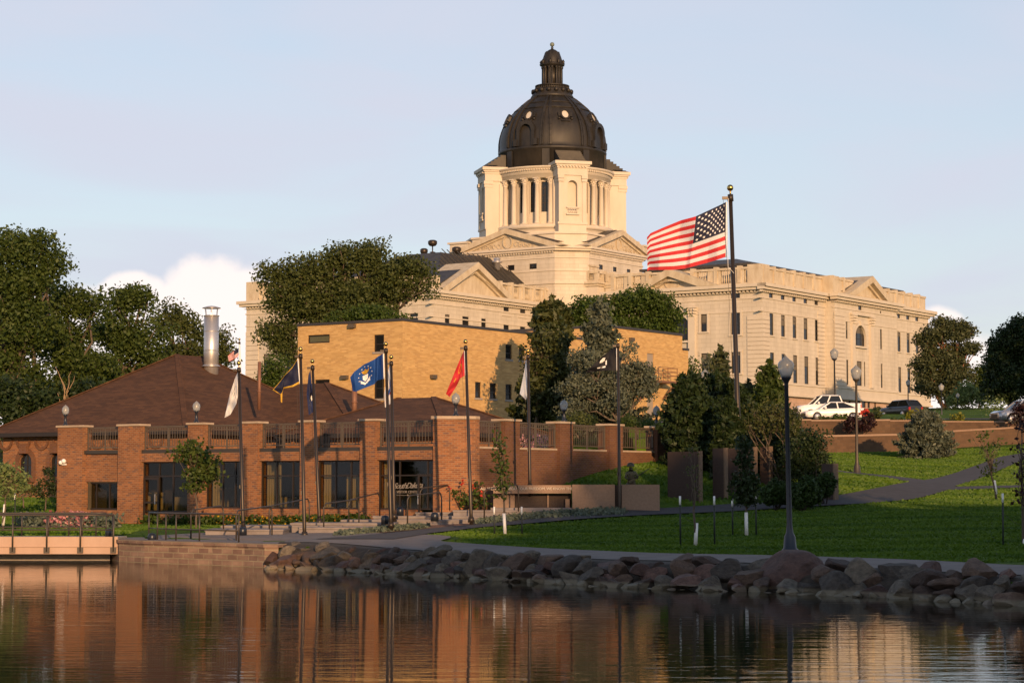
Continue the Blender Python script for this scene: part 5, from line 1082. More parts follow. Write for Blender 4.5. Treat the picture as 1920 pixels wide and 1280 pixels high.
def picnic(px, Y, n):
    x, y, _ = PY(px, 800, Y); a_, b_, _ = toab((x, y, 0)); z = 4.46; o = thing('picnic_table', 'dark picnic table on the roof terrace behind the railing' + n, 'table', (a_, b_, z), ab=True, group='terrace tables'); m_ = MB(); m_.box(a_ - .9, a_ + .9, b_ - .4, b_ + .4, z + .7, z + .75); part('tabletop', m_, M['darkmetal'], o)
    for s in (-1, 1): m_ = MB(); m_.box(a_ - .9, a_ + .9, b_ + s * .75 - .14, b_ + s * .75 + .14, z + .42, z + .46); part('seat', m_, M['darkmetal'], o)
    for s in (-1, 1): m_ = MB(); m_.box(a_ + s * .6 - .03, a_ + s * .6 + .03, b_ - .75, b_ + .75, z + .36, z + .42); m_.box(a_ + s * .6 - .03, a_ + s * .6 + .03, b_ - .3, b_ + .3, z, z + .7); part('leg', m_, M['darkmetal'], o)
picnic(508, 101, ', right of the fourth brick pillar'); picnic(592, 99, ', beside the fifth brick pillar')
# security floodlight on the first pillar
fl = MB(); p = FR(118, 867, bF); fl.sphere((p[0], bF - .14, p[1]), .11, 10); fl.sphere((p[0] + .22, bF - .16, p[1] + .07), .12, 10); fl.box(p[0] - .03, p[0] + .25, bF - .08, bF - .002, p[1] - .12, p[1] - .04); solo('flood_light', fl, M['white'], 'small white twin floodlight on the leftmost brick pillar', 'light', (p[0], bF, p[1]), ab=True)

# ================================================================= yellow brick building
yb = thing('yellow_brick_building', 'plain flat-roofed yellow brick building with small dark windows behind the visitor building', 'building', (-100, 140, 7), ab=True)
bY, aY, zY = 128.2, -96.06, 15.15
hf = [(FR(577, 628, bY)[0], FR(618, 628, bY)[0], 13.78, 14.42), (FR(701, 628, bY)[0], FR(720, 628, bY)[0], 12.9, 14.2), (FR(701, 705, bY)[0], FR(720, 705, bY)[0], 9.35, 11.1), (FR(590, 712, bY)[0], FR(618, 712, bY)[0], 9.8, 10.95)]
hs = [(SD(x0, 650, aY)[0], SD(x1, 650, aY)[0], z0, z1) for x0, x1, z0, z1 in ((948, 960, 12.95, 14.15), (973, 985, 12.95, 14.15), (891, 902.5, 9.7, 10.95), (918.5, 930.5, 9.7, 10.95), (948, 960, 9.7, 10.95), (973.5, 985, 9.7, 10.95))]
dr_ = [(SD(1213.5, 700, aY)[0], SD(1226.5, 700, aY)[0], 12.3, 14.6), (SD(1213.5, 760, aY)[0], SD(1226.5, 760, aY)[0], 8.6, 10.7)]
w = MB(); facade(w, 'F', bY, -106.22, aY, 4, zY, hf); facade(w, 'S', aY, bY, 158, 4, zY, hs); w.quad((-106.22, 172, 4), (-106.22, bY, 4), (-106.22, bY, zY), (-106.22, 172, zY)); w.box(-106, aY - .3, bY + .3, 158, zY - .5, zY - .3)
facade(w, 'S', aY, 158, 171, 4, 16.5, dr_); w.quad((-106.2, 158, 4), (aY, 158, 4), (aY, 158, 16.5), (-106.2, 158, 16.5)); w.box(-106.2, aY, 171, 172.1, 4, 15.2); w.box(-106, aY - .3, 158.1, 171, 16.0, 16.4); part('wall', w, M['yellow_brick'], yb)
M['coping'] = simple('dark_coping', (.055, .05, .05), .5, .3)
cp_ = MB(); cp_.box(-106.3, aY + .08, bY - .08, bY + .35, zY, zY + .2); cp_.box(aY - .3, aY + .08, bY + .35, 157.95, zY, zY + .2); cp_.box(-106.3, aY + .08, 157.95, 171.1, 16.5, 16.72); cp_.box(-106.3, aY + .06, 171.1, 172.2, 15.2, 15.4); part('coping', cp_, M['coping'], yb)
for i, h in enumerate(hf): window(yb, 'F', bY, h, nz=[.45] if i in (1, 2) else 0, nx=0, fw=.1, glass=M['glass'] if i > 0 else glassmat('green_glass', (.10, .10, .06), .15))
for h in hs: window(yb, 'S', aY, h, nz=[.42], fw=.1); sl_ = MB(); fbox(sl_, 'S', aY, h[0] - .1, h[1] + .1, h[2] - .15, h[2], -.06, .1); part('sill', sl_, M['concrete'], yb)
for h in (hf[1], hf[2]): sl_ = MB(); fbox(sl_, 'F', bY, h[0] - .1, h[1] + .1, h[2] - .15, h[2], -.06, .1); part('sill', sl_, M['concrete'], yb)
M['greydoor'] = simple('grey_door_paint', (.30, .25, .2), .6)
for h in dr_: g = MB(); fbox(g, 'S', aY, h[0], h[1], h[2], h[3], .1, .16); o = part('door', g, M['greydoor'], yb); g = MB(); fbox(g, 'S', aY, h[0] + .12, h[0] + .2, h[2] + 1.0, h[2] + 1.1, .02, .1); part('handle', g, M['steel'], o)
for (px, py, f_) in ((648, 707, 0), (810, 706, 1), (662, 604 + 7, 0), (1182, 636, 1)):
    g = MB(); s, z = FR(px, py, bY) if not f_ else SD(px, py, aY); fbox(g, 'F' if not f_ else 'S', bY if not f_ else aY, s - .3, s + .3, z - .16, z + .14, -.3, -.002); part('wall_light', g, M['railbrown'], yb)
# steel fire stair with landing
fs = thing('fire_stair', 'rusty steel fire escape landing and stair on the right end of the yellow brick wall', 'stair', (aY + 1, 168, 8), ab=True)
s0, s1 = SD(1219, 740, aY + .6)[0], SD(1254, 740, aY + .6)[0]; zf = SD(1240, 716, aY)[1]; g = MB(); g.box(aY + .02, aY + 1.5, s0, s1, zf - .18, zf); part('landing', g, M['rust'], fs)
g = MB()
for (s, d) in ((s0, 1.5), (s1, 1.5), (s1, .05), ((s0 + s1) / 2, 1.5)): g.box(aY + d - .04, aY + d, s - .03, s + .03, zf, zf + 1.2)
for z in (.45, .8, 1.16): g.box(aY + 1.46, aY + 1.5, s0, s1, zf + z, zf + z + .05); g.box(aY + .03, aY + 1.5, s1 - .03, s1, zf + z, zf + z + .05)
part('railing', g, M['rust'], fs)
for s in (s0 + .3, s1 - .1): g = MB(); g.beam((aY + 1.4, s, zf - .15), (aY + .05, s - 0, zf - 1.5), .1, .1); g.beam((aY + 1.45, s, zf - .2), (aY + 1.4, s - 1.6, zf - 1.9), .1, .1) if s == s1 - .1 else None; part('bracket', g, M['rust'], fs)
g = MB(); e = (aY + 1.0, s0 - 7.2, 8.2); st_ = (aY + 1.0, s0, zf - .1)
for d in (-.45, .45): g.beam((st_[0] + d, st_[1], st_[2]), (e[0] + d, e[1], e[2]), .06, .25); g.beam((st_[0] + d, st_[1], st_[2] + 1), (e[0] + d, e[1], e[2] + 1), .04, .05)
for k in range(14): u = (k + .5) / 14; g.box(aY + .55, aY + 1.45, s0 - 7.2 * u - .15, s0 - 7.2 * u + .15, zf - .1 - (zf - 8.3) * u, zf - .06 - (zf - 8.3) * u)
part('stair_flight', g, M['rust'], fs)
# ================================================================= retaining walls on the right
rw = thing('retaining_wall', 'long low brown block retaining wall behind the sunlit lawn', 'wall', (26, 140.6, 4.5)); m_ = MB(); c_ = MB()
wx = [13, 17, 20.5, 26, 30, 34.8, 42, 60, 100]; wt = [5.95, 5.95, 5.98, 6.1, 6.4, 6.7, 6.8, 7, 7.5]
for i in range(len(wx) - 1):
    p, q = (wx[i], float(WALLY(wx[i]))), (wx[i + 1], float(WALLY(wx[i + 1])))
    for (mb, z0, za, zb_, o) in ((m_, 3.2, wt[i], wt[i + 1], 0), (c_, None, wt[i], wt[i + 1], .05)):
        vs = []
        for (x, y), z in ((p, za), (q, zb_)):
            for dy in (-.02 - o, .42 + o):
                vs += [(x, y + dy, z0 if z0 is not None else z - .002), (x, y + dy, z + (.12 if z0 is None else 0))]
        mb.add(vs, [(0, 4, 5, 1), (2, 3, 7, 6), (1, 5, 7, 3), (0, 2, 6, 4), (0, 1, 3, 2), (4, 6, 7, 5)])
part('wall', m_, M['brown_block'], rw); part('coping', c_, M['granite_lt'], rw)
rw = thing('upper_retaining_wall', 'second brown block wall, set back above the lower one', 'wall', (26, 146.8, 6)); m_ = MB(); c_ = MB()
for i in range(len(wx) - 1):
    vs, v2 = [], []
    for x, z in ((wx[i], 7.2), (wx[i + 1], 7.25)):
        y = float(WALLY(x)) + 6.35
        for dy in (-.2, .3): vs += [(x, y + dy, 5.2), (x, y + dy, z)]; v2 += [(x, y + dy * 1.2, z - .002), (x, y + dy * 1.2, z + .1)]
    F_ = [(0, 4, 5, 1), (2, 3, 7, 6), (1, 5, 7, 3), (0, 2, 6, 4), (0, 1, 3, 2), (4, 6, 7, 5)]; m_.add(vs, F_); c_.add(v2, F_)
part('wall', m_, M['brown_block'], rw); part('coping', c_, M['granite_lt'], rw)
# ================================================================= shore wall, bridge, rails
sw = thing('shore_wall', 'low curved wall of reddish sandstone blocks at the water beside the footbridge', 'wall', (-12, 77, 0)); m_ = MB(); c_ = MB()
arc = [(-15.9, 84), (-15.3, 81.5), (-14.6, 79.6), (-13.4, 78.1), (-12.0, 76.9), (-10.6, 75.7), (-9.3, 74.5), (-8.5, 73.6), (-8.0, 73.4)]
arcd = []
for (p, q) in zip(arc, arc[1:]):
    for k in range(4): arcd.append((p[0] + (q[0] - p[0]) * k / 4, p[1] + (q[1] - p[1]) * k / 4))
arcd.append(arc[-1]); ul = 0
def offs(pl, d):
    out = []
    for i, p in enumerate(pl):
        a, b = pl[max(0, i - 1)], pl[min(len(pl) - 1, i + 1)]; t_ = Vector((b[0] - a[0], b[1] - a[1])).normalized(); out.append((p[0] + t_.y * d, p[1] - t_.x * d))
    return out
f0 = offs(arcd, 0); f1_ = offs(arcd, -.7)
for i in range(len(arcd) - 1):
    m_.quad((*f0[i], -.6), (*f0[i + 1], -.6), (*f0[i + 1], .68), (*f0[i], .68)); m_.quad((*f0[i], .68), (*f0[i + 1], .68), (*f1_[i + 1], .68), (*f1_[i], .68))
g0 = offs(arcd, .06); g1 = offs(arcd, -.6)
for i in range(len(arcd) - 1):
    A = [(*g0[i], .684), (*g0[i + 1], .684), (*g1[i + 1], .684), (*g1[i], .684)]; c_.add(A + [(x, y, .80) for x, y, z in A], [(0, 3, 2, 1), (4, 5, 6, 7), (0, 1, 5, 4), (2, 3, 7, 6), (1, 2, 6, 5), (3, 0, 4, 7)])
part('wall', m_, M['sandstone'], sw); part('capstone', c_, M['sandstone'], sw)
pv = MB(); poly = offs(arcd, -.55); pts = [(x, y, .79) for x, y in poly] + [(-6.2, 76.2, .79), (-7.5, 80.5, .8), (-10, 84.5, .82), (-14.8, 86.6, .84)]; pv.add(pts, [tuple(range(len(pts)))]); solo('lakeside_paving', pv, M['path'], None, None, (-10, 80, 0), kind='structure')
br = thing('footbridge', 'low pinkish concrete footbridge with dark pipe rails at the left edge', 'bridge', (-23, 81, 0)); m_ = MB()
m_.box(-34, -14.9, 80., 82.9, .28, .86); part('deck', m_, M['concrete'], br); m_ = MB(); M['bridge_paint'] = simple('pink_concrete', (.40, .27, .20), .85, c2=(.46, .32, .24), scale=1.4, sc=(1, 1, .4), bump=.15)
m_.box(-22.6, -14.7, 79.85, 79.998, .26, .9); m_.box(-34, -22.7, 79.85, 79.998, .2, .86); m_.box(-34, -14.7, 79.8, 79.85, .52, .545); part('fascia', m_, M['bridge_paint'], br)
m_ = MB(); m_.box(-21.6, -15.2, 81, 84, -.5, .27); m_.box(-36, -23.2, 81, 84, -.5, .27); part('abutment', m_, M['concrete'], br)
def rail_run(parent, posts, zt, mid, r=.028, name='railing'):   # posts: (x, y, zbottom)
    m_ = MB()
    for (x, y, z) in posts: m_.tube([(x, y, z), (x, y, zt)], r, 6)
    m_.tube([(x, y, zt) for x, y, z in posts], r * 1.15, 6); m_.tube([(x, y, mid) for x, y, z in posts], r * .8, 6); return part(name, m_, M['rail'], parent)
zr = PY(100, 965, 79.8)[2]; rail_run(br, [(-34, 79.78, .35)] + [(PY(px, 1000, 79.8)[0], 79.78, .35) for px in (-40, 24, 88, 151, 213)] + [(-14.9, 79.9, .5)], zr, zr - .55, .035)
m_ = MB()
for px in (24, 88, 151, 213): x = PY(px, 1000, 79.8)[0]; m_.box(x - .11, x + .11, 79.76, 79.799, .3, .52)
part('post_bracket', m_, M['rail'], br, kind='stuff')
rail_run(br, [(PY(px, 990, 82.8)[0], 82.7, .86) for px in (-60, -10, 42, 92, 130, 155, 181, 200)], zr + .03, zr - .5, .03)
hr = thing('lakeside_railing', 'dark pipe railing curving along the top of the sandstone wall', 'railing', (-12.5, 78, .8)); tops = [(277, 80.6), (293, 79.8), (309, 79.2), (328, 78.6), (372, 77.6), (446, 76.)]
ps = [(PY(px, 1000, Y)[0], Y + .25, .78) for px, Y in tops]; rail_run(hr, ps, 1.78, 1.2, .03)
def handrail(px0, t0, b0_, px1, t1, b1_, Y0, Y1, lab):
    o = thing('handrail', lab, 'handrail', PY(px0, b0_, Y0), group='stair handrails'); m_ = MB(); A0, A1, B1, B0 = Vector(PY(px0, b0_ + 6, Y0)), Vector(PY(px0, t0, Y0)), Vector(PY(px1, t1, Y1)), Vector(PY(px1, b1_ + 6, Y1))
    d = (B1 - A1).normalized(); m_.tube([A0, A1 - Vector((0, 0, .14)), A1 + Vector((.05, 0, -.03)), A1 + d * .2 + Vector((0, 0, .02)), B1 - d * .2 + Vector((0, 0, .02)), B1 - Vector((.05, 0, .04)), B1 - Vector((0, 0, .2)), B0], .03, 8); part('rail', m_, M['rail'], o)
for i, a in enumerate([(358, 957, 1004, 419, 948, 992, 81, 83), (443, 958, 1022, 510, 949, 998, 78.5, 82), (505, 950, 1005, 580, 935, 975, 83, 87), (607, 945, 994, 673, 936, 980, 84, 87), (654, 938, 976, 712, 924, 962, 88, 91), (764, 930, 980, 828, 923, 968, 86, 88.5), (788, 916, 950, 843, 909, 950, 90.5, 92.5), (908, 918, 967, 972, 909, 952, 88, 91)]):
    handrail(*a, lab=['bent pipe handrail nearest the small leafy tree', 'bent pipe handrail just left of the second brick-bay flagpole base', 'bent pipe handrail between the navy and the striped flagpoles', 'front handrail right of the two central flagpoles on the steps', 'rear handrail behind the middle steps by the glass bay', 'front handrail before the lettered glass door', 'rear handrail at the foot of the big rounded brick pillar', 'rightmost bent handrail beside the young columnar tree'][i])
stp = thing('plaza_steps', 'broad low grey stone steps of the flag plaza in front of the brick building', 'steps', PY(650, 985, 86)); M['step'] = simple('grey_step_stone', (.17, .145, .14), .8, c2=(.23, .2, .19), scale=2.5)
for i, (x0, x1, yt, Y, dp) in enumerate([(385, 530, 993, 82.5, 2.6), (415, 640, 986, 85.2, 2.5), (560, 700, 989, 83.4, 2.3), (545, 740, 981, 85.8, 2.4), (640, 900, 975, 88.3, 1.8), (700, 925, 968, 90.2, 1.6), (780, 960, 961, 91.9, 1.1), (850, 1072, 957, 91., 1.2)]):
    m_ = MB(); z = PY(x0, yt, Y)[2]; xa, xb = PY(x0, yt, Y)[0], PY(x1, yt, Y)[0]; m_.box(xa, xb, Y + .04, Y + dp, z - .6, z - .05); m_.box(xa - .03, xb + .03, Y, Y + dp, z - .048, z + .02); part('step', m_, M['step'], stp)
for (px, py, Y) in ((203 + 540 - 540 + 612, 972, 86), (722, 978, 85), (750, 962, 89), (455, 1000, 82), (285, 1012, 80), (205, 1003, 82.)):
    p = PY(px, py, Y); m_ = MB(); m_.lathe([(.16, p[2] - .1), (.16, p[2] + .16), (.12, p[2] + .24), (.01, p[2] + .27)], p[0], p[1], 10); solo('ground_light', m_, M['lampmetal'], 'small grey domed ground light by the flag plaza steps and walks', 'light', p, group='ground lights')
# ================================================================= memorial granite
mg = thing('memorial_fountain', 'tan granite memorial wall with engraved beam over a dark recess', 'memorial', PY(1080, 955, 92)); Yf = 92.
def wbox(mb, x0, x1, y0, y1, Y, dp): A = PY(x0, y0, Y); B = PY(x1, y1, Y); mb.box(A[0], B[0], Y, Y + dp, B[2], A[2])
m_ = MB(); wbox(m_, 1073, 1153, 908, 962, Yf, .9); part('wall', m_, M['granite_lt'], mg); m_ = MB(); wbox(m_, 1166, 1237, 908, 962, Yf, .9); part('wall', m_, M['granite_lt'], mg); m_ = MB(); wbox(m_, 1153.1, 1165.9, 909, 962, Yf + .35, .4); part('joint_slab', m_, M['granite'], mg)
m_ = MB(); wbox(m_, 925, 1071, 909, 924.5, Yf + .1, .7); o = part('beam', m_, M['granite_lt'], mg)
m_ = MB(); wbox(m_, 966, 1071, 925, 951, Yf + .65, .2); part('recess_panel', m_, M['granite'], mg); m_ = MB(); wbox(m_, 925, 965, 925, 951, Yf + .5, .3); part('recess_panel', m_, M['granite_lt'], mg)
m_ = MB(); wbox(m_, 1026, 1029, 925, 951, Yf + .55, .1); part('pier', m_, M['granite_lt'], mg); m_ = MB(); wbox(m_, 1060, 1068, 935, 951, Yf + .4, .2); part('pier', m_, M['granite_lt'], mg); m_ = MB(); wbox(m_, 920, 1072, 951.5, 962, Yf - .3, 1.3); part('basin_edge', m_, M['step'], mg)
M['pale_letters'] = simple('pale_engraving', (.62, .54, .44), .7)
text(mg, 'ALL WE KNOW ABOUT OUR FREEDOM, WE KNOW THEY FOUGHT', .165, PY(1004, 918, Yf + .07), (1, 0, 0), (0, 0, 1), M['pale_letters'], name='inscription', space=.93)
# kneeling soldier
def skin(name, verts, edges, mat, parent, label=None, sub=2):
    og = Vector(org_of(parent)); me = bpy.data.meshes.new(name); me.from_pydata([Vector(v[:3]) - og for v in verts], edges, []); o = bpy.data.objects.new(name, me); COL.objects.link(o)
    md = o.modifiers.new('s', 'SKIN'); sv = me.skin_vertices[0].data
    for i, v in enumerate(verts): sv[i].radius = (v[3], v[4] if len(v) > 4 else v[3])
    sv[0].use_root = True; md.use_smooth_shade = True; s2 = o.modifiers.new('u', 'SUBSURF'); s2.levels = s2.render_levels = sub
    dg = bpy.context.evaluated_depsgraph_get(); m2 = bpy.data.meshes.new_from_object(o.evaluated_get(dg)); bpy.data.objects.remove(o); m2.materials.clear(); m2.materials.append(mat); o = bpy.data.objects.new(name, m2); COL.objects.link(o); o.parent = parent; return o
bx, by, bz = PY(1184, 908, 93.6); bz -= .42
st_ = thing('soldier_statue', 'bronze statue of a kneeling helmeted soldier holding a rifle, seen above the granite wall', 'statue', (bx, by, bz)); B = lambda x, y, z, *r: (bx + x, by + y, bz + z, *r)
V = [B(0, 0, .42, .17, .14), B(0, -.03, .62, .15, .12), B(-.01, -.06, .86, .19, .13), B(-.02, -.07, 1.0, .08), B(-.03, -.09, 1.08, .07), B(-.04, -.1, 1.2, .105, .12),
     B(-.2, -.06, .93, .075), B(-.27, -.14, .72, .06), B(-.1, -.26, .64, .05), B(.17, -.06, .93, .075), B(.27, -.1, .72, .06), B(.13, -.28, .70, .05),
     B(-.12, -.06, .36, .12), B(-.2, -.4, .40, .095), B(-.2, -.38, .06, .065), B(-.2, -.52, .02, .05), B(.12, 0, .34, .12), B(.16, -.22, .08, .09), B(.17, .2, .05, .06), B(.17, .34, .03, .05)]
skin('body', V, [(0, 1), (1, 2), (2, 3), (3, 4), (4, 5), (2, 6), (6, 7), (7, 8), (2, 9), (9, 10), (10, 11), (0, 12), (12, 13), (13, 14), (14, 15), (0, 16), (16, 17), (17, 18), (18, 19)], M['bronze'], st_)
m_ = MB(); m_.lathe([(.185, bz + 1.2), (.165, bz + 1.23), (.155, bz + 1.3), (.11, bz + 1.36), (.01, bz + 1.385)], bx - .04, by - .1, 18); part('helmet', m_, M['bronze'], st_)
m_ = MB(); m_.box(bx - .16, bx + .14, by + .02, by + .18, bz + .6, bz + .95); part('backpack', m_, M['bronze'], st_)
m_ = MB(); m_.beam((bx - .12, by - .3, bz + .52), (bx + .2, by - .3, bz + .72), .05, .12); m_.tube([(bx + .15, by - .3, bz + .7), (bx + .62, by - .26, bz + 1.02), (bx + .78, by - .25, bz + 1.13)], [.026, .02, .014], 8); part('rifle', m_, M['bronze'], st_)
for sx_, hx, hz_ in ((-1, -.1, .64), (1, .13, .70)):   # hands with fingers closed on the rifle
    for k in range(5):
        a = (bx + hx - .03 + .02 * k, by - .30, bz + hz_ + .045); m_ = MB() if k == 0 else m_; m_.tube([(a[0], a[1] + .03, a[2] - .02), (a[0] + .003, a[1] - .035, a[2] + .005), (a[0] + .005, a[1] - .04, a[2] - .045), (a[0], a[1] - .01, a[2] - .065)], [.012, .011, .010, .008], 6)
    part('hand', m_, M['bronze'], st_)
m_ = MB(); m_.box(bx - .5, bx + .5, by - .45, by + .5, bz - 1.2, bz); part('plinth', m_, M['granite'], st_)
# upright memorial slabs
for i, (x0, x1, yt, yb_, Y, w2) in enumerate([(1255, 1311, 846, 948, 95.5, .22), (1338, 1358, 840, 950, 96.5, .26), (1365, 1385, 840, 950, 98, .26), (1397, 1414, 838, 950, 99.5, .26), (1427, 1443, 837, 950, 101, .26), (1543, 1563, 869, 945, 97, .4)]):
    p = toab(PY(x1, yb_, Y)); q_ = PY(x1, yt, Y)[2]; wd = (x1 - x0) / FPX * Y / CP; mat_ = M['granite']
    o = thing('memorial_slab', ['widest dark granite memorial slab, at the left end of the row', 'second upright granite memorial slab from the left, with a pale lit edge', 'third upright granite memorial slab, behind the young dark tree', 'fourth upright granite memorial slab, narrow and half hidden by leaves', 'rightmost slim upright granite slab, just left of the big lamp post', 'short dark granite slab with reddish edge beside the rounded hedge'][i], 'memorial', (p[0], p[1], p[2] - .2), ab=True, group='granite memorial slabs')
    m_ = MB(); m_.box(p[0] - wd, p[0] - .02, p[1], p[1] + w2, p[2] - .4, q_); part('panel', m_, mat_, o); m_ = MB(); m_.box(p[0] - .018, p[0] + .06, p[1] - .01, p[1] + w2 + .01, p[2] - .4, q_ + .02); part('rough_lit_edge', m_, M['granite_lit_edge'], o)
# ================================================================= flagpoles and flags
def flagpole(pt, pb_, Y, r, label, name='flagpole', group='flagpoles', hal=True, mt_='darkmetal'):
    T, B_ = Vector(PY(*pt, Y)), Vector(PY(*pb_, Y)); o = thing(name, label, 'flagpole', tuple(B_), group=group); d = (T - B_).normalized(); m_ = MB(); m_.tube([B_ - d * .4, B_ + d * .3, T - d * .0], [r * 1.15, r * 1.1, r * .8], 12); m_.tube([B_ - d * .1, B_ + d * .12], [r * 2.2, r * 1.6], 12); part('pole', m_, M[mt_], o)
    m_ = MB(); m_.tube([T, T + d * r * 2.0], [r * .35, r * .35], 8); m_.sphere(tuple(T + d * r * 3.0), r * 1.35, 14); part('ball', m_, M['gold'], o); m_ = MB(); m_.tube([T - d * r * 2.5, T + d * r * .3], [r * 1.25, r * 1.15], 12); m_.obox(T - d * r * 1.2 - Vector((r * 2, 0, 0)), Vector((r * 1.4, 0, 0)), Vector((0, r * .5, 0)), Vector((0, 0, r * .6))); part('truck', m_, M['darkmetal'], o)
    if hal:
        m_ = MB(); Ln = (T - B_).length; c_ = B_ + d * min(1.6, Ln * .3); m_.tube([T - d * r * 1.5 - Vector((r * 3, 0, 0)), T - d * Ln * .3 - Vector((r * 2.2, r, 0)), c_ - Vector((r * 1.2, r, 0))], .005 if r < .1 else .009, 5); m_.box(c_.x - r * 1.5, c_.x - r * .8, c_.y - r * 1.5, c_.y - r * .8, c_.z - .07, c_.z + .07); part('halyard', m_, M['rail'], o)
    return o
poles = [((448, 690 - 0), (456, 990), 82.6, 'dark flagpole carrying the limp white flag, leftmost of the plaza poles'), ((563.5, 664), (571, 1002), 81.6, 'dark flagpole flying the navy flag with yellow fringe'), ((586, 686), (599, 978), 87.5, 'dark flagpole with the folded dark blue flag, behind the navy one'),
         ((723.5, 654), (733, 984), 84., 'tall dark flagpole flying the bright blue starred flag'), ((733.5, 678), (739, 968), 88.2, 'shorter dark flagpole with the white, blue and red flag'), ((873, 649), (883.5, 974), 86.5, 'dark flagpole flying the red flag'),
         ((990, 666), (993.5, 912), 92.6, 'slim dark flagpole with the hanging pale flag'), ((1158.5, 645), (1162, 958), 91.6, 'dark flagpole flying the black flag beside the granite wall')]
for (a, b__, Y, lb) in poles: flagpole(a, b__, Y, .066, lb)
flagpole((1369.5, 366), (1388, 905), 104, .12, 'tallest flagpole, flying the big striped flag with stars'); 
flagpole((449, 641), (451, 705), 166.2, .07, 'small distant pale flagpole above the brown roof', hal=False, mt_='white')
def lerp(a, b, t): return tuple(x + (y - x) * t for x, y in zip(a, b))
class Cloth:
    """cols: (u, top(px,py), bottom(px,py), depth offset top, depth offset bottom)"""
    def __init__(s, cols, Y, wave=(0, 0, 0), bulge=0): s.c = cols; s.Y = Y; s.w = wave; s.b = bulge
    def __call__(s, u, v):
        us = [c[0] for c in s.c]; g = lambda k, i: float(np.interp(u, us, [c[k][i] for c in s.c])); d0 = float(np.interp(u, us, [c[3] for c in s.c])); d1 = float(np.interp(u, us, [c[4] for c in s.c]))
        px, py = g(1, 0) * (1 - v) + g(2, 0) * v, g(1, 1) * (1 - v) + g(2, 1) * v; dep = d0 * (1 - v) + d1 * v + s.w[0] * math.sin(s.w[1] * u + s.w[2] * v) * min(1, u * 3)
        px += s.b * math.sin(math.pi * v) * u; return Vector(PY(px, py, s.Y + dep))
def flag(label, cloth, nu, nv, mats, fmat, group=None, name='flag'):
    m_ = MB(); m_.smooth = True; P_ = [[cloth(i / nu, j / nv) for i in range(nu + 1)] for j in range(nv + 1)]; vs = [p for r in P_ for p in r]; fs = []; mi = []
    for j in range(nv):
        for i in range(nu): m_.add([], []); fs.append((j * (nu + 1) + i, j * (nu + 1) + i + 1, (j + 1) * (nu + 1) + i + 1, (j + 1) * (nu + 1) + i)); mi.append(fmat((i + .5) / nu, (j + .5) / nv))
    me = bpy.data.meshes.new(name); og = P_[0][0]; me.from_pydata([p - og for p in vs], [], fs)
    for q_ in mats: me.materials.append(q_)
    me.polygons.foreach_set('material_index', mi); me.polygons.foreach_set('use_smooth', [True] * len(fs)); me.update(); o = bpy.data.objects.new(name, me); COL.objects.link(o); o.location = og; ORG[o.name] = tuple(og); return tag(o, label, 'flag', group)
def clothmat(name, c):
    m, nt, b = newmat(name); b.inputs['Base Color'].default_value = c4(c); b.inputs['Roughness'].default_value = .75; v = coords(nt, 'Object', (30, 30, 30)); n = N(nt, 'ShaderNodeTexNoise', Scale=.12, Detail=3.); L(nt, v, n.inputs['Vector']); bp = N(nt, 'ShaderNodeBump', Strength=.25, Distance=.05); L(nt, n.outputs['Fac'], bp.inputs['Height']); L(nt, bp.outputs['Normal'], b.inputs['Normal'])
    t = N(nt, 'ShaderNodeBsdfTranslucent'); t.inputs['Color'].default_value = c4(c); mx = N(nt, 'ShaderNodeMixShader'); mx.inputs[0].default_value = .3; L(nt, b.outputs[0], mx.inputs[1]); L(nt, t.outputs[0], mx.inputs[2]); L(nt, mx.outputs[0], nt.nodes['Material Output'].inputs[0]); return m
CW, CR, CN, CB, CK, CY = (clothmat('flag_' + n, c) for n, c in (('white', (.78, .76, .74)), ('red', (.62, .035, .04)), ('navy', (.016, .019, .05)), ('blue', (.015, .085, .33)), ('black', (.012, .011, .014)), ('gold', (.72, .42, .04))))
def decal(parent, cloth, polys, mat, name, off=.012):
    m_ = MB()
    for poly in polys:
        n = len(poly); cu, cv = sum(p[0] for p in poly) / n, sum(p[1] for p in poly) / n
        P0 = cloth(cu, cv); nn = ((cloth(cu + .01, cv) - P0).cross(cloth(cu, cv + .01) - P0)).normalized()
        for sg in (-1, 1):
            pts = [cloth(*p) + nn * off * sg for p in poly]; m_.add(pts, [tuple(range(n)) if sg > 0 else tuple(range(n))[::-1]])
    o = part(name, m_, mat, parent); return o
us = Cloth([(0, (1361, 379), (1360, 482), 0, 0), (.12, (1349, 385), (1345, 487), .12, -.1), (.25, (1334, 392), (1325, 493), .1, .15), (.4, (1305, 405.5), (1294, 501), -.12, -.2), (.46, (1300, 407), (1285, 503.5), -.05, .1), (.62, (1277, 413), (1262, 506), .28, .15), (.8, (1245, 426), (1235, 506), .05, -.25), (.93, (1220, 437), (1217, 506), .1, .1), (1, (1213, 445), (1214, 508), .2, .1)], 104, wave=(.14, 9, 6))
uf = flag('large red and white striped flag with starred blue corner, flying from the tallest pole', us, 60, 52, [CR, CW, CN], lambda u, v: 2 if (u < .4 and v < 7 / 13) else (0 if int(v * 13) % 2 == 0 else 1))
def star(cu, cv, r, asp): return [(cu + (r if k % 2 == 0 else r * .42) * asp * math.sin(k * math.pi / 5), cv - (r if k % 2 == 0 else r * .42) * math.cos(k * math.pi / 5)) for k in range(10)]
sts = []
for row in range(9):
    for k in range(6 if row % 2 == 0 else 5): sts.append(star(.4 * ((k * 2 + 1 + (row % 2)) / 12), 7 / 13 * (row + 1) / 10, .026, .62))
decal(uf, us, sts, M['white'], 'stars', .02)
hz_ = MB(); hz_.tube([us(0, k / 10) + Vector((.03, 0, 0)) for k in range(11)], .035, 6); part('heading', hz_, M['white'], uf)
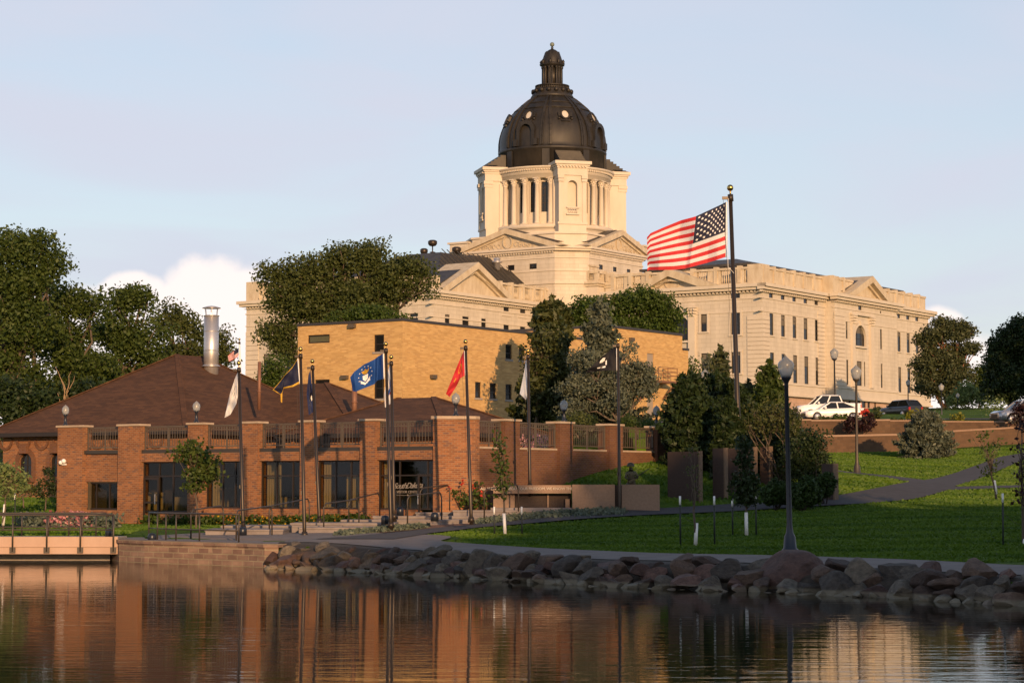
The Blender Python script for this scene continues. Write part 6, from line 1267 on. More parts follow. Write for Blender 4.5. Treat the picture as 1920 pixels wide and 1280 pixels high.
hal2 = MB(); hal2.tube([PY(1366, 372, 103.9), PY(1364, 430, 103.9), PY(1365, 500, 103.9), PY(1376, 512, 103.8)], .012, 5); part('snap_line', hal2, M['white'], uf)
sf = Cloth([(0, (447.5, 652), (447, 668), 0, 0), (.5, (437, 659), (437, 674), .2, .1), (1, (427, 667), (429, 678), 0, .2)], 166, wave=(.1, 9, 3))
flag('tiny distant striped flag above the brown roof, left of the limp white flag', sf, 24, 26, [CR, CW, CN], lambda u, v: 2 if (u < .4 and v < 7 / 13) else (0 if int(v * 13) % 2 == 0 else 1))
f1c = Cloth([(0, (446, 697), (446, 742), 0, 0), (.35, (441, 708), (443, 757), .25, -.15), (.7, (432, 735), (432, 777), -.1, .2), (1, (426, 760), (421, 783), .2, .05)], 82.6, wave=(.07, 14, 6))
o = flag('limp white flag with faint grey emblem, leftmost on the plaza', f1c, 26, 16, [CW], lambda u, v: 0, 'plaza flags'); M['greyprint'] = simple('grey_print', (.35, .35, .36), .8)
decal(o, f1c, [star(.45, .5, .09, .9), [(.36, .72), (.56, .7), (.56, .75), (.36, .77)], [(.34, .3), (.6, .28), (.6, .33), (.34, .35)]], M['greyprint'], 'emblem')
f2c = Cloth([(0, (557.5, 672), (561, 719), 0, 0), (.3, (548, 688), (549, 725), .2, -.2), (.55, (533, 704), (532, 728), -.15, .25), (.75, (524, 716), (529, 738), .15, 0), (1, (511, 731), (527, 740), 0, .1)], 81.6, wave=(.08, 12, 5))
o = flag('navy blue flag edged with yellow fringe', f2c, 34, 22, [CN, CY], lambda u, v: 1 if (v > .93 or v < .035 or u > .965) else 0, 'plaza flags'); ft = MB(); ft.quad(PY(526, 738, 81.5), PY(529.5, 738, 81.5), PY(529, 755, 81.55), PY(526.5, 753, 81.5)); part('fringe', ft, CY, o); ft = MB(); ft.tube([f2c(0, k / 8) + Vector((.02, 0, 0)) for k in range(9)], .022, 6); part('heading', ft, M['white'], o)
f3c = Cloth([(0, (582, 692), (586, 740), 0, 0), (.5, (578, 705), (587, 772), .2, .1), (1, (575, 738), (579, 778), -.1, 0)], 87.5, wave=(.07, 10, 7))
o = flag('folded dark blue flag with small pale and gold print on the shorter left pole', f3c, 20, 20, [clothmat('flag_slate', (.03, .045, .13))], lambda u, v: 0, 'plaza flags'); decal(o, f3c, [[(.3, .55), (.75, .52), (.75, .58), (.3, .61)], [(.2, .42), (.4, .4), (.42, .5), (.22, .5)]], M['gold'], 'emblem'); decal(o, f3c, [[(.3, .68), (.8, .64), (.8, .69), (.3, .73)], [(.3, .76), (.75, .72), (.75, .76), (.3, .8)]], M['white'], 'emblem_text')
f4c = Cloth([(0, (717.5, 663), (719, 710), 0, 0), (.2, (709, 668), (707, 713), .3, .35), (.3, (703, 673), (702, 720), -.2, -.1), (.6, (681, 684), (684, 727), .15, .2), (.85, (664, 697), (667, 734), -.12, 0), (1, (656.5, 707), (662, 733), .1, .15)], 84, wave=(.06, 10, 5))
o = flag('bright blue flag with gold and white emblem ringed by stars', f4c, 40, 26, [CB], lambda u, v: 0, 'plaza flags'); decal(o, f4c, [star(.56 + .19 * math.sin(k * 2 * math.pi / 13), .47 - .36 * math.cos(k * 2 * math.pi / 13), .033, .7) for k in range(13)], M['white'], 'stars')
decal(o, f4c, [[(.45, .2), (.5, .3), (.55, .2), (.58, .27), (.66, .24), (.62, .38), (.57, .44), (.5, .42), (.46, .34)]], CY, 'emblem_crest'); decal(o, f4c, [[(.48, .46), (.63, .46), (.63, .62), (.56, .74), (.49, .64)], [(.42, .58), (.47, .66), (.56, .8), (.67, .66), (.7, .6), (.69, .74), (.58, .88), (.44, .76)]], M['white'], 'emblem_shield'); decal(o, f4c, [[(.51, .5), (.6, .5), (.6, .58), (.51, .58)]], M['greyprint'], 'emblem_cloud', .02); ft = MB(); ft.tube([f4c(0, k / 8) + Vector((.03, 0, 0)) for k in range(9)], .028, 6); part('heading', ft, M['white'], o)
f5c = Cloth([(0, (731, 680), (733, 730), 0, 0), (.5, (727, 700), (733, 756), .2, .1), (1, (720, 740), (722, 764), -.1, .1)], 88.2, wave=(.06, 11, 6))
o = flag('white flag with blue and red marks hanging between the two central poles', f5c, 20, 24, [CW, CB, CR], lambda u, v: 1 if .5 < v < .66 and u < .8 else 0, 'plaza flags'); decal(o, f5c, [[(.3, .78), (.9, .72), (.9, .8), (.3, .86)]], CR, 'scroll')
f6c = Cloth([(0, (870, 657), (871.5, 704), 0, 0), (.3, (864, 670), (863, 709), .2, -.1), (.6, (853, 696), (857, 722), -.12, .15), (1, (836, 738), (843, 744), .1, 0)], 86.5, wave=(.07, 12, 6))
o = flag('red flag with small pale ring emblem', f6c, 30, 20, [CR], lambda u, v: 0, 'plaza flags'); ring = [[(.32 + r * .8 * math.cos(t), .5 + r * 1.2 * math.sin(t)) for r, t in ((.12, a), (.16, a), (.16, a + .7), (.12, a + .7))] for a in [k * .785 for k in range(8)]]; decal(o, f6c, ring + [[(.6, .45), (.7, .4), (.7, .5), (.6, .56)]], CY, 'emblem'); ft = MB(); ft.tube([f6c(0, k / 8) + Vector((.02, 0, 0)) for k in range(9)], .022, 6); part('heading', ft, M['white'], o)
f7c = Cloth([(0, (987, 667), (988.5, 715), 0, 0), (.5, (984, 690), (988, 745), .2, .05), (1, (974.5, 738), (986, 749), 0, .1)], 92.6, wave=(.06, 9, 6)); flag('pale bluish white flag hanging almost straight down', f7c, 18, 22, [clothmat('flag_pale', (.55, .6, .68))], lambda u, v: 0, 'plaza flags')
f8c = Cloth([(0, (1155, 648), (1155.5, 695), 0, 0), (.3, (1142, 658), (1141, 694), .25, -.1), (.6, (1125, 672), (1122, 696), -.15, .2), (1, (1098, 697), (1101, 698), .1, 0)], 91.6, wave=(.07, 12, 5))
o = flag('black flag with white emblem streaming toward the spruce', f8c, 34, 22, [CK], lambda u, v: 0, 'plaza flags'); decal(o, f8c, [[(.42, .2), (.5, .12), (.58, .2), (.6, .36), (.52, .42), (.44, .38)], [(.4, .72), (.66, .66), (.66, .74), (.4, .82)], [(.36, .42), (.4, .42), (.4, .66), (.36, .68)]], M['white'], 'emblem'); ft = MB(); ft.tube([f8c(0, k / 8) + Vector((.03, 0, 0)) for k in range(9)], .025, 6); part('heading', ft, M['white'], o)
# ================================================================= lamps
def lamp(px, ytop, ybase, Y, label, gh=None, group='park lamp posts', mat='lampmetal', pxb=None, ab_=None):
    T = Vector(PY(px, ytop, Y)); Bb = Vector(PY(pxb or px, ybase, Y)); Ht = (T - Bb).length; gh = gh or .62; gr = gh * .36; o = thing('street_lamp', label, 'lamp post', tuple(Bb), group=group); zb = Bb.z; x, y = Bb.x, Bb.y; zg_ = zb + Ht - gh; k = min(1, Ht / 4); m_ = MB()
    m_.lathe([(.26 * k, zb - .3), (.26 * k, zb + .1 * k), (.2 * k, zb + .16 * k), (.17 * k, zb + .5 * k), (.11 * k, zb + .62 * k), (.1 * k, zb + .75 * k), (.085 * k, zb + .85 * k), (.06 * k, zg_ - .3 * k), (.07 * k, zg_ - .28 * k), (.06 * k, zg_ - .2 * k), (.085 * k, zg_ - .12), (gr * .62, zg_ - .02), (gr * .66, zg_ + .02)], x, y, 16)
    part('post', m_, M[mat], o); g = MB(); g.lathe([(gr * .6, zg_ + .02), (gr * .74, zg_ + gh * .12), (gr * .93, zg_ + gh * .33), (gr, zg_ + gh * .52), (gr * .96, zg_ + gh * .63), (gr * .78, zg_ + gh * .72), (gr * .5, zg_ + gh * .78), (gr * .42, zg_ + gh * .82), (gr * .28, zg_ + gh * .87), (gr * .1, zg_ + gh * .93), (.005, zg_ + gh)], x, y, 20); part('globe', g, M['globe'], o)
    if pxb: o.rotation_euler = ((T - Bb).normalized().to_track_quat('Z', 'Y')).to_euler()
lamp(1473, 665, 1037, 64, 'tall dark lamp post with frosted globe behind the largest boulder', .68, pxb=1481.5)
lamp(1605, 683, 891, 116, 'lit metal lamp post with globe standing on the right lawn', .82, mat='rail', pxb=1607)
lamp(1564, 651, 788, 172, 'lamp post standing in front of the white pickup', .95, pxb=1566); lamp(1703, 711, 768, 262, 'distant lamp post before the right end of the capitol', .75); lamp(1766, 718, 795, 200, 'lamp post with pale base among the trees right of the capitol', .7); lamp(1796, 736, 778, 262, 'farthest small lamp post near the pale bushes', .65); lamp(1323, 691, 880, 112, 'lamp whose globe peeps out between the memorial evergreens', .95)
for px, yt, yb__, ax_, lb in ((122.5, 764, 800, 'F', 'small globe lamp on the leftmost brick pillar'), (368, 752, 791, 'F', 'small globe lamp on the third brick pillar'), (854.5, 735, 778, 'X', 'small globe lamp on the big chamfered brick pillar'), (1057.5, 744, 787, 'S', 'small globe lamp on the second pillar of the side wall'), (1231, 757, 797, 'S', 'small globe lamp on the last pillar of the side wall')):
    p = PY(px, 800, 100); d = rab(px, 800)
    if ax_ == 'F': a_, b_ = d[0] / d[1] * (bF + .5), bF + .5
    elif ax_ == 'X': a_, b_ = d[0] / d[1] * (bF + .9), bF + .9
    else: a_, b_ = aW - .2, d[1] / d[0] * (aW - .2)
    w_ = toxy(a_, b_); z0 = zt_ + .09 + (.06 if ax_ == 'X' else 0); o = thing('pillar_lamp', lb, 'lamp', (w_[0], w_[1], z0), group='globe lamps on the brick pillars'); m_ = MB(); x, y = w_[:2]; m_.lathe([(.13, z0), (.13, z0 + .06), (.07, z0 + .12), (.055, z0 + .45), (.1, z0 + .52), (.11, z0 + .56)], x, y, 14); part('post', m_, M['lampmetal'], o); g = MB(); g.lathe([(.1, z0 + .56), (.16, z0 + .62), (.185, z0 + .76), (.16, z0 + .88), (.09, z0 + .97), (.03, z0 + 1.01), (.004, z0 + 1.05)], x, y, 16); part('globe', g, M['globe'], o)
sg_ = thing('sign_post', 'small dark back of a sign on a post before the yellow brick wall', 'sign', PY(1260.5, 790, 150)); m_ = MB(); p = PY(1260.5, 795, 150); m_.box(p[0] - .03, p[0] + .03, 150, 150.05, p[2] - .5, PY(1260, 762, 150)[2]); part('post', m_, M['lampmetal'], sg_); m_ = MB(); a_, b_ = PY(1257.5, 760, 150), PY(1263.5, 775, 150); m_.box(a_[0], b_[0], 149.95, 149.99, b_[2], a_[2]); part('panel', m_, M['lampmetal'], sg_)
# ================================================================= vehicles
def paint(name, c, metal=0): 
    m, nt, b = newmat(name); b.inputs['Base Color'].default_value = c4(c); b.inputs['Roughness'].default_value = .3; b.inputs['Metallic'].default_value = metal; b.inputs['Coat Weight'].default_value = .6; return m
PW, PK, PS = paint('white_car_paint', (.78, .77, .75)), paint('black_car_paint', (.012, .012, .014)), paint('silver_car_paint', (.34, .35, .38), .7)
M['headlight'] = simple('headlamp_glass', (.5, .5, .5), .15); M['tail'] = simple('tail_lamp', (.35, .01, .01), .3)
def car(name, label, base, head, Ln, Wd, prof, cab, pt, wr=.36, bed=None, z_roof=1.5):
    """prof: belt-line heights (x, z) nose to tail along the length; cab: (x windscreen foot, x roof front, x roof rear, x rear foot)"""
    o = thing(name, label, 'car', base); o.rotation_euler = (0, 0, head); ORG[o.name] = (0, 0, 0); hw = Wd / 2
    nx = 26; xs_ = [Ln * k / nx - Ln / 2 for k in range(nx + 1)]; b_ = MB(); b_.smooth = True; secs = []; ax1, ax2 = -Ln / 2 + Ln * .19, Ln / 2 - Ln * .2
    for x in xs_:
        z = float(np.interp(x, [p[0] for p in prof], [p[1] for p in prof])); e = min(1, (min(x + Ln / 2, Ln / 2 - x) / .35)); w_ = hw * (.86 + .14 * max(0, min(1, e)) ** .5); zb_ = .26 + (.12 if e < .5 else 0)
        secs.append([(x, -w_ * .92, zb_), (x, -w_, zb_ + .14), (x, -w_ * 1.0, z * .72), (x, -w_ * .95, z - .06), (x, -w_ * .86, z), (x, w_ * .86, z), (x, w_ * .95, z - .06), (x, w_, z * .72), (x, w_, zb_ + .14), (x, w_ * .92, zb_)])
    n = 10
    for i in range(nx): b_.add(secs[i] + secs[i + 1], [(k, (k + 1) % n, n + (k + 1) % n, n + k) for k in range(n)], smooth=True)
    b_.add(secs[0], [tuple(range(n))[::-1]]); b_.add(secs[-1], [tuple(range(n))]); part('body', b_, pt, o)
    g = MB(); x0, x1, x2, x3 = cab; zf_ = float(np.interp(x0, [p[0] for p in prof], [p[1] for p in prof])) - .02; zr_ = float(np.interp(x3, [p[0] for p in prof], [p[1] for p in prof])) - .02; wi, wt_ = hw * .85, hw * .68; zt2 = z_roof - .05
    g.add([(x0, -wi, zf_), (x3, -wi, zr_), (x2, -wt_, zt2), (x1, -wt_, zt2), (x0, wi, zf_), (x3, wi, zr_), (x2, wt_, zt2), (x1, wt_, zt2)], [(0, 1, 2, 3), (7, 6, 5, 4), (0, 3, 7, 4), (1, 5, 6, 2), (3, 2, 6, 7)]); part('side_glass', g, M['glass'], o)
    r = MB(); r.smooth = True; r.prism([(x1 - .08, -wt_ - .03, zt2), (x2 + .06, -wt_ - .03, zt2), (x2 - .1, -wt_ + .12, z_roof + .02), (x1 + .12, -wt_ + .12, z_roof + .02)], (0, 2 * wt_ + .06, 0)) if False else r.add([(x1 - .06, -wt_ - .03, zt2), (x2 + .06, -wt_ - .03, zt2), (x2 + .06, wt_ + .03, zt2), (x1 - .06, wt_ + .03, zt2), (x1 + .15, -wt_ + .1, z_roof + .03), (x2 - .15, -wt_ + .1, z_roof + .03), (x2 - .15, wt_ - .1, z_roof + .03), (x1 + .15, wt_ - .1, z_roof + .03)], [(0, 3, 2, 1), (4, 5, 6, 7), (0, 1, 5, 4), (1, 2, 6, 5), (2, 3, 7, 6), (3, 0, 4, 7)]); part('roof', r, pt, o)
    for s in (-1, 1):
        pl = MB(); 
        for (xa, za, xb, zb_) in ((x0, zf_, x1, zt2), (x3, zr_, x2, zt2), ((x0 + x3) / 2 - .1, (zf_ + zr_) / 2, (x1 + x2) / 2 - .05, zt2)): pl.beam((xa, s * (wi + .01), za), (xb, s * (wt_ + .015), zb_), .05, .09, up=(1, 0, 0))
        part('pillar', pl, pt, o); mr_ = MB(); mr_.sphere((x0 + .35, s * (hw + .1), zf_ + .1), .11, 8); part('mirror', mr_, pt, o); h_ = MB(); h_.sphere((-Ln / 2 + .1, s * hw * .72, prof[0][1] - .14), .16, 10, .6); part('headlight', h_, M['headlight'], o); h_ = MB(); h_.box(Ln / 2 - .08, Ln / 2 + .01, s * hw * .8 - .1, s * hw * .8 + .1, prof[-1][1] - .4, prof[-1][1] - .12); part('tail_light', h_, M['tail'], o)
        for xw in (ax1, ax2):
            ty = MB(); t2_ = MB()
            def ringy(mb, pr_):
                sg2 = 20; vs = [(xw + r_ * math.cos(2 * math.pi * k / sg2), s * yy_, wr + r_ * math.sin(2 * math.pi * k / sg2)) for (r_, yy_) in pr_ for k in range(sg2)]; mb.add(vs, [(i * sg2 + k, i * sg2 + (k + 1) % sg2, (i + 1) * sg2 + (k + 1) % sg2, (i + 1) * sg2 + k) for i in range(len(pr_) - 1) for k in range(sg2)] + [tuple((len(pr_) - 1) * sg2 + k for k in range(sg2))], smooth=True)
            ringy(ty, [(wr * .6, hw - .24), (wr, hw - .22), (wr, hw - .0), (wr * .9, hw + .02), (wr * .62, hw + .015)]); w_o = part('wheel', ty, M['black'], o); ringy(t2_, [(wr * .62, hw + .0), (wr * .6, hw + .025), (wr * .2, hw + .02), (wr * .15, hw + .035)]); part('rim', t2_, M['steel'], w_o)
    gr_ = MB(); gr_.box(-Ln / 2 - .02, -Ln / 2 + .02, -hw * .5, hw * .5, prof[0][1] - .32, prof[0][1] - .1); gr_.box(-Ln / 2 - .03, -Ln / 2 + .02, -hw * .75, hw * .75, .36, .5); part('grille', gr_, M['rail'], o)
    if bed: bd = MB(); bd.box(bed[0], bed[1], -hw * .8, hw * .8, bed[2], bed[2] + .02); part('bed_floor', bd, M['black'], o)
    return o
def carbase(px, py, Y): p = PY(px, py, Y); return (p[0], p[1], p[2])
car('pickup_truck', 'white pickup truck parked with its nose toward the evergreens', carbase(1551, 786, 172), math.radians(8), 5.2, 1.95, [(-2.6, .95), (-2.3, 1.1), (-1.3, 1.22), (1.0, 1.25), (1.2, 1.3), (2.6, 1.3)], (-1.35, -.62, .85, 1.05), PW, .40, z_roof=1.92)
car('white_sedan', 'low white sedan in front of the pickup', carbase(1561, 789, 165), math.radians(6), 4.6, 1.82, [(-2.3, .68), (-2.0, .8), (-1.0, .92), (1.4, 1.0), (2.3, .98)], (-1.15, -.35, .8, 1.85), PW, .34, z_roof=1.45)
car('black_suv', 'black car seen from behind near the right end of the capitol', carbase(1689, 783, 205), math.radians(-62), 4.6, 1.85, [(-2.3, .8), (-1.9, .95), (-.9, 1.05), (2.3, 1.08)], (-1.1, -.4, 1.7, 2.25), PK, .36, z_roof=1.66)
car('silver_suv', 'silver car cut off by the right picture edge', carbase(1922, 796, 152), math.radians(12), 4.7, 1.88, [(-2.35, .82), (-2.0, .98), (-1.0, 1.08), (2.35, 1.1)], (-1.25, -.45, 1.7, 2.28), PS, .37, z_roof=1.72)
# ================================================================= trees: surveyed crown lobes
def base(px, py, Y): return PY(px, py, Y)
# left wood
leafy_tree('tall_tree', 'tallest broadleaf tree at the left edge, crown reaching highest there', base(10, 850, 152), pxl([(15, 480, 55, 50), (62, 462, 38, 32), (100, 492, 26, 28), (30, 545, 70, 60), (-40, 500, 50, 60), (45, 620, 75, 70), (0, 700, 80, 70), (85, 510, 30, 22)], 152), .25, 24, 'green', .5)
leafy_tree('broadleaf_tree', 'dark broadleaf tree right of the tallest left tree', base(110, 840, 158), pxl([(120, 575, 50, 40), (165, 580, 40, 40), (110, 650, 70, 60), (150, 700, 70, 50), (90, 740, 70, 50)], 158), .26, 22, 'green', .4, group='left wood trees')
leafy_tree('broadleaf_tree', 'broadleaf tree with two rounded tops in the middle of the left wood', base(230, 830, 165), pxl([(225, 570, 34, 34), (262, 565, 28, 32), (215, 630, 55, 50), (270, 640, 55, 50), (200, 700, 60, 50), (300, 700, 60, 40)], 165), .26, 22, 'green', .4, group='left wood trees')
leafy_tree('broadleaf_tree', 'broadleaf tree with spiky top just left of the steel flue', base(330, 830, 170), pxl([(320, 600, 34, 38), (355, 620, 30, 40), (335, 665, 48, 40), (300, 690, 50, 40), (370, 660, 20, 24)], 170), .25, 22, 'locust', .35, group='left wood trees')
leafy_tree('broadleaf_tree', 'small broadleaf tree showing right of the steel flue', base(415, 830, 175), pxl([(418, 635, 18, 28), (410, 670, 28, 30), (398, 640, 16, 24)], 175), .25, 22, 'locust', .25, group='left wood trees')
leafy_tree('understory_tree', 'dark undergrowth tree low at the left edge behind the brown roof', base(30, 860, 140), pxl([(20, 760, 70, 50), (100, 765, 60, 45), (-50, 780, 50, 60), (160, 745, 50, 35), (0, 830, 14, 40)], 140), .26, 20, 'dark', .3)
snag = thing('dry_sapling', 'dry tan leafless sapling standing before the dark left wood', 'tree', base(125, 790, 138)); m_ = MB(); b0_ = Vector(base(122, 800, 138))
for k in range(9): limb(m_, b0_ + Vector((0, 0, .3 * k)), b0_ + Vector((random.uniform(-.7, .9), random.uniform(-.3, .3), 1.5 + .3 * k)), .035, .01, .06, 5)
M['dry'] = simple('dry_wood', (.33, .22, .12), .9); part('branch', m_, M['dry'], snag)
# big honey locust behind the yellow building
leafy_tree('honey_locust', 'big spreading tree rising behind the yellow brick building at left', base(640, 790, 215), pxl([(650, 485, 46, 34), (690, 480, 34, 30), (610, 505, 44, 34), (560, 520, 42, 32), (522, 520, 28, 26), (520, 565, 32, 42), (710, 515, 42, 34), (765, 500, 42, 22), (740, 545, 42, 32), (655, 560, 70, 46), (575, 580, 55, 44), (525, 630, 34, 40), (792, 522, 28, 10), (640, 600, 60, 24), (540, 665, 26, 26), (715, 585, 30, 20), (497, 508, 16, 12), (800, 545, 18, 8)], 215, 1.1), .30, 17, 'locust', .55, clump=.75, fill=.5, extra=2, fork=PY(655, 640, 215))
leafy_tree('golden_bush_tree', 'small yellowish tree left of the yellow building, below the big crown', base(510, 800, 190), pxl([(512, 690, 22, 22), (500, 720, 26, 24), (530, 715, 24, 26)], 190), .24, 18, 'bright', .15)
leafy_tree('low_tree', 'green low tree filling the gap under the big crown above the yellow building', base(700, 790, 208), pxl([(690, 590, 50, 18), (740, 600, 34, 12), (640, 600, 30, 14)], 208), .26, 18, 'bright', .2)
# around the right half of the yellow building
leafy_tree('maple_tree', 'rounded green tree rising behind the yellow brick building at right', base(1190, 800, 217), pxl([(1170, 575, 58, 34), (1110, 590, 48, 34), (1235, 590, 38, 34), (1205, 560, 34, 20), (1180, 620, 80, 30), (1085, 600, 26, 30), (1250, 615, 24, 26)], 217), .28, 26, 'bright', .35, clump=.6, fill=.25)
leafy_tree('gap_tree', 'small green tree just right of the yellow building', base(1300, 800, 200), pxl([(1296, 690, 12, 30), (1308, 720, 18, 30), (1300, 750, 20, 30)], 200), .24, 18, 'green', .15)
jp = base(1035, 815, 160)
conifer('juniper_tree', 'shaggy olive green juniper leaning against the yellow brick wall', jp, PY(1030, 560, 160)[2] - jp[2], 2.9, 'juniper', .26, 22, 1.1, tuft=60, profile=lambda u: (1.02 - u) ** .45 * (.8 + .25 * math.sin(u * 9)), up=.6, irregular=.22)
jp = base(1000, 812, 158)
leafy_tree('juniper_shrub_tree', 'lower ragged juniper at the foot of the yellow wall', jp, pxl([(1010, 690, 24, 40), (1015, 745, 26, 40), (1000, 660, 14, 20), (1030, 640, 28, 40), (1045, 700, 26, 50)], 158), .26, 15, 'juniper', .15, droop=.2)
bp_ = base(1125, 812, 150)
conifer('blue_spruce', 'large silvery blue spruce in front of the yellow building', bp_, PY(1125, 562, 150)[2] - bp_[2], 3.4, 'blue', .19, 22, 1.4, tuft=80, profile=lambda u: (1.0 - u) ** .8 * (.85 + .22 * math.sin(u * 26)), up=.12, irregular=.25)
leafy_tree('pinon_pine', 'wide silvery pine spreading right of the blue spruce', base(1165, 812, 146), pxl([(1195, 690, 32, 22), (1160, 715, 42, 26), (1205, 730, 30, 26), (1100, 730, 50, 28), (1075, 765, 34, 24), (1150, 760, 55, 30), (1100, 680, 34, 30), (1180, 650, 12, 12), (1078, 725, 20, 26), (1215, 705, 26, 20)], 146), .18, 42, 'blue', .18, clump=.28, fill=.5, per=26)
leafy_tree('green_bush', 'dark green bush under the fire stair', base(1195, 815, 132), pxl([(1180, 790, 28, 16), (1215, 795, 26, 12)], 132), .15, 36, 'green', .06, clump=.2, cat='shrub')
leafy_tree('rose_bush', 'bush with pale green leaves under the blue spruce behind the railing', base(1085, 812, 128), pxl([(1085, 790, 40, 20), (1040, 800, 28, 14)], 128), .15, 36, 'locust', .06, clump=.2, cat='shrub')
# memorial evergreens
LF['box'] = leafmat('leaf_boxwood', (.014, .034, .006), (.040, .075, .014), .15)
def cone(name, lab, px, yt, yb__, Y, R, mat, prof=None, leaf=.14, tuft=60, up=.5, group=None, dens=1.2, irr=.15, tiers=20):
    b_ = PY(px, yb__, Y); return conifer(name, lab, b_, PY(px, yt, Y)[2] - b_[2], R, mat, leaf, tiers, dens, group, tuft, prof, up, .12, irr)
fat = lambda u: min(1, (1.03 - u) ** .55 * (.55 + 1.1 * min(1, u * 2.2)) * .85)
cone('arborvitae', 'full dark evergreen at the left end of the memorial, over the widest slab', 1295, 700, 935, 104, 1.45, 'dark', fat, up=.8, group='memorial evergreens')
cone('arborvitae', 'broad dark evergreen right behind the widest slab', 1345, 698, 930, 108, 1.5, 'dark', fat, up=.8, group='memorial evergreens')
cone('arborvitae', 'dark evergreen behind the second slab, in front of the broad one', 1365, 745, 940, 101, .8, 'dark', fat, up=.8, group='memorial evergreens')
cone('arborvitae', 'dark evergreen between the tallest flagpole and the second slab', 1375, 715, 930, 106, 1.3, 'dark', fat, up=.8, group='memorial evergreens')
cone('spruce_tree', 'spruce with sunlit tip left of the tallest flagpole', 1353, 652, 900, 119, 1.7, 'pine', None, .17, 55, .1, irr=.25)
cone('spruce_tree', 'narrow bluish spruce tip left of the sunlit spruce', 1330, 668, 880, 124, 1.0, 'blue', None, .15, 40, .2)
cone('fir_tree', 'dark green conical tree left of the big lamp globe', 1444, 678, 925, 112, 1.9, 'green', lambda u: (1.0 - u) ** .7 * .95 + .04, .16, 60, .4, irr=.2)
cone('fir_tree', 'lower dark conical tree right behind the rightmost slim slab', 1462, 765, 935, 105, 1.3, 'dark', fat, .16, 60, .6)
cone('fir_tree', 'ragged conical tree between the tallest flagpole and the conical tree', 1405, 715, 925, 114, 1.5, 'juniper', None, .16, 55, .4, irr=.3)
leafy_tree('locust_sapling', 'loose yellow-green tree with arching sprays behind the slabs', base(1470, 945, 101), pxl([(1480, 800, 38, 40), (1450, 770, 28, 26), (1500, 830, 28, 40), (1430, 800, 26, 26), (1415, 770, 14, 12), (1480, 870, 34, 36), (1400, 800, 12, 30)], 101), .13, 34, 'juniper', .07, clump=.24, fill=.6, extra=3)
leafy_tree('dark_yew', 'dark spiky shrub tree right of the big lamp post', base(1520, 940, 99), pxl([(1520, 830, 26, 40), (1535, 865, 22, 30), (1505, 880, 34, 40), (1540, 825, 12, 20), (1490, 850, 26, 40)], 99), .13, 60, 'dark', .08, clump=.2)
shrub('boxwood', 'clipped rounded dark shrub left of the big lamp post', base(1455, 952, 93), pxl([(1458, 922, 26, 27), (1441, 928, 14, 20), (1475, 926, 18, 24)], 93), 'box', .085, 900, clump=.05, fill=.06)
shrub('boxwood', 'larger clipped rounded shrub just right of the big lamp post', base(1505, 955, 92), pxl([(1510, 922, 28, 30), (1492, 925, 20, 26), (1525, 928, 16, 22)], 92), 'box', .085, 900, clump=.05, fill=.06)
shrub('boxwood', 'clipped shrub beside the short granite slab', base(1545, 945, 95), pxl([(1547, 910, 19, 27), (1537, 914, 14, 24)], 95), 'box', .085, 900, clump=.05, fill=.06)
leafy_tree('dark_backdrop_shrub', 'dark low growth behind the memorial slabs', base(1400, 945, 103), pxl([(1290, 880, 40, 55), (1345, 880, 40, 60), (1400, 870, 45, 70), (1450, 870, 45, 75), (1495, 860, 40, 60), (1530, 875, 28, 50)], 103.5), .17, 48, 'dark', .06, clump=.25, fill=.6, cat='shrub')
# right side
cone('spruce_shrub', 'low broad spruce on the right lawn before the block wall', 1736, 768, 857, 132, 1.75, 'blue', lambda u: (1 - u) ** .55, .12, 90, .5, irr=.12, tiers=14)
pine = [(1775, 625, 36, 24), (1745, 640, 28, 28), (1805, 620, 26, 20), (1815, 655, 26, 14), (1770, 670, 50, 26), (1800, 700, 40, 22), (1750, 720, 40, 36), (1790, 745, 34, 22), (1740, 680, 30, 30), (1765, 605, 20, 12)]
leafy_tree('pine_tree', 'tall ragged pine just right of the capitol', base(1770, 800, 290), pxl(pine, 290), .34, 18, 'pine', .45, clump=.55, fill=.4, extra=1, bark='rust')
leafy_tree('dark_tree', 'large dark tree against the sky at the right edge', base(1895, 800, 235), pxl([(1905, 640, 44, 40), (1880, 690, 40, 46), (1925, 640, 50, 50), (1860, 715, 20, 28), (1900, 720, 60, 44), (1940, 700, 50, 60), (1880, 655, 26, 26)], 235), .3, 26, 'dark', .45, clump=.5, fill=.2)
leafy_tree('pale_bush', 'pale green sunlit bush beneath the pine', base(1815, 785, 275), pxl([(1815, 735, 24, 20), (1795, 750, 20, 14), (1838, 748, 20, 16)], 275), .28, 20, 'pale', .12, cat='shrub')
leafy_tree('pale_bush', 'rounded yellowish green bush left of the silver car', base(1868, 785, 180), pxl([(1868, 762, 18, 11)], 180), .18, 26, 'pale', .06, cat='shrub')
leafy_tree('far_tree', 'distant green tree low between the pine and the dark tree', base(1835, 785, 300), pxl([(1840, 700, 14, 20), (1835, 725, 26, 24)], 300), .32, 14, 'green', .15)
hd = leafy_tree('clipped_hedge', 'long dark hedge along the far side of the car park', base(1760, 785, 222), pxl([(1650 + 22 * k, 772 + (k % 3), 16, 10) for k in range(11)], 222), .2, 30, 'dark', .05, clump=.15, fill=.1, cat='hedge')
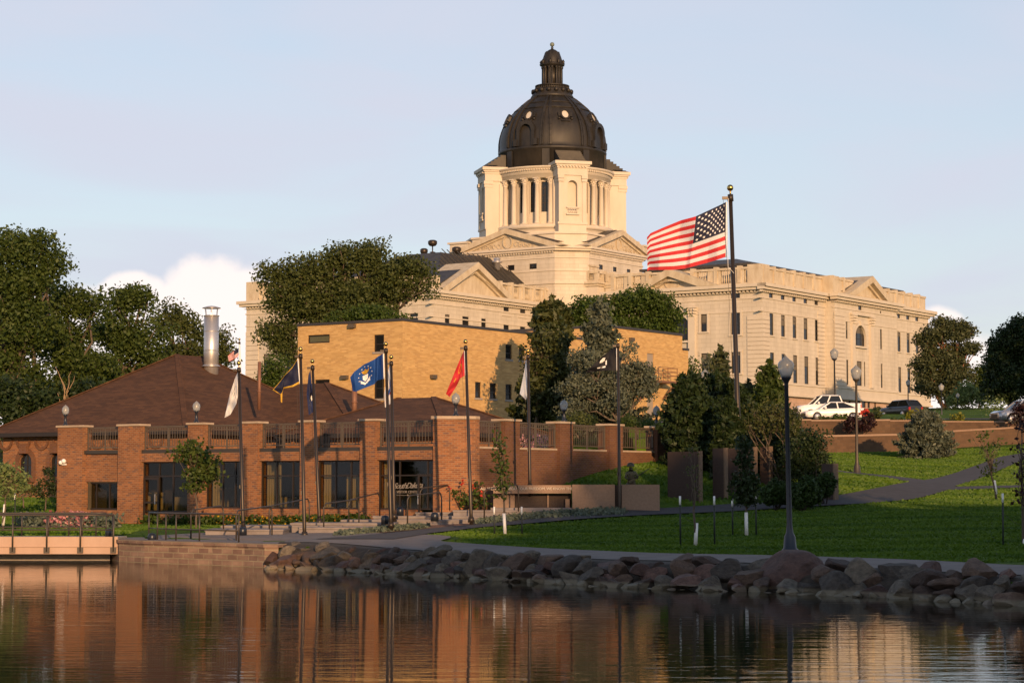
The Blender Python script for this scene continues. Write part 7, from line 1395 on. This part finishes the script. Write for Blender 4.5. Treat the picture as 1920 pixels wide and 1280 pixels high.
for (px, py, rx, ry, Y, mat, lb, nm) in ((1612, 793, 35, 21, 144.6, 'red', 'wide dark red barberry bush hanging over the block walls', 'barberry_bush'), (1574, 785, 19, 12, 155, 'green', 'green bush at the foot of the lamp post by the white sedan', 'green_shrub'), (1548, 787, 14, 9, 152, 'locust', 'small olive bush in front of the white sedan nose', 'olive_shrub'), (1641, 778, 15, 12, 158, 'locust', 'bush right behind the dark red barberry', 'olive_shrub'),
                                       (1717, 777, 20, 15, 158, 'yellow', 'yellow-green bush behind the low spruce', 'golden_shrub'), (1793, 782, 15, 10, 157, 'yellow', 'rounded yellow-green bush between the lamp and the silver car', 'golden_shrub'), (1682, 790, 16, 6, 154, 'locust', 'low grassy clump left of the yellow-green bush', 'grass_clump'), (1912, 775, 20, 24, 148, 'red', 'dark red bush in front of the silver car', 'barberry_bush'), (1620, 772, 8, 6, 156, 'redflower', 'small clump of red flowers behind the barberry', 'red_flower_clump')):
    b_ = PY(px, py + ry, Y); shrub(nm, lb, (b_[0], b_[1], b_[2] - .2), pxl([(px, py, rx, ry), (px - rx * .4, py + ry * .2, rx * .6, ry * .8), (px + rx * .4, py + ry * .15, rx * .6, ry * .8)], Y), mat, .13, 50)
# saplings with white trunk guards and stakes
def sapling(lab, px, yb__, Y, lobes, mat, g0, g1, lean=0, stakes=(), leaf=.11, dens=46, name='young_tree', group='staked young trees', clump=.16, fill=.5):
    b_ = Vector(PY(px, yb__, Y)); t = thing(name, lab, 'tree', tuple(b_), group=group); w = MB(); top = Vector(PY(lobes[0][0], lobes[0][1], Y)); L_ = pxl(lobes, Y); limb(w, b_ - Vector((0, 0, .2)), top, .05, .02, .015, 7, 7)
    for l in L_:
        for k in range(4): d = unit(1)[0]; s0_ = b_.lerp(top, random.uniform(.45, .9)); limb(w, s0_, Vector(l[:3]) + Vector((d[0] * l[3], d[1] * l[4], abs(d[2]) * l[5])) * .85, .018, .005, .08, 5, 4)
    part('trunk', w, M['bark'], t); C, T, O = lobes_cloud(L_, leaf, dens, clump, fill, 8); V, T = cards(C, leaf, T); leafmesh('crown', V, T, LF[mat], t, tuple(b_))
    if g1: gd = MB(); p0, p1 = Vector(PY(px, g1, Y)), Vector(PY(px + lean, g0, Y)); gd.tube([p0, p1], [.062, .058], 10); part('trunk_guard', gd, M['guard'], t)
    for (sx, s0, s1) in stakes:
        s_ = MB(); a_, c_ = Vector(PY(sx, s1, Y)), Vector(PY(sx - 1, s0, Y)); s_.tube([a_ - Vector((0, 0, .2)), c_], .03, 6); o = part('stake', s_, M['stake'], t); q_ = MB(); q_.tube([c_ - Vector((0, 0, .28)), c_ + Vector((0, 0, .01))], .034, 6); part('stake_tip', q_, M['white'], o)
        wr_ = MB(); m2 = c_.lerp(a_, .35); g_ = b_.lerp(top, .3); mid = (m2 + g_) / 2 - Vector((0, 0, .06)); wr_.tube([m2, mid, g_], .006, 5); part('tie_wire', wr_, M['rail'], t)
sapling('staked young columnar tree before the memorial recess, white guard at its foot', 947, 1005, 78.5, [(938, 850, 12, 20), (940, 880, 15, 22), (937, 820, 7, 14), (943, 905, 13, 14), (941, 925, 8, 10)], 'green', 962, 1004, -2, ((927.5, 950, 1002), (979, 950, 1000)), .10, 130)
sapling('thin leafless staked sapling in the middle of the dark lawn', 1304, 1023, 70, [(1300, 880, 8, 16), (1304, 915, 10, 18), (1296, 845, 8, 12)], 'locust', 980, 1023, 2, ((1276, 930, 1021), (1340, 930, 1018)), .06, 16)
sapling('dense dark young tree with a pale trunk left of the big lamp', 1400, 1007, 75, [(1399, 905, 28, 30), (1396, 862, 19, 30), (1402, 932, 25, 18), (1393, 832, 9, 20)], 'dark', 960, 1006, -1, ((1374, 935, 1000), (1418, 930, 1000)), .10, 260, clump=.12, fill=.3)
sapling('small leafy tree with drooping leaves before the brick pillars', 368, 987, 91, [(368, 858, 30, 24), (345, 850, 26, 16), (392, 868, 26, 24), (372, 890, 34, 26), (395, 890, 22, 18), (360, 835, 20, 14), (366, 910, 22, 14)], 'green', 0, 0, 0, (), .13, 80, 'ornamental_tree', None, .2, .5)
sapling('pale willowy young tree with white guard at the left edge', 6, 985, 88, [(15, 880, 28, 18), (8, 905, 26, 22), (35, 900, 20, 24), (-12, 890, 26, 30), (20, 925, 22, 20)], 'pale', 945, 984, 3, ((29, 923, 985),), .10, 80)
sapling('leaning young tree with spreading dark leaves at right, white guard', 1868, 926, 88, [(1850, 845, 18, 22), (1862, 865, 20, 20), (1840, 820, 20, 16), (1868, 835, 24, 12), (1852, 885, 14, 14)], 'green', 900, 926, -4, (), .10, 24)
sapling('dark reddish young tree cut by the right picture edge', 1921, 1045, 66, [(1914, 850, 10, 30), (1916, 890, 10, 30), (1918, 930, 9, 26), (1918, 800, 8, 26)], 'red', 1010, 1045, 0, ((1881, 925, 1028),), .10, 44)
# shrubs and flower beds by the brick walls
shrub('rose_shrub', 'leafy green shrub with a few red blooms at the foot of the big brick pillar', PY(870, 955, 92.5), pxl([(862, 930, 18, 20), (888, 935, 20, 18), (905, 940, 16, 14), (896, 915, 8, 16)], 92.5), 'bright', .11, 60); 
fl = thing('red_blooms', 'scattered red roses on the shrub by the big brick pillar', 'flowers', PY(870, 930, 92)); C = np.array([PY(x, y, 92) for x, y in ((843, 914), (868, 902), (886, 913), (866, 908), (904, 925))]); C = np.repeat(C, 8, 0) + RNG.normal(0, .04, (40, 3)); V, T = cards(C, .08, RNG.uniform(0, 1, 40)); leafmesh('petals', V, T, LF['redflower'], fl, PY(870, 930, 92))
def bed(name, lab, pts, n, leaf, mat, h, spread, cat='flower bed', kind='stuff'):
    """ground planting that nobody could count: one object along a line of (px, py, Y)"""
    P = np.array([PY(*p) for p in pts]); t = np.sort(RNG.uniform(0, len(P) - 1, n)); i = np.minimum(t.astype(int), len(P) - 2); f = (t - i)[:, None]; C = P[i] * (1 - f) + P[i + 1] * f
    cl = RNG.integers(0, max(4, n // 40), n); ch = RNG.uniform(.45, 1, n)[cl]; C += RNG.normal(0, 1, (n, 3)) * np.array([.15, spread, 0]); C[:, 2] = Hlow(C[:, :2]) + RNG.uniform(0, 1, n) * h * ch
    V, T = cards(C, leaf, np.clip(RNG.uniform(.1, .8, n)[cl] + RNG.normal(0, .15, n), 0, 1)); o = leafmesh(name, V, T, LF[mat], None, (0, 0, 0)); o['kind'] = kind; o['label'] = lab; o['category'] = cat; return o
bed('foundation_planting', 'row of low green plants along the foot of the glass bays', [(255, 974, 103), (400, 974, 99.5), (560, 973, 96), (680, 970, 94)], 5200, .13, 'bright', .45, .25)
bed('yellow_flowers', 'yellow and orange flowers among the plants below the glass bays', [(400, 972, 99), (520, 971, 96.3), (660, 969, 94)], 260, .07, 'yflower', .55, .2)
bed('garden_plants', 'grey green garden plants before the leftmost brick bay', [(40, 972, 98), (120, 972, 97), (215, 972, 96)], 5200, .13, 'sage', .75, .5)
bed('pink_flowers', 'pink flowers in the garden before the leftmost brick bay', [(92, 972, 96.5), (140, 972, 96.2), (165, 972, 96)], 900, .12, 'pink', .85, .25)
bed('ground_juniper', 'grey green creeping plants beside the plaza path and granite wall', [(640, 1005, 81), (720, 990, 84.5), (790, 985, 86.5)], 5200, .11, 'sage', .22, .45); bed('ground_juniper', 'grey green creeping plants at the foot of the granite memorial wall', [(900, 975, 88), (980, 970, 89.5), (1090, 962, 90.5), (1165, 958, 91)], 7000, .11, 'sage', .24, .45)
bed('terrace_roses', 'pink rose bed behind the terrace railing', [(1070, 800, 112), (1120, 800, 113)], 10, .1, 'pink', .2, .2)
shrub('terrace_rose_bush', 'rose bush with pink blooms seen through the terrace railing', toxy(-56.5, 84.5, 4.46), [(*toxy(-56, 84.8)[:2], 4.85, 1.4, 1., .45)], 'pink', .08, 50)
leafy_tree('wall_shrub', 'dark shrub in the corner between the arched brick wall and the first pillar', base(85, 945, 106), pxl([(92, 900, 14, 30), (75, 915, 20, 20), (98, 925, 12, 20)], 106), .13, 50, 'dark', .04, clump=.14, cat='shrub')
leafy_tree('arch_shrub', 'green shrub before the leftmost arched window', base(45, 940, 104), pxl([(40, 905, 22, 20), (20, 915, 22, 22), (58, 920, 14, 12)], 104), .13, 40, 'locust', .04, clump=.16, cat='shrub')
# upright grass blades over the lawns (nobody could count them)
def lawn(x0, x1, y0, y1, per, ok, h=.09, w=.13):
    n = int((x1 - x0) * (y1 - y0) * per); X = np.c_[RNG.uniform(x0, x1, n), RNG.uniform(y0, y1, n)]; k = ok(X[:, 0], X[:, 1])
    for P in STRIPS[:-1]:
        if P[:, 1].min() > y1 + 3 or P[:, 1].max() < y0 - 3: continue
        for p, q in zip(P, P[1:]):
            d = q[:2] - p[:2]; t = np.clip(((X - p[:2]) @ d) / (d @ d), 0, 1); D = np.linalg.norm(X - p[:2] - t[:, None] * d, axis=1); k &= D > (p[2] + (q[2] - p[2]) * t) + .02
    X = X[k]; n = len(X); Z = Hlow(X); a = RNG.normal(0.15, .45, n); d = np.c_[np.cos(a), np.sin(a)] * (w / 2 * RNG.uniform(.6, 1.3, n))[:, None]; hh_ = h * RNG.uniform(.5, 1.2, n); ln_ = RNG.normal(0, .03, (n, 2))
    V = np.stack([np.c_[X - d, Z - .02], np.c_[X + d, Z - .02], np.c_[X + d * .5 + ln_, Z + hh_], np.c_[X - d * .5 + ln_, Z + hh_]], 1).reshape(-1, 3)
    t = .5 + .42 * np.sin(X[:, 0] * .35 + 1.3 * np.sin(X[:, 1] * .9)) * np.sin(X[:, 1] * 1.7 + .4 * X[:, 0]) + RNG.normal(0, .07, n); return V, t
LF['grass'] = leafmat('grass_blades', (.032, .082, .004), (.092, .16, .010), .25)
ca_, sa_ = CP, SP
ab_b = lambda x, y: x * SP + y * CP
ab_a = lambda x, y: x * CP - y * SP
G = [lawn(-36, -6, 84.5, 106, 60, lambda x, y: ((x < -15.2) | ((y > 89.5) & (x < -6))) & ((ab_b(x, y) < 73.6) | ((ab_a(x, y) < -78) & (ab_b(x, y) < 84))) & ((x > -34)), .08, .12),
     lawn(-34, -21, 104, 124, 45, lambda x, y: (ab_a(x, y) < -77.6) & (ab_b(x, y) < 84.4), .09),
     lawn(-6.5, 19, 58, 97, 70, lambda x, y: (y > shore(x) + 7.5) & (y < np.interp(x, [-6, 0, 6, 12, 20], [78, 86, 90.5, 93.5, 98])), .055, .10),
     lawn(12.5, 42, 88, 140, 50, lambda x, y: (y < WALLY(x) - .1) & (x > 13.5 + (y < 97) * 1.5), .10, .15),
     lawn(19, 34, 56, 90, 40, lambda x, y: y > 60, .06, .11),
     lawn(1, 13, 93.8, 124, 50, lambda x, y: (ab_a(x, y) > aW + .3), .10, .14)]
V = np.concatenate([g[0] for g in G]); T = np.concatenate([g[1] for g in G]); o = leafmesh('lawn_grass', V, T, LF['grass'], None, (0, 0, 0)); o['kind'] = 'stuff'
# trees outside the picture: the belt on our own bank whose shadow covers the near lawn and stones
def belt(name, lobes, leaf, dens, mat, lab):
    C, T, O = lobes_cloud(lobes, leaf, dens, 1.0, .3, 10); V, T = cards(C, leaf, T, outward=O); o = leafmesh(name, V, T, LF[mat], None, (0, 0, 0)); o['kind'] = 'stuff'
    return o
lb = []
for (x, h) in ((13.5, 16), (17, 18.5), (20.5, 20.5), (24.5, 22.5), (29, 26), (33.5, 30), (38, 30.5), (43, 30.5), (47, 27), (51, 23), (56, 22.5), (61, 23), (66, 22), (72, 23), (80, 24), (88, 24), (96, 24)):
    y = -22 + random.uniform(-3, 3)
    for zf__ in (.22, .5, .78): lb.append((x + random.uniform(-1, 1), y, h * zf__, 3.6, 3.6, h * .24))
belt('shore_tree_belt', lb, .9, 4.6, 'green', None)
belt('car_park_tree', [(69, 200, 20, 8, 8, 9), (74, 205, 26, 7, 7, 9), (64, 197, 27, 6, 6, 8), (70, 200, 33, 6, 6, 5)], .8, 2.5, 'green', None)
